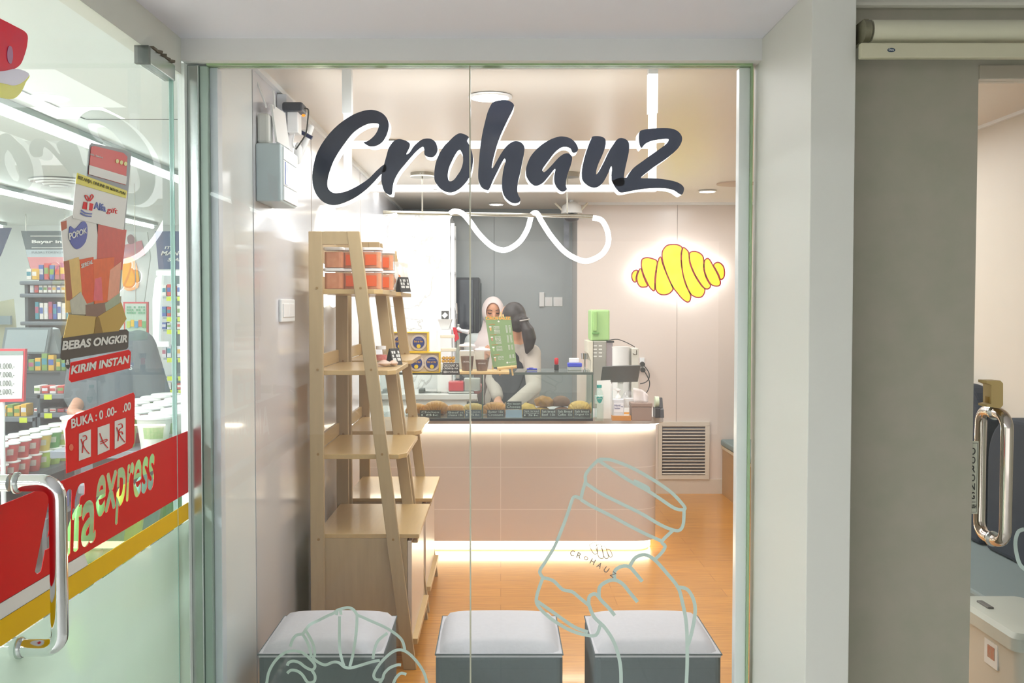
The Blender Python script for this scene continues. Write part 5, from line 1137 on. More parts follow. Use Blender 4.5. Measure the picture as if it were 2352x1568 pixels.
MB().tube([P(706, 303, 4.12), Vector((FX+.002, 4.14, P(706, 303, 4.12).z))], .01, 8).build('wall_stub', trimw, s)
ws = WP(655, 712)
s = thing('light_switch', 'white double light switch on the left wall behind the window', 'light switch', ws)
ya, yb = WP(640, 712).y, WP(671, 712).y
MB().box(FX+.0005, FX+.012, ya, yb, WP(655, 739).z, WP(655, 687).z).build('switch_plate', trimw, s, bevel=.004)
ym_ = (ya+yb)/2
for k in (0, 1): MB().box(FX+.012, FX+.016, ya+.02+k*(yb-ya-.04)/2+.002, ya+.02+(k+1)*(yb-ya-.04)/2-.002, WP(655, 728).z, WP(655, 697).z).build('rocker', wlid, s, bevel=.002)
# backlit oval mirror
mc = WP(752, 588); ya, yb = WP(733, 588).y, WP(772, 588).y; zt_, zb2 = WP(752, 472).z, WP(752, 706).z
s = thing('backlit_oval_mirror', 'glowing oval mirror on the left wall behind the ladder shelves', 'mirror', mc)
ry, rz_ = (yb-ya)/2, (zt_-zb2)/2
ring = lambda k: [((mc.y+ya*0)+0+ry*k*math.cos(a_), mc.z+rz_*k*math.sin(a_)) for a_ in [2*math.pi*i/48 for i in range(48)]]
yc_ = (ya+yb)/2
el = lambda k: [(yc_+ry*k*math.cos(a_), (zt_+zb2)/2+rz_*k*math.sin(a_)) for a_ in [2*math.pi*i/48 for i in range(48)]]
MB().prism(el(.92), lambda u, v, t: Vector((t, u, v)), FX+.001, FX+.02).build('backlight', emat('mirror_glow', 'fff6e2', 5), s)
MB().prism(el(1), lambda u, v, t: Vector((t, u, v)), FX+.021, FX+.028).build('mirror_glass', mat('mirror_lit', 'fbfaf5', .15, emit=1.2, ecol='fffdf6'), s)
area('left_wall_wash', (-.55, 5.9, 2.36), .3, 1.5, 14, (1, .97, .9))
area('marble_wash', (-.45, 7.0, 2.36), .8, .3, 8, (1, .98, .95))
# marble partition behind the counter
MY = 7.75
def marble():
    m = mat('white_marble', 'f2f2f0', .12, var=.02, scale=2, coat=.4); nt = m.node_tree; N = nt.nodes; L = nt.links; b_ = N['Principled BSDF']
    wn = N.new('ShaderNodeTexNoise'); wn.inputs['Scale'].default_value = 1.7; wn.inputs['Detail'].default_value = 9; wn.inputs['Distortion'].default_value = 1.6
    tc = N.new('ShaderNodeTexCoord'); L.new(tc.outputs['Object'], wn.inputs['Vector']); r_ = N.new('ShaderNodeValToRGB'); L.new(wn.outputs[0], r_.inputs[0])
    e = r_.color_ramp.elements; e[0].position = .485; e[0].color = (.88, .88, .87, 1); e[1].position = .515; e[1].color = (.88, .88, .87, 1); k = e.new(.5); k.color = (.55, .55, .53, 1)
    L.new(r_.outputs[0], b_.inputs['Base Color']); return m
struct('wall_marble_partition', MB().box(P(885, 700, MY).x, P(1034, 700, MY).x, MY, GBY-.03, 0, P(1000, 492, MY).z), marble())
s = thing('white_rack_frame', 'tall narrow white rack at the edge of the marble partition', 'rack', P(1041, 700, MY))
xa_, xb_ = P(1035.5, 700, MY).x, P(1045, 700, MY+.1).x
MB().box(xa_, xb_, MY+.01, MY+.03, .9, P(1040, 512, MY).z).build('side_post', trimw, s); MB().box(xa_, xb_, MY+.3, MY+.32, .9, P(1040, 512, MY).z).build('side_post', trimw, s)
for k in range(5): MB().box(xa_, xb_, MY+.03, MY+.3, .95+k*.28, .965+k*.28).build('rack_shelf', trimw, s)
MB().box(xa_, xb_, MY+.01, MY+.32, .88, .9).build('rack_base', trimw, s); 
# back counter
s = thing('back_counter', 'white work counter behind the display case at the left', 'counter', (-.3, 7.5, 0))
MB().box(WX+.01, P(1096, 800, 7.5).x, 7.25, MY-.01, 0, .86).build('cupboard_body', trimw, s); MB().box(WX+.01, P(1098, 800, 7.5).x, 7.22, MY-.01, .861, .90).build('worktop', quartz, s, bevel=.003)
YB = 7.35; bx = lambda px, y=YB: P(px, 850, y).x; bz = lambda py, y=YB: P(1000, py, y).z
s = thing('coffee_grinder', 'white coffee grinder with an angular hopper beside the marble wall', 'grinder', (bx(1015), YB+.1, .901))
MB().box(bx(1003), bx(1037), YB+.02, YB+.2, .901, bz(757)).build('grinder_body', mat('grinder_white', 'e9e9e6', .3), s, bevel=.006)
loft(MB(), [[(bx(1012), YB+.06, bz(756)), (bx(1030), YB+.06, bz(756)), (bx(1030), YB+.15, bz(756)), (bx(1012), YB+.15, bz(756))], [(bx(1005), YB+.02, bz(733)), (bx(1037), YB+.02, bz(733)), (bx(1037), YB+.19, bz(733)), (bx(1005), YB+.19, bz(733))]]).build('hopper', MC['grinder_white'], s)
MB().box(bx(1013), bx(1029), YB+.06, YB+.14, bz(732.5), bz(714)).build('hopper_lid', mat('dark_grey_plastic', '4c4c4a', .4), s); MB().cb((bx(1021), YB+.055, bz(724)), .03, .008, .035, ry=.78).build('white_emblem', wlid, s)
s = thing('espresso_machine', 'red and chrome espresso machine with a portafilter behind the display case', 'coffee machine', (bx(1055), YB+.15, .901))
redm = mat('machine_red', 'c81e2c', .25, coat=.5)
MB().box(bx(1032), bx(1066), YB-.12, YB+.0, bz(895), bz(873)).build('red_front', redm, s, bevel=.006)
MB().box(bx(1030), bx(1090), YB-.11, YB+.015, .901, bz(896)).build('steel_body', mat('steel_body', 'a8aaa6', .25, .9), s, bevel=.006)
MB().box(bx(1066.5), bx(1104), YB-.1, YB+.0, bz(895), bz(866)).build('chrome_front', mat('steel_body2', 'c4c6c2', .2, .8), s, bevel=.006)
MB().box(bx(1045), bx(1054), YB+.12, YB+.2, bz(872), bz(745)).build('steel_column', ste, s, bevel=.003)
MB().add([(bx(1039), YB+.06, bz(752)), (bx(1047), YB+.05, bz(752)), (bx(1054), YB+.05, bz(778)), (bx(1044), YB+.06, bz(786)), (bx(1039), YB+.09, bz(752)), (bx(1047), YB+.09, bz(752)), (bx(1054), YB+.09, bz(778)), (bx(1044), YB+.09, bz(786))], [(0, 1, 2, 3), (4, 7, 6, 5), (0, 4, 5, 1), (1, 5, 6, 2), (2, 6, 7, 3), (3, 7, 4, 0)]).build('red_hose_guard', redm, s)
MB().tube([(bx(1050), YB+.08, bz(757)), (bx(1060), YB+.07, bz(760)), (bx(1076), YB+.06, bz(763))], [.022, .016, .02], 14).build('portafilter', chrome, s, smooth=40)
MB().tube([(bx(1045), YB+.09, bz(800)), (bx(1048), YB+.08, bz(720)), (bx(1047), YB+.08, bz(696))], .008, 8).build('steam_pipe', chrome, s)
s = thing('dark_kitchen_box', 'dark grey appliance seen low through the left of the display case', 'appliance', (bx(985), YB+.05, .901))
MB().box(bx(962), bx(974), YB-.02, YB+.1, .901, bz(893)).box(bx(974), bx(1006), YB-.02, YB+.1, .901, bz(908)).build('dark_body', mat('dark_grey_body', '4e5450', .5), s, bevel=.003)
MB().box(bx(1007), bx(1013), YB-.02, YB+.02, .901, bz(899)).build('steel_edge', ste, s)
s = thing('pink_paper_bag', 'pile of pink patterned packaging behind the case divider', 'packaging', (bx(1085), YB-.03, .901))
MB().ell((bx(1087), YB-.04, .945), .075, .05, .05, warp=lambda p: Vector((p.x*(1+.12*math.sin(p.z*120)), p.y, p.z*(1+.2*math.sin(p.x*60))))).build('crumpled_pack', mat('pink_pack', 'd9a29a', .5, scale=50, col2='c4605c'), s, smooth=50)
# black fridge
s = thing('black_fridge', 'tall black glass-front fridge against the grey back wall', 'fridge', (P(1072, 700, 8.4).x, 8.5, 0))
MB().box(P(1046, 700, 8.3).x, P(1101, 700, 8.3).x, 8.3, 8.72, 0, P(1072, 637, 8.3).z).build('cabinet', mat('fridge_black', '30353a', .3), s, bevel=.006)
MB().box(P(1049, 700, 8.29).x, P(1087, 700, 8.29).x, 8.285, 8.299, .12, P(1072, 642, 8.3).z).build('glass_door', mat('dark_glass', '2c3540', .08, coat=.6), s, bevel=.002)
MB().box(P(1089, 700, 8.29).x, P(1092, 700, 8.29).x, 8.27, 8.299, .8, 1.6).build('handle', mat('fridge_handle', '4c5250', .3, .5), s)
struct('trim_21', MB().box(P(1104, 700, GBY).x, P(1106, 700, GBY).x, GBY-.01, GBY, 0, P(1105, 650, GBY).z), mat('dark_joint', '5a6a6a', .5))
# wall phone and switches on the grey wall
s = thing('wall_phone', 'small white handset mounted on the grey back wall', 'intercom', P(1243, 687, GBY-.001))
MB().box(P(1238, 687, GBY).x, P(1250, 687, GBY).x, GBY-.03, GBY-.0005, P(1, 704, GBY).z, P(1, 671, GBY).z).build('handset', trimw, s, bevel=.005)
for i, (a_, b_, nm) in enumerate(((1251, 1269, 'square switch plate right beside the white handset'), (1271, 1292, 'square switch plate farther right of the white handset'))):
    s = thing('switch_plate', 'white '+nm, 'light switch', P((a_+b_)/2, 692, GBY))
    MB().box(P(a_, 692, GBY).x, P(b_, 692, GBY).x, GBY-.01, GBY-.0005, P(1, 703, GBY).z, P(1, 682, GBY).z).build('plate', trimw, s, bevel=.002)
    MB().box(P(a_+4, 692, GBY).x, P(b_-4, 692, GBY).x, GBY-.013, GBY-.0101, P(1, 699, GBY).z, P(1, 686, GBY).z).build('rocker', wlid, s)
s = thing('ceiling_security_camera', 'white dome security camera with bracket arms behind the pendant rod', 'security camera', P(1313, 480, 8.0))
MB().lathe([(.085, 0), (.075, .06), (.04, .085), (.018, .09), (.018, CEIL-P(1313, 490, 8.0).z)], P(1313, 490, 8.0), 24).build('dome_housing', trimw, s, smooth=50)
MB().ell(P(1313, 500, 8.0), .06, .06, .035).build('dark_lens_ring', mat('lens_grey', '6a6c70', .3, scale=80, col2='3a3c40'), s, smooth=60)
for e in ((1275, 466), (1350, 466)): MB().tube([P(*e, 8.0), P(1300 if e[0] < 1300 else 1326, 491, 8.0)], .009, 8).build('bracket_arm', iv, s)
c = P(1301, 535, 8.55)
s = thing('hanging_banner_strip', 'narrow grey patterned banner hanging near the grey wall corner', 'banner', c)
MB().box(P(1295, 535, 8.6).x, P(1307, 535, 8.6).x, 8.6, 8.605, P(1, 570, 8.6).z, P(1, 500, 8.6).z).build('cloth', mat('banner_grey', '7c8594', .6, scale=14, col2='c4ccd6'), s)
MB().box(P(1295, 535, 8.6).x, P(1307, 535, 8.6).x, 8.598, 8.607, P(1, 500, 8.6).z, P(1, 494, 8.6).z).build('top_bar', met, s)
MB().tube([(P(1301, 500, 8.6).x, 8.602, P(1, 494, 8.6).z), (P(1301, 500, 8.6).x, 8.602, CEIL)], .002, 6).build('hanging_wire', met, s)

# ================= PEOPLE
skin = mat('skin_tan', 'c89272', .5, scale=30, var=.04); hairm = mat('black_hair', '2e2723', .45, scale=60, stretch=(1, 1, .25), var=.3, bump=.08)
def fuse(mb, name, m, parent, vox=.008, it=6):
    o = mb.build(name, m, parent)
    r_ = o.modifiers.new('r', 'REMESH'); r_.mode = 'VOXEL'; r_.voxel_size = vox; r_.use_smooth_shade = True
    s_ = o.modifiers.new('s', 'SMOOTH'); s_.factor = .5; s_.iterations = it
    dg = bpy.context.evaluated_depsgraph_get(); me = bpy.data.meshes.new_from_object(o.evaluated_get(dg))
    for p in me.polygons: p.use_smooth = True
    o.modifiers.clear(); o.data = me; return o
def hand(mb, wr, dr, up, curl=.5, sd=1):
    """palm + 5 fingers from wrist wr along dr; up = back of hand normal"""
    dr = Vector(dr).normalized(); up = Vector(up); up = (up-dr*up.dot(dr)).normalized(); sv = dr.cross(up)*sd
    wr = Vector(wr)
    for k in range(4):
        b = wr+dr*.02+sv*(k-1.5)*.008; e = wr+dr*.085+sv*(k-1.5)*.019; mb.cap(b, e, .016, .0105, 10)
        p = e; d = dr.copy(); L = (.036, .042, .040, .030)[k]
        for j in range(3):
            a = curl*(.5+j*.5); d2 = (d*math.cos(a)-up*math.sin(a)).normalized(); q_ = p+d2*L*(1, .75, .6)[j]
            mb.cap(p, q_, .0092-.0008*j, .0085-.0008*j, 8); p = q_; u2 = d; d = d2; up = (up-d*up.dot(d)).normalized()
        up = (Vector(up)).normalized(); up = sv.cross(dr)*sd; up = -up if up.dot(Vector(up)) < 0 else up
    b = wr+dr*.025-sv*.02; m1 = b-sv*.028+dr*.03-up*.01; m2 = m1+dr*.03-up*.012; mb.cap(b, m1, .013, .0105, 8); mb.cap(m1, m2, .010, .0085, 8)
def body_mb(J, head_r=.078):
    """J: dict of joints; returns one fused body"""
    mb = MB(); H = J['head']; N_ = J['neck']; f = J['face']
    Rz = Matrix.Rotation(math.atan2(-f[0], f[1]) , 3, 'Z') @ Matrix.Rotation(J.get('tilt', 0), 3, 'X')   # local +Y = face direction
    mb.ell(H, .074, .092, .108, 24, 16, R=Rz)
    h = Vector(H); lw = lambda x, y, z: h+Rz @ Vector((x, y, z))
    mb.ell(lw(0, .035, -.07), .05, .05, .045, R=Rz)
    mb.cap(lw(0, .088, .005), lw(0, .106, -.028), .009, .0135, 8)
    for sx in (-1, 1):
        mb.ell(lw(sx*.076, -.005, -.01), .012, .02, .032, 10, 8, R=Rz); mb.ell(lw(sx*.012, .097, -.03), .009, .009, .008, 8, 6)
        mb.ell(lw(sx*.04, .06, -.025), .028, .025, .025, 10, 8)
    mb.cap(lw(-.018, .087, -.056), lw(.018, .087, -.056), .008, .008, 8)
    mb.cap(lw(0, -.01, -.06), N_, .05, .055)
    mb.cap(N_, J['chest'], .06, .115); c = Vector(J['chest']); pv = Vector(J['pelvis'])
    ls, rs_ = Vector(J['ls']), Vector(J['rs'])
    mb.cap(ls, rs_, .055, .055); mb.cap(c+Vector((-.06, 0, 0)), pv+Vector((-.07, 0, 0)), .10, .10); mb.cap(c+Vector((.06, 0, 0)), pv+Vector((.07, 0, 0)), .10, .10)
    for k in ('l', 'r'):
        mb.cap(J[k+'s'], J[k+'e'], .05, .037); mb.cap(J[k+'e'], J[k+'w'], .037, .026)
        d = Vector(J[k+'w'])-Vector(J[k+'e']); hd = J.get(k+'h', (d, (0, 0, 1)))
        hand(mb, J[k+'w'], hd[0], hd[1], J.get('curl', .5), 1 if k == 'l' else -1)
        hp = pv+Vector((-.09 if k == 'l' else .09, 0, -.03)); kn = hp+Vector((0, J.get('kb', -.01), -.42)); an = Vector((kn.x, kn.y+.01, .09))
        mb.cap(hp, kn, .085, .055); mb.cap(kn, an, .053, .036); ff = Vector((f[0], f[1], 0)).normalized(); mb.cap(an+Vector((0, 0, -.05)), an+ff*.14+Vector((0, 0, -.062)), .038, .028)
    return mb, lw
def clothes(J, lwf, sl=1.0, r=.014):
    mb = MB(); c = Vector(J['chest']); pv = Vector(J['pelvis'])
    mb.cap(Vector(J['neck'])-Vector((0, 0, .05)), c, .07, .125); mb.cap(J['ls'], J['rs'], .055+r, .055+r)
    for sx in (-1, 1): mb.cap(c+Vector((sx*.06, 0, 0)), pv+Vector((sx*.075, 0, -.04)), .10+r, .112+r)
    for k in ('l', 'r'):
        s_, e, w_ = Vector(J[k+'s']), Vector(J[k+'e']), Vector(J[k+'w'])
        if sl >= 1: mb.cap(s_, e, .05+r*1.3, .037+r*1.2); mb.cap(e, e.lerp(w_, .88), .037+r*1.2, .03+r)
        else: mb.cap(s_, s_.lerp(e, sl), .05+r*1.6, .045+r*1.8)
    return mb
def trousers(J):
    mb = MB(); pv = Vector(J['pelvis'])
    for k in ('l', 'r'):
        hp = pv+Vector((-.09 if k == 'l' else .09, 0, -.03)); kn = hp+Vector((0, J.get('kb', -.01), -.42)); an = Vector((kn.x, kn.y+.01, .11)); mb.cap(pv, hp, .12, .1); mb.cap(hp, kn, .1, .072); mb.cap(kn, an, .07, .062)
    return mb
# --- worker with hijab (facing the window, looking down)
hy_ = 7.95; hc = P(1131, 705, hy_); hx_ = hc.x+.005; top = P(1131, 676, hy_).z; hz_ = top-.125
def V(x, y, z): return Vector((hx_+x, hy_+y, z))
w1 = thing('person', 'person in pale headscarf and grey shirt looking down behind the menu board', 'person', (hx_, hy_, 0))
J = dict(head=V(0, 0, hz_), neck=V(0, .02, hz_-.17), face=(.08, -1), tilt=-.35, chest=V(-.01, .02, hz_-.36), pelvis=V(-.01, .03, .93), ls=V(-.16, .02, hz_-.25), rs=V(.15, .02, hz_-.25), le=V(-.2, -.02, hz_-.49), re=V(.19, -.02, hz_-.49), lw=V(-.07, -.16, hz_-.37), rw=V(.07, -.16, hz_-.4), lh=((.5, -.3, .55), (0, -1, .3)), rh=((-.4, -.3, .4), (0, -1, .3)), curl=.55)
mb, lw_ = body_mb(J); fuse(mb, 'body', skin, w1, .0065)
fuse(clothes(J, lw_), 'shirt', mat('pale_grey_shirt', 'b9c0bf', .8, scale=40, var=.05), w1)
fuse(trousers(J), 'trousers', mat('dark_trousers', '3a3a3c', .8), w1)
hj = MB(); hm = mat('pale_pink_headscarf', 'd2c5c2', .75, scale=14, var=.05, bump=.2)
# scarf shell: rings around the face opening
Rz = Matrix.Rotation(math.atan2(-.08, -1), 3, 'Z')
n, m_n = 36, 22; v = []; f = []
for i in range(m_n+1):
    t = i/m_n                    # 0 at face opening edge, 1 at the back of the head
    for k in range(n):
        a = 2*math.pi*k/n
        ox_, oz = .058*math.cos(a), .074*math.sin(a)-.02
        al = t*math.pi*.5
        rx_ = .058+(.089-.058)*math.sin(min(1, t*2.2)*math.pi/2); rz2 = .074+(.118-.074)*math.sin(min(1, t*2.2)*math.pi/2)
        yy_ = -.095+.20*t**1.15; sh = math.cos(max(0, (t-.45)/.55)*math.pi/2)**.7 if t > .45 else 1
        x = rx_*math.cos(a)*sh; z = rz2*math.sin(a)*sh-.015*(1-t)
        v.append(Vector((hx_+x, hy_+yy_, hz_+z)))
for i in range(m_n):
    for k in range(n): f.append((i*n+k, i*n+(k+1) % n, (i+1)*n+(k+1) % n, (i+1)*n+k))
hj.add(v, f); o = hj.build('headscarf', hm, w1, smooth=80); so = o.modifiers.new('s', 'SOLIDIFY'); so.thickness = .006
dr_ = MB(); 
prof = [(.075, -.07), (.085, -.11), (.10, -.16), (.15, -.22), (.185, -.28), (.19, -.36), (.175, -.42)]
v = []; f = []; n = 36
for i, (r, z) in enumerate(prof):
    for k in range(n):
        a = 2*math.pi*k/n; rr_ = r*(1+.04*math.sin(a*9)*i/7); v.append((hx_+rr_*math.cos(a), hy_+.02+rr_*.72*math.sin(a), hz_+z))
for i in range(len(prof)-1):
    for k in range(n): f.append((i*n+k, i*n+(k+1) % n, (i+1)*n+(k+1) % n, (i+1)*n+k))
o = dr_.add(v, f).build('scarf_drape', hm, w1, smooth=80); so = o.modifiers.new('s', 'SOLIDIFY'); so.thickness = .005
lw = lw_
eyem = mat('dark_eye', '2a1c18', .3)
for sx in (-1, 1):
    MB().tube([lw(sx*.018, .089, .008), lw(sx*.032, .088, .004), lw(sx*.046, .079, .007)], .0035, 6).build('eye', eyem, w1)
    MB().tube([lw(sx*.014, .090, .03), lw(sx*.032, .089, .036), lw(sx*.05, .077, .03)], .0032, 6).build('eyebrow', mat('eyebrow', '5a4034', .7), w1)
MB().tube([lw(-.02, .094, -.056), lw(0, .097, -.054), lw(.02, .094, -.056)], .004, 6).build('mouth', mat('lips', 'a85a50', .4), w1)
MB().prism([(-.14, .45), (.14, .45), (.15, hz_-.42), (.09, hz_-.30), (-.09, hz_-.30), (-.15, hz_-.42)], lambda u, v, t: Vector((hx_+u, hy_-.125+t, v)), -.012, 0).build('apron', mat('brown_apron', '5c4a40', .8), w1)
# --- second worker seen from behind, ponytail, beige shirt and black apron straps
h2y = 7.17; hc = P(1180, 727, h2y); top = P(1180, 691, h2y).z; x2 = hc.x-.012; z2 = top-.125
def V2(x, y, z): return Vector((x2+x, h2y+y, z))
w2 = thing('person', 'person with dark ponytail, beige shirt and black apron, seen from behind', 'person', (x2, h2y, 0))
J = dict(head=V2(0, 0, z2), neck=V2(.02, .03, z2-.16), face=(-.75, .66), tilt=-.2, chest=V2(.03, .05, z2-.36), pelvis=V2(.0, .07, .90), ls=V2(-.09, .10, z2-.25), rs=V2(.14, -.0, z2-.25), le=V2(-.14, .05, z2-.45), re=V2(.15, -.20, z2-.48), lw=V2(-.1, -.15, z2-.56), rw=V2(-.03, -.44, z2-.60), lh=((-.1, -.6, -.6), (0, -.3, 1)), rh=((-.1, -.5, -.5), (0, -.4, 1)), curl=.35)
mb, lw = body_mb(J); fuse(mb, 'body', skin, w2, .0065)
fuse(clothes(J, lw), 'shirt', mat('beige_shirt', 'aaa096', .8, scale=30, var=.06), w2)
fuse(trousers(J), 'trousers', MC['dark_trousers'], w2)
hr = MB(); F = Vector((-.75, .66, 0)).normalized(); hd = V2(0, 0, z2)
hr.ell(hd-F*.018+Vector((0, 0, .016)), .088, .088, .104, 24, 16); hr.ell(hd-F*.05+Vector((0, 0, -.02)), .075, .075, .08)
t0 = hd-F*.10+Vector((.012, -.03, -.03))
hr.tube([t0+Vector((0, 0, .04)), t0, t0+Vector((.022, -.01, -.05)), t0+Vector((.035, -.01, -.11)), t0+Vector((.03, -.005, -.17)), t0+Vector((.012, 0, -.22))], [.03, .03, .046, .05, .035, .008], 16)
fuse(hr, 'ponytail_hair', hairm, w2, .007, 3)
MB().tube([t0+Vector((0, 0, .02))+Vector((.034*math.cos(a), .034*math.sin(a), .006*math.cos(a))) for a in [2*math.pi*k/16 for k in range(16)]], .005, 8, closed=True).build('hair_tie', mat('grey_hair_tie', 'a9a29c', .6), w2)
ap = mat('black_apron', '25262a', .8)
c2 = Vector(J['chest'])
apm = MB(); apm.cap(c2+Vector((-.05, -.012, .05)), Vector(J['pelvis'])+Vector((-.06, -.02, -.1)), .118, .128); apm.cap(c2+Vector((.01, -.02, -.02)), Vector(J['pelvis'])+Vector((.03, -.02, -.1)), .112, .13); apm.cap(c2+Vector((-.06, -.02, .02)), c2+Vector((-.05, .0, .13)), .1, .06)
fuse(apm, 'apron', ap, w2, .009)
# paper pouch held in tongs hand
pc = V2(-.03, -.30, z2-.66)
o = MB().cb(V2(-.03, -.50, z2-.60), .075, .035, .085, ry=.35).build('kraft_pouch', mat('kraft_paper', 'b98d5c', .7), bevel=.012)
tag(o, 'kraft paper pouch held over the pastries inside the display case', 'paper bag')
# ================= CONVENIENCE STORE behind the side glass
SX = lambda px, py, Y: P(px, py, Y)
# linear lights
def linear(x, y0, y1, label, w_=.05, n=1):
    s = thing('linear_ceiling_light', label, 'ceiling light', (x, (y0+y1)/2, SCZ-.03), 'linear ceiling lights of the store')
    MB().box(x-w_, x+w_, y0, y1, SCZ-.03, SCZ-.001).build('housing', mat('light_housing', 'a9b8b6', .4, .4), s, bevel=.003)
    L = (y1-y0)/n
    for k in range(n): MB().tube([(x, y0+k*L+.03, SCZ-.047), (x, y0+(k+1)*L-.03, SCZ-.047)], .016, 10).build('tube', TUBE, s)
linear(-2.23, -4.6, -1.75, 'long linear ceiling light of the store, part in front of the window', n=2)
linear(-2.23, -1.3, 7.2, 'long linear ceiling light nearest to the glass door', n=6)
linear(-3.8, -1, 11.0, 'long linear ceiling light, second from the glass door', n=8)
linear(-5.45, -1, 11.0, 'long linear ceiling light deepest in the store', n=8)
# hatch lines in ceiling and round diffuser
a, b, c = G(95, 231, SCZ), G(197, 273, SCZ), G(350, 273, SCZ)
struct('trim_22', MB().box(b.x-.008, b.x, 3.6, b.y, SCZ-.002, SCZ-.0005).box(b.x, -1.0, b.y, b.y+.01, SCZ-.002, SCZ-.0005), mat('hatch_gap', '5e6866', .8))
c = G(135, 412, SCZ)
s = thing('round_ceiling_diffuser', 'round white louvred ceiling diffuser in the store', 'vent', (c.x, c.y, SCZ-.01))
for k in range(4): MB().lathe([(.2-.045*k, -.01-.012*k), (.19-.045*k, -.022-.012*k), (.165-.045*k, -.012-.012*k)], (c.x, c.y, SCZ), 32).build('louvre_ring', trimw, s, smooth=40)
# signs on the store's back wall
darkg = mat('sign_dark_grey', '5b6a6e', .5); lgrey = mat('sign_light_grey', 'b7c3c8', .5); pink = mat('sign_pink', 'd98a8e', .5); navy2 = mat('sign_navy', '44506a', .5)
def board(Y, q, m, name, parent, t=.02):
    Q_ = [P(a, b, Y) for a, b in q]
    return MB().add(Q_+[p+Vector((0, t, 0)) for p in Q_], [tuple(range(len(q))), tuple(range(2*len(q)-1, len(q)-1, -1))]+[(i, (i+1) % len(q), len(q)+(i+1) % len(q), len(q)+i) for i in range(len(q))]).build(name, m, parent)
def pq(Y, q): return [P(a, b, Y) for a, b in q]
s = thing('payment_sign', 'grey and pink Bayar ini sign hanging at the back of the store', 'sign', P(110, 570, 9.9))
board(9.9, [(48, 530), (165, 530), (180, 640), (75, 640)], darkg, 'sign_panel', s)
board(9.89, [(59, 573), (168, 573), (170, 590), (63, 590)], lgrey, 'light_band', s, .009); board(9.89, [(63, 590), (171, 590), (178, 638), (76, 638)], pink, 'pink_band', s, .009)
txt('Bayar ini-itu', pq(9.885, [(73, 551), (176, 551), (176, 564), (73, 564)]), wv, s, offset=.03); txt('PULSA | TOKEN | PDAM', pq(9.88, [(73, 577), (165, 577), (165, 585), (73, 585)]), darkg, s)
MB().tube([P(70, 542, 9.885), P(165, 542, 9.885)], .004, 6).tube([P(73, 569, 9.885), P(165, 569, 9.885)], .004, 6).build('white_rule', wv, s)
for x in (60, 150): MB().tube([P(x, 530, 9.9), Vector((P(x, 530, 9.9).x, 9.9, SCZ))], .004, 6).build('hanging_wire', met, s)
s = thing('slanted_dark_sign', 'dark slanted sign board cut by the left edge of the view', 'sign', P(5, 550, 9.0))
board(9.0, [(-40, 523), (25, 523), (0, 586), (-40, 640)], navy2, 'sign_panel', s)
MB().tube([P(-5, 523, 9.0), Vector((P(-5, 523, 9.0).x, 9.0, SCZ))], .004, 6).build('hanging_wire', met, s)
s = thing('drink_poster_sign', "dark blue hanging sign reading IT'S MANGO at the right of the store", 'sign', P(395, 575, 8.2))
board(8.2, [(356, 531), (450, 531), (450, 618), (364, 618)], mat('poster_blue', '51648c', .5, var=.1), 'sign_panel', s)
txt("IT'S", pq(8.195, [(378, 565), (402, 565), (402, 574), (378, 574)]), wv, s, offset=.02, shear=.2); txt('MANGO', pq(8.195, [(370, 576), (440, 576), (438, 590), (369, 590)]), wv, s, offset=.03, shear=.2); txt('SEASON', pq(8.195, [(386, 592), (446, 592), (444, 603), (384, 603)]), wv, s, offset=.03, shear=.2)
board(8.195, [(416, 531), (436, 531), (434, 560), (420, 562)], mat('mango_green', '8fae6a', .5), 'fruit_picture', s, .004)
MB().tube([P(400, 531, 8.2), Vector((P(400, 531, 8.2).x, 8.2, SCZ))], .004, 6).build('hanging_wire', met, s)
s = thing('person_poster', 'white poster with an orange clad figure hanging in the store', 'poster', P(305, 580, 8.6))
board(8.6, [(285, 533), (338, 533), (345, 590), (330, 700), (284, 700)], mat('poster_white', 'ccd6d4', .5), 'poster_sheet', s)
o = MB(); flat_into(o, [cat([(284, 600), (305, 592), (316, 620), (317, 660), (284, 662)], 4)], lambda a, b: P(a, b, 8.59), (0, 1, 0), .008); o.build('orange_shape', mat('poster_orange', 'f58a2a', .5, col2='f4b04a', scale=8), s)
o = MB(); flat_into(o, [cat([(292, 545), (300, 538), (308, 545), (310, 556), (296, 560)], 4)], lambda a, b: P(a, b, 8.588), (0, 1, 0), .004); o.build('cap_picture', mat('poster_maroon', '7c5a60', .5), s)
o = MB(); flat_into(o, [[(284, 563), (300, 558), (325, 552), (333, 585), (300, 600), (284, 600)]], lambda a, b: P(a, b, 8.592), (0, 1, 0), .006); o.build('jacket_picture', mat('poster_jacket', '8a7f9e', .5, col2='d0604a', scale=12), s)
MB().tube([P(310, 533, 8.6), Vector((P(310, 533, 8.6).x, 8.6, SCZ))], .004, 6).build('hanging_wire', met, s)
s = thing('red_framed_promo', 'promotional sheet in a red frame hanging in the store', 'poster', P(312, 733, 7.5))
board(7.5, [(283, 693), (340, 693), (340, 774), (285, 770)], mat('frame_red', 'd0404a', .4), 'red_frame', s)
board(7.495, [(287, 697), (336, 697), (336, 769), (288, 766)], mat('promo_sheet', 'cfdcd2', .5, col2='a9c8b8', scale=16), 'promo_sheet', s, .003)
txt(['-- - ---', '--- -- -', '---- ---'], pq(7.49, [(291, 703), (333, 703), (333, 722), (291, 722)]), mat('promo_green', '6fa88a', .5), s)
for k, cc in enumerate(('c8d870', 'f0c040', '5a9ad0', 'e07050', '70b070')): MB().cb(P(295+k*9, 745-3*(k % 2), 7.488), .025, .004, .05).build('product_picture', mat('promo_'+cc, cc, .5), s)
MB().tube([P(312, 693, 7.5), Vector((P(312, 693, 7.5).x, 7.5, SCZ))], .003, 6).build('hanging_wire', met, s)
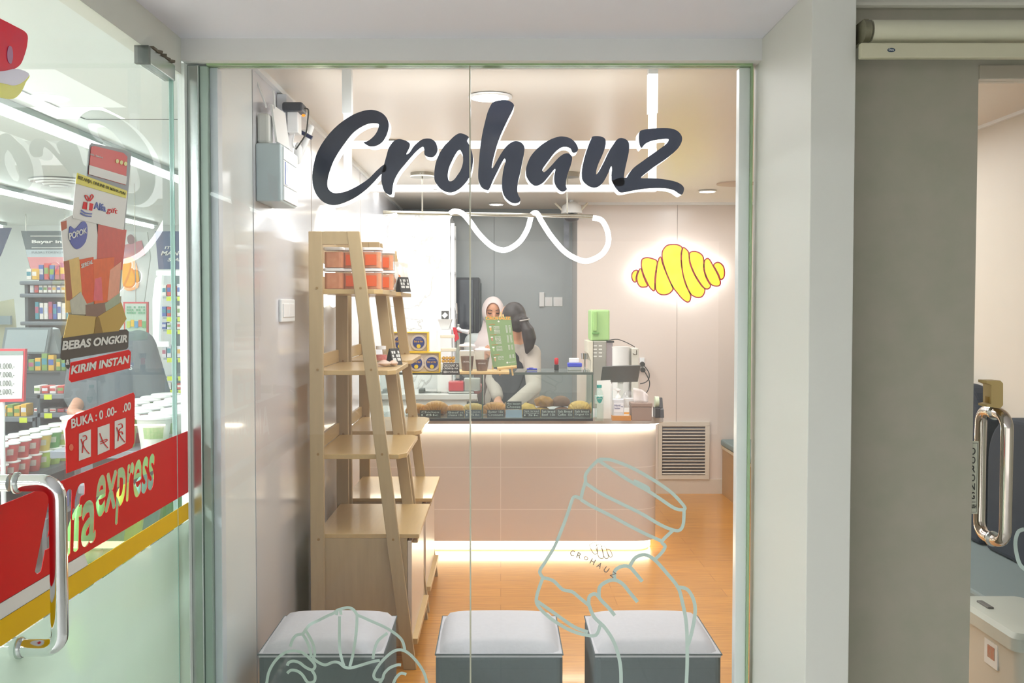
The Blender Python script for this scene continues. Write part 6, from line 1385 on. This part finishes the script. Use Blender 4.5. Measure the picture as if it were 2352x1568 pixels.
# cigarette style wall cabinet
random.seed(9)
def pick(cs): return random.choice(cs)
def pk(c): return mat('pack_'+c, c, .5, var=.25, scale=45)
packs_all = ['e8e2dc', 'c94a44', '4a68b0', '3f8fa0', 'e0b040', 'd8d8e0', '7a9c50', 'b05a78']
def packrow(px0, px1, py0, py1, Y, n, cols, desc, group, dpt=.06, gap=.004, hv=.0, name='product_pack', catn='pack', zy=None):
    a, b = P(px0, py1, Y), P(px1, py1, Y); zt_ = P(px0, py0, Y).z; w_ = (b.x-a.x)/n; hs = zt_-a.z; a.z = zy if zy else a.z+.001; zt_ = a.z+hs
    for i in range(n):
        h = (zt_-a.z)*(1-hv*random.random()); x = a.x+i*w_
        c = pick(cols); p1 = MB().box(x+gap, x+w_-gap, Y, Y+dpt, a.z, a.z+h)
        s = thing(name, '%s pack, %s from the left %s' % (CN.get(c, 'coloured'), ORD[i], desc), catn, (x+w_/2, Y+dpt/2, a.z), group)
        p1.build('carton', pk(c), s, bevel=.002); c2 = pick([q for q in packs_all if q != c])
        MB().box(x+gap+.002, x+w_-gap-.002, Y-.0012, Y-.0002, a.z+h*.35, a.z+h*.72).build('printed_band', pk(c2), s)
CN = {'e8e2dc': 'white', 'c94a44': 'red', '4a68b0': 'blue', '3f8fa0': 'teal', 'e0b040': 'yellow', 'd8d8e0': 'pale grey', '7a9c50': 'green', 'b05a78': 'pink', 'f07a3a': 'orange'}
shg = mat('shelf_grey', '4d565c', .5); shl = mat('shelf_lip_grey', '6d767e', .45)
ptag = mat('price_tag_yellow', 'd2e02c', .6)
Yc = 9.2
s = thing('wall_product_cabinet', 'dark grey product cabinet with three shelves below the Bayar ini sign', 'cabinet', (P(110, 700, Yc).x, Yc+.2, 0))
a, b = P(62, 700, Yc).x, P(190, 700, Yc).x
MB().box(a, b, Yc+.25, Yc+.3, .0, P(1, 640, Yc).z).build('back_panel', shg, s)
MB().box(a-.02, a+.01, Yc, Yc+.3, 0, P(1, 650, Yc).z).build('side_panel', shg, s)
for py in (645, 674, 738, 800, 860): MB().box(a-.05, b, Yc-.04, Yc+.25, P(1, py+9, Yc-.04).z, P(1, py, Yc-.04).z).build('shelf_lip', shl, s, bevel=.01)
packrow(60, 85, 617, 642, Yc, 2, ['c94a44', 'e8e2dc', 'e0b040'], 'on top of the dark cabinet', 'packs on the cabinet top')
packrow(88, 150, 603, 642, Yc+.08, 5, ['c94a44', 'b05a78', 'f07a3a', '4a68b0'], 'in the back row on the cabinet top', 'packs on the cabinet top', hv=.4)
packrow(68, 150, 655, 672, Yc, 8, ['e8e2dc', 'c94a44', 'd8d8e0'], 'on the upper cabinet shelf', 'packs on the upper cabinet shelf')
packrow(80, 172, 693, 733, Yc, 9, ['e8e2dc', '4a68b0', 'e0b040', '3f8fa0', 'b05a78'], 'on the middle cabinet shelf', 'packs on the middle cabinet shelf', hv=.15)
MB().box(P(80, 636, Yc-.02).x, P(98, 636, Yc-.02).x, Yc-.03, Yc-.02, P(1, 641, Yc).z, P(1, 628, Yc).z)
# paper sack at left
s = thing('woven_sack', 'folded beige woven sacks against the left store wall', 'sack', P(15, 760, 8.4))
loft(MB(), [[tuple(P(a_, b_, 8.4+d_)) for a_, b_, d_ in ((-40, 860, 0), (48, 860, 0), (46, 860, .25), (-40, 860, .25))], [tuple(P(a_, b_, 8.4+d_)) for a_, b_, d_ in ((-40, 700, .05), (32, 686, .05), (31, 686, .15), (-40, 700, .15))]]).build('sack_body', mat('sack_beige', 'a9a78c', .8, col2='8d9480', scale=6), s)
MB().box(P(-30, 0, 8.38).x, P(14, 0, 8.38).x, 8.36, 8.39, P(1, 745, 8.38).z, P(1, 725, 8.38).z).build('printed_patch', mat('sack_print', '76868a', .7), s)
# till monitor
s = thing('store_till_monitor', 'grey touch screen till monitor on the store counter', 'monitor', P(60, 790, 7.2))
board(7.2, [(12, 752), (117, 752), (107, 812), (2, 812)], mat('monitor_frame', '6e7c80', .4), 'bezel', s, .03); board(7.195, [(17, 757), (111, 757), (102, 808), (8, 808)], mat('monitor_glass', '9aa8ac', .08, coat=.6), 'screen', s, .004)
board(7.25, [(108, 752), (120, 756), (136, 812), (106, 812)], mat('monitor_back', '8a9698', .4), 'rear_housing', s, .12)
MB().cb(P(60, 831, 7.25), .05, .05, .09).build('stand', shg, s)
s = thing('store_counter', 'dark store counter carrying the till monitor', 'counter', (P(80, 860, 7.1).x, 7.4, 0))
MB().box(P(-60, 0, 7.1).x, P(190, 0, 7.1).x, 7.1, 7.7, 0, P(1, 858, 7.1).z).build('counter_body', shg, s); MB().box(P(-62, 0, 7.08).x, P(192, 0, 7.08).x, 7.08, 7.72, P(1, 857, 7.1).z, P(1, 852, 7.1).z).build('counter_top', mat('counter_top_dark', '3f484a', .3), s)
# red framed price sign
s = thing('price_list_sign', 'white price list in a red frame on a white stand at the left edge', 'sign', P(20, 860, 4.4))
board(4.4, [(-60, 801), (58, 801), (54, 922), (-60, 924)], mat('frame_red', 'd0404a', .4), 'red_frame', s); board(4.395, [(-60, 806), (53, 806), (50, 915), (-60, 918)], mat('price_sheet', 'e2e6e2', .6), 'price_sheet', s, .004); board(4.392, [(-60, 806), (53, 806), (52.5, 815), (-60, 816)], mat('sheet_green_grey', '8f9f98', .5), 'header_band', s, .003)
txt(['13.000,-', '17.000,-', '13.000,-', '12.000,-'], pq(4.39, [(-8, 834), (34, 834), (32, 912), (-8, 914)]), mat('print_grey', '6a6e6c', .6), s)
MB().tube([P(6, 922, 4.42), P(6, 1010, 4.42)], .011, 10).build('stand_pole', trimw, s); MB().tube([P(6, 1010, 4.42), (P(6, 1010, 4.42).x, 4.42, .02)], .011, 10).lathe([(.12, 0), (.12, .02)], (P(6, 1010, 4.42).x, 4.42, 0), 20).build('stand_base', trimw, s)
# snack shelves mid (facing the camera) under the counter
def shelfbay(px0, px1, rows, Y, label, zt_px, dpt=.35, tags=True):
    a, b = P(px0, 0, Y).x, P(px1, 0, Y).x
    s = thing('product_shelving', label, 'shelving', ((a+b)/2, Y+dpt/2, 0))
    MB().box(a, b, Y+dpt, Y+dpt+.03, 0, P(1, zt_px, Y).z).build('back_panel', shg, s)
    for py in rows:
        z = P(1, py, Y).z; sh = MB().box(a, b, Y, Y+dpt, z-.03, z).build('shelf', shl, s, bevel=.003)
        if tags:
            n = max(2, int((b-a)/.18))
            for i in range(n): MB().box(a+(i+.3)*(b-a)/n, a+(i+.3)*(b-a)/n+.05, Y-.004, Y-.0005, z-.035, z-.002).build('price_tag', ptag, sh)
    for x in (a, b-.02): MB().box(x, x+.02, Y, Y+dpt, 0, P(1, rows[0], Y).z-.001).build('upright', shg, s)
    return s
shelfbay(70, 185, (905, 948, 990), 6.5, 'grey shelving bay with snack packs and yellow price tags', 862)
packrow(76, 184, 885, 904, 6.55, 6, ['e8e2dc', 'c94a44', 'e0b040', 'e8e2dc'], 'on the upper shelf of the snack bay', 'snack packs on the upper bay shelf', zy=P(1, 905, 6.5).z+.0005, dpt=.12, gap=.006, hv=.2)
packrow(76, 184, 938, 947, 6.55, 6, ['c94a44', 'b05a78', 'e8e2dc'], 'on the lower shelf of the snack bay', 'snack packs on the lower bay shelf', zy=P(1, 948, 6.5).z+.0005, dpt=.12, gap=.006, hv=.2)
packrow(64, 125, 810, 851, 7.15, 4, ['e0b040', '7a9c50', 'e8e2dc', '7a9c50'], 'on the dark store counter', 'snack bags on the store counter', dpt=.05, hv=.5)
packrow(128, 152, 812, 851, 7.15, 2, ['7a9c50', 'e0b040'], 'beside the post of the store counter', 'snack bags on the store counter', dpt=.05, hv=.5)
shelfbay(-40, 66, (958, 1000), 6.5, 'grey shelving bay behind the white price sign stand', 925)
packrow(0, 62, 927, 957, 6.55, 4, ['7a9c50', 'e0b040', '7a9c50'], 'on the bay behind the price sign stand', 'green snack bags behind the sign stand', zy=P(1, 958, 6.5).z+.0005, dpt=.1, hv=.3)
# chiller cabinet at the right
Yf = 7.0
s = thing('open_chiller', 'white framed open chiller cabinet with shelves of small packs', 'chiller', (P(400, 800, Yf).x, Yf+.3, 0))
frw = mat('chiller_frame', 'e4ecea', .3, emit=.5, ecol='f0fffa')
a, b = P(353, 0, Yf).x, P(446, 0, Yf).x; b = min(b, -2.14) if False else b
MB().box(a, b, Yf-.02, Yf+.0, P(1, 633, Yf).z, P(1, 621, Yf).z).build('top_light_box', frw, s, bevel=.004)
MB().add([P(356, 640, Yf-.02), P(372, 624, Yf-.02), P(368, 700, Yf-.02), P(364, 790, Yf-.02), P(351, 780, Yf-.02), P(350, 690, Yf-.02)]+[p+Vector((0, .05, 0)) for p in (P(356, 640, Yf-.02), P(372, 624, Yf-.02), P(368, 700, Yf-.02), P(364, 790, Yf-.02), P(351, 780, Yf-.02), P(350, 690, Yf-.02))], [(0, 1, 2, 3, 4, 5), (11, 10, 9, 8, 7, 6)]+[(i, (i+1) % 6, 6+(i+1) % 6, 6+i) for i in range(6)]).build('curved_side_frame', frw, s)
MB().box(P(352, 0, Yf).x, P(380, 0, Yf).x, Yf-.02, Yf, P(1, 796, Yf).z, P(1, 784, Yf).z).build('bottom_lip', frw, s)
MB().box(a, b, Yf+.35, Yf+.4, 0, P(1, 622, Yf).z).build('back_panel', mat('chiller_back', '5f7678', .4), s)
MB().box(a, b, Yf+.05, Yf+.345, 0, P(1, 960, Yf).z).build('base_cabinet', shg, s)
for py in (681, 728, 757, 822, 864, 895, 934):
    z = P(1, py, Yf).z; sh = MB().box(P(366, 0, Yf).x, b, Yf+.0, Yf+.34, z-.012, z).build('chiller_shelf', mat('chiller_shelf_grey', '8fa0a2', .3), s)
    for x in (375, 400, 424): MB().box(P(x, 0, Yf).x, P(x+13, 0, Yf).x, Yf-.006, Yf-.001, z-.03, z-.0).build('price_tag', ptag, sh)
for (r, nm) in (((652, 680), 'top'), ((701, 727), 'second'), ((738, 756), 'third'), ((792, 821), 'fourth'), ((878, 894), 'fifth'), ((925, 933), 'lowest')):
    packrow(371, 440, r[0], r[1], Yf+.01, 6, ['e8e2dc', 'd8d8e0', 'c94a44', '4a68b0', 'e8e2dc'], 'on the %s chiller shelf' % nm, 'small packs on the %s chiller shelf' % nm, dpt=.08, hv=.25)
# store customer
yp = 4.9; hp = P(282, 705, yp); xq = hp.x; zt = CZ+.055
def V3(x, y, z): return Vector((xq+x, yp+y, z))
w3 = thing('person', 'person in a dark grey short sleeved T-shirt standing in the store', 'person', (xq, yp, 0))
hz3 = 1.60
J = dict(head=V3(-.13, 0, hz3), neck=V3(-.11, .01, hz3-.16), face=(-.3, -1), tilt=-.3, chest=V3(-.07, .01, 1.21), pelvis=V3(-.07, .02, .92), ls=V3(-.19, .04, 1.335), rs=V3(.075, .0, 1.335), le=V3(-.20, -.02, 1.08), re=V3(.15, -.0, 1.07), lw=V3(-.16, -.22, 1.04), rw=V3(.10, -.12, .88), lh=((.5, -.5, 0), (0, 0, 1)), rh=((-.2, -.5, -.6), (1, 0, 0)), curl=.5)
mb, lw = body_mb(J); fuse(mb, 'body', skin, w3, .008)
fuse(clothes(J, lw, .92, .022), 'tshirt', mat('slate_tshirt', '5a676e', .85, scale=30, var=.04), w3, .009)
fuse(trousers(J), 'trousers', MC['dark_trousers'], w3, .01)
hr = MB(); F = Vector((-.3, -1, 0)).normalized(); hd = J['head']; hr.ell(hd-F*.02+Vector((0, 0, .025)), .085, .09, .1); fuse(hr, 'short_hair', hairm, w3, .009, 3)
for sx in (-1, 1): MB().tube([lw(sx*.018, .089, .008), lw(sx*.032, .088, .004), lw(sx*.046, .079, .007)], .0035, 6).build('eye', eyem, w3)
MB().tube([lw(-.02, .094, -.056), lw(0, .097, -.054), lw(.02, .094, -.056)], .004, 6).build('mouth', MC['lips'], w3)
q4 = [P(296, 838, yp-.16), P(304, 838, yp-.16), P(304, 853, yp-.16), P(296, 853, yp-.16)]
txt('S', q4, mat('shirt_print', 'b9bfbd', .7), w3, offset=.02)
# ---- noodle cups
def cup_mesh(mb, x, y, z, r, h): return mb.lathe([(r*.74, 0), (r*.98, h*.93), (r, h*.94)], (x, y, z), 20)
cupc = {'red': 'c8403c', 'green': '4f9e4a', 'yellow': 'd8c050', 'white': 'd9dcd6', 'lime': 'a8c850', 'orange': 'd9803c'}
PROTO = {}
def ncup(x, y, z, col, label, group, r=.048, h=.085):
    key = (col, r, h)
    if key not in PROTO:
        s = thing('noodle_cup', label, 'cup', (x, y, z), group)
        cup_mesh(MB(), x, y, z, r, h).build('cup_body', mat('cup_'+col, cupc[col], .4, var=.2, scale=40), s, smooth=40)
        MB().lathe([(r+.003, h*.94), (r+.004, h*.99), (r, h+.002), (r*.5, h+.004), (0, h+.003)], (x, y, z), 20).build('foil_lid', mat('foil_lid', 'e6eae6', .3, var=.05), s, smooth=40)
        a0 = -math.pi*.62
        v = []; f = []
        for i in range(7):
            a = a0+i*.22
            for hh in (.35, .7): rr_ = (r*.74+(r*.24)*hh/.93)+.0012; v.append((x+rr_*math.cos(a), y+rr_*math.sin(a), z+h*hh))
        for i in range(6): f.append((2*i, 2*i+2, 2*i+3, 2*i+1))
        MB().add(v, f).build('logo_patch', mat('cup_logo_'+col, 'e4e6da' if col != 'white' else '5aa05a', .5, scale=120, col2={'red': 'c8a09a', 'green': '8ab890'}.get(col, 'b8b890')), s)
        PROTO[key] = s; return s
    o = dup(PROTO[key], (x, y, z), label); o['group'] = group; return o
# gondola along the glass (right), its long side runs into the picture
gX = -1.12; gy0, gy1 = 2.72, 4.45; gz = 1.045
s = thing('glass_side_gondola', 'store gondola beside the glass door carrying large noodle cups', 'gondola', (gX-.3, 3.6, 0))
MB().box(gX-.40, gX, 3.36, gy1, gz-.025, gz).box(gX-.035, gX, gy0, 3.36, gz-.025, gz).build('top_shelf', shl, s, bevel=.003)
MB().box(gX-.001, gX+.003, gy0, gy1, gz-.04, gz+.04).build('green_shelf_strip', mat('green_strip', '3f9a4e', .5, scale=14, col2='9cd25a'), s)
MB().box(gX-.30, gX-.26, 3.37, gy1, .08, gz-.026).build('centre_panel', shg, s)
MB().box(gX-.40, gX, 3.36, gy1, 0, .08).build('base', mat('gondola_base', 'a9b4a8', .5), s)
MB().box(gX-.12, gX, gy0, gy1, .70, .72).build('mid_shelf', shl, s); MB().box(gX-.12, gX, gy0, gy1, .47, .49).build('low_shelf', shl, s)
MB().box(gX-.001, gX+.003, gy0, gy1, .465, .525).build('white_shelf_strip', mat('white_strip', 'd6dcc8', .4), s)
MB().box(gX-.001, gX+.0025, gy0+.25, gy1, .085, .462).build('green_base_panel', mat('lime_panel', '7fc060', .5), s)
random.seed(5)
rowc = ['green', 'white', 'red', 'white', 'lime', 'green', 'red', 'white', 'yellow', 'red', 'white', 'green']
for j in range(3):
    for i in range(8):
        y = 3.42+i*.127+(j % 2)*.04; x = gX-.068-j*.128
        if y > 4.36: break
        ci = rowc[(i*2+j*3+1) % 12]
        ncup(x, y, gz+.0005, ci, '%s noodle cup on the glass side gondola, %s from the front, %s row from glass' % (ci, ORD[i], ORD[j]), 'large noodle cups on the glass side gondola', .058, .11)
# bags and packs on lower shelves of gondola visible through the band lettering
cols = {'green': '5fb04c', 'lime': 'b6dc28', 'yellow': 'd8d040', 'teal': '4aa08a'}
def bag(x, y, z, w_, h, c, label, group):
    o = MB().ell((x, y, z+h/2), .035, w_/2, h/2, 14, 10, warp=lambda p: Vector((p.x*(1.2-abs(p.z)/h*1.4), math.copysign(abs(p.y/(w_/2))**.6*(w_/2), p.y), math.copysign(abs(p.z/(h/2))**.6*(h/2), p.z)))).build('snack_bag', mat('bag_'+c, cols[c], .35, var=.3, scale=30), smooth=60); return tag(o, label, 'snack bag', group)
for lv, z, hh, cs in ((0, .721, .26, ('green', 'green', 'lime', 'teal')), (1, .491, .19, ('lime', 'lime', 'yellow', 'lime'))):
    for i in range(10):
        y = gy0+.10+i*.16
        if y > 4.38: break
        bag(gX-.06, y, z, .14, hh, cs[i % 4], '%s snack bag on the %s shelf facing the glass, %s from the front' % (cs[i % 4], 'lower' if lv else 'middle', ORD[i]), 'snack bags on the %s gondola shelf' % ('lower' if lv else 'middle'))
# far gondola with red cups
cX = -2.62; c0, c1 = 4.9, 6.42; cz0 = P(0, 1090, c0+.3).z; cz0 = .60
s = thing('red_cup_gondola', 'dark store gondola with stacked red noodle cups at the left', 'gondola', (cX-.3, 6, 0))
MB().box(cX-.6, cX+.03, c0, c1, cz0-.035, cz0).build('cup_shelf', shg, s, bevel=.003); MB().box(cX-.33, cX-.29, c0, c1, .06, cz0-.036).build('centre_panel', shg, s); MB().box(cX-.6, cX+.03, c0, c1, 0, .06).build('base', shg, s)
MB().box(cX-.29, cX+.02, c0, c1, .30, .32).build('low_shelf', shl, s)
for i in range(4): MB().box(cX+.0205, cX+.024, c0+.3+i*.35, c0+.36+i*.35, .285, .32).build('price_tag', ptag, s)
cc = ['red', 'red', 'red', 'red', 'red', 'red', 'yellow', 'green', 'lime', 'lime', 'yellow', 'green']
for j in range(2):
    for i in range(11):
        y = c0+.12+i*.13; x = cX-.05-j*.13; col = cc[i]
        for lv in range(2):
            cl = col if lv or i < 6 else 'lime'
            ncup(x, y, cz0+.0005+lv*.098, cl, '%s noodle cup, %s stack, %s row on the dark gondola, %s of two' % (cl, ORD[i], ('front', 'rear')[j], ('lower', 'upper')[lv]), 'stacked noodle cups on the dark gondola', .056, .095)
# small blue bottles on the low shelf
for i in range(8):
    y = c0+.2+i*.16; o = MB().lathe([(.03, 0), (.032, .1), (.014, .14), (.014, .16)], (cX-.04, y, .3205), 14).build('blue_bottle', mat('bottle_blue', '4a62a8', .3, var=.2, scale=30), smooth=40)
    tag(o, 'blue bottle on the low shelf of the dark gondola, %s from the front' % ORD[i], 'bottle', 'blue bottles on the low gondola shelf')
s = thing('front_dark_rack', 'dark wire rack with white and green bottles behind the red band', 'rack', (-1.75, 3.9, 0))
for z in (.08, .36): MB().box(-2.2, -1.95, 3.5, 4.3, z, z+.02).build('rack_shelf', shg, s)
for x, y in ((-2.19, 3.51), (-1.97, 3.51), (-2.19, 4.27), (-1.97, 4.27)): MB().box(x, x+.02, y, y+.02, 0, .62).build('rack_post', shg, s)
for i in range(5):
    o = MB().lathe([(.035, 0), (.036, .15), (.016, .19), (.016, .21)], (-2.0-.0, 3.58+i*.15, .3805), 14).build('white_bottle', mat('bottle_white_green', 'd4dcd6', .3, scale=14, col2='6aa870'), smooth=40)
    tag(o, 'white bottle with green label on the dark wire rack, %s from the front' % ORD[i], 'bottle', 'white bottles on the dark wire rack')
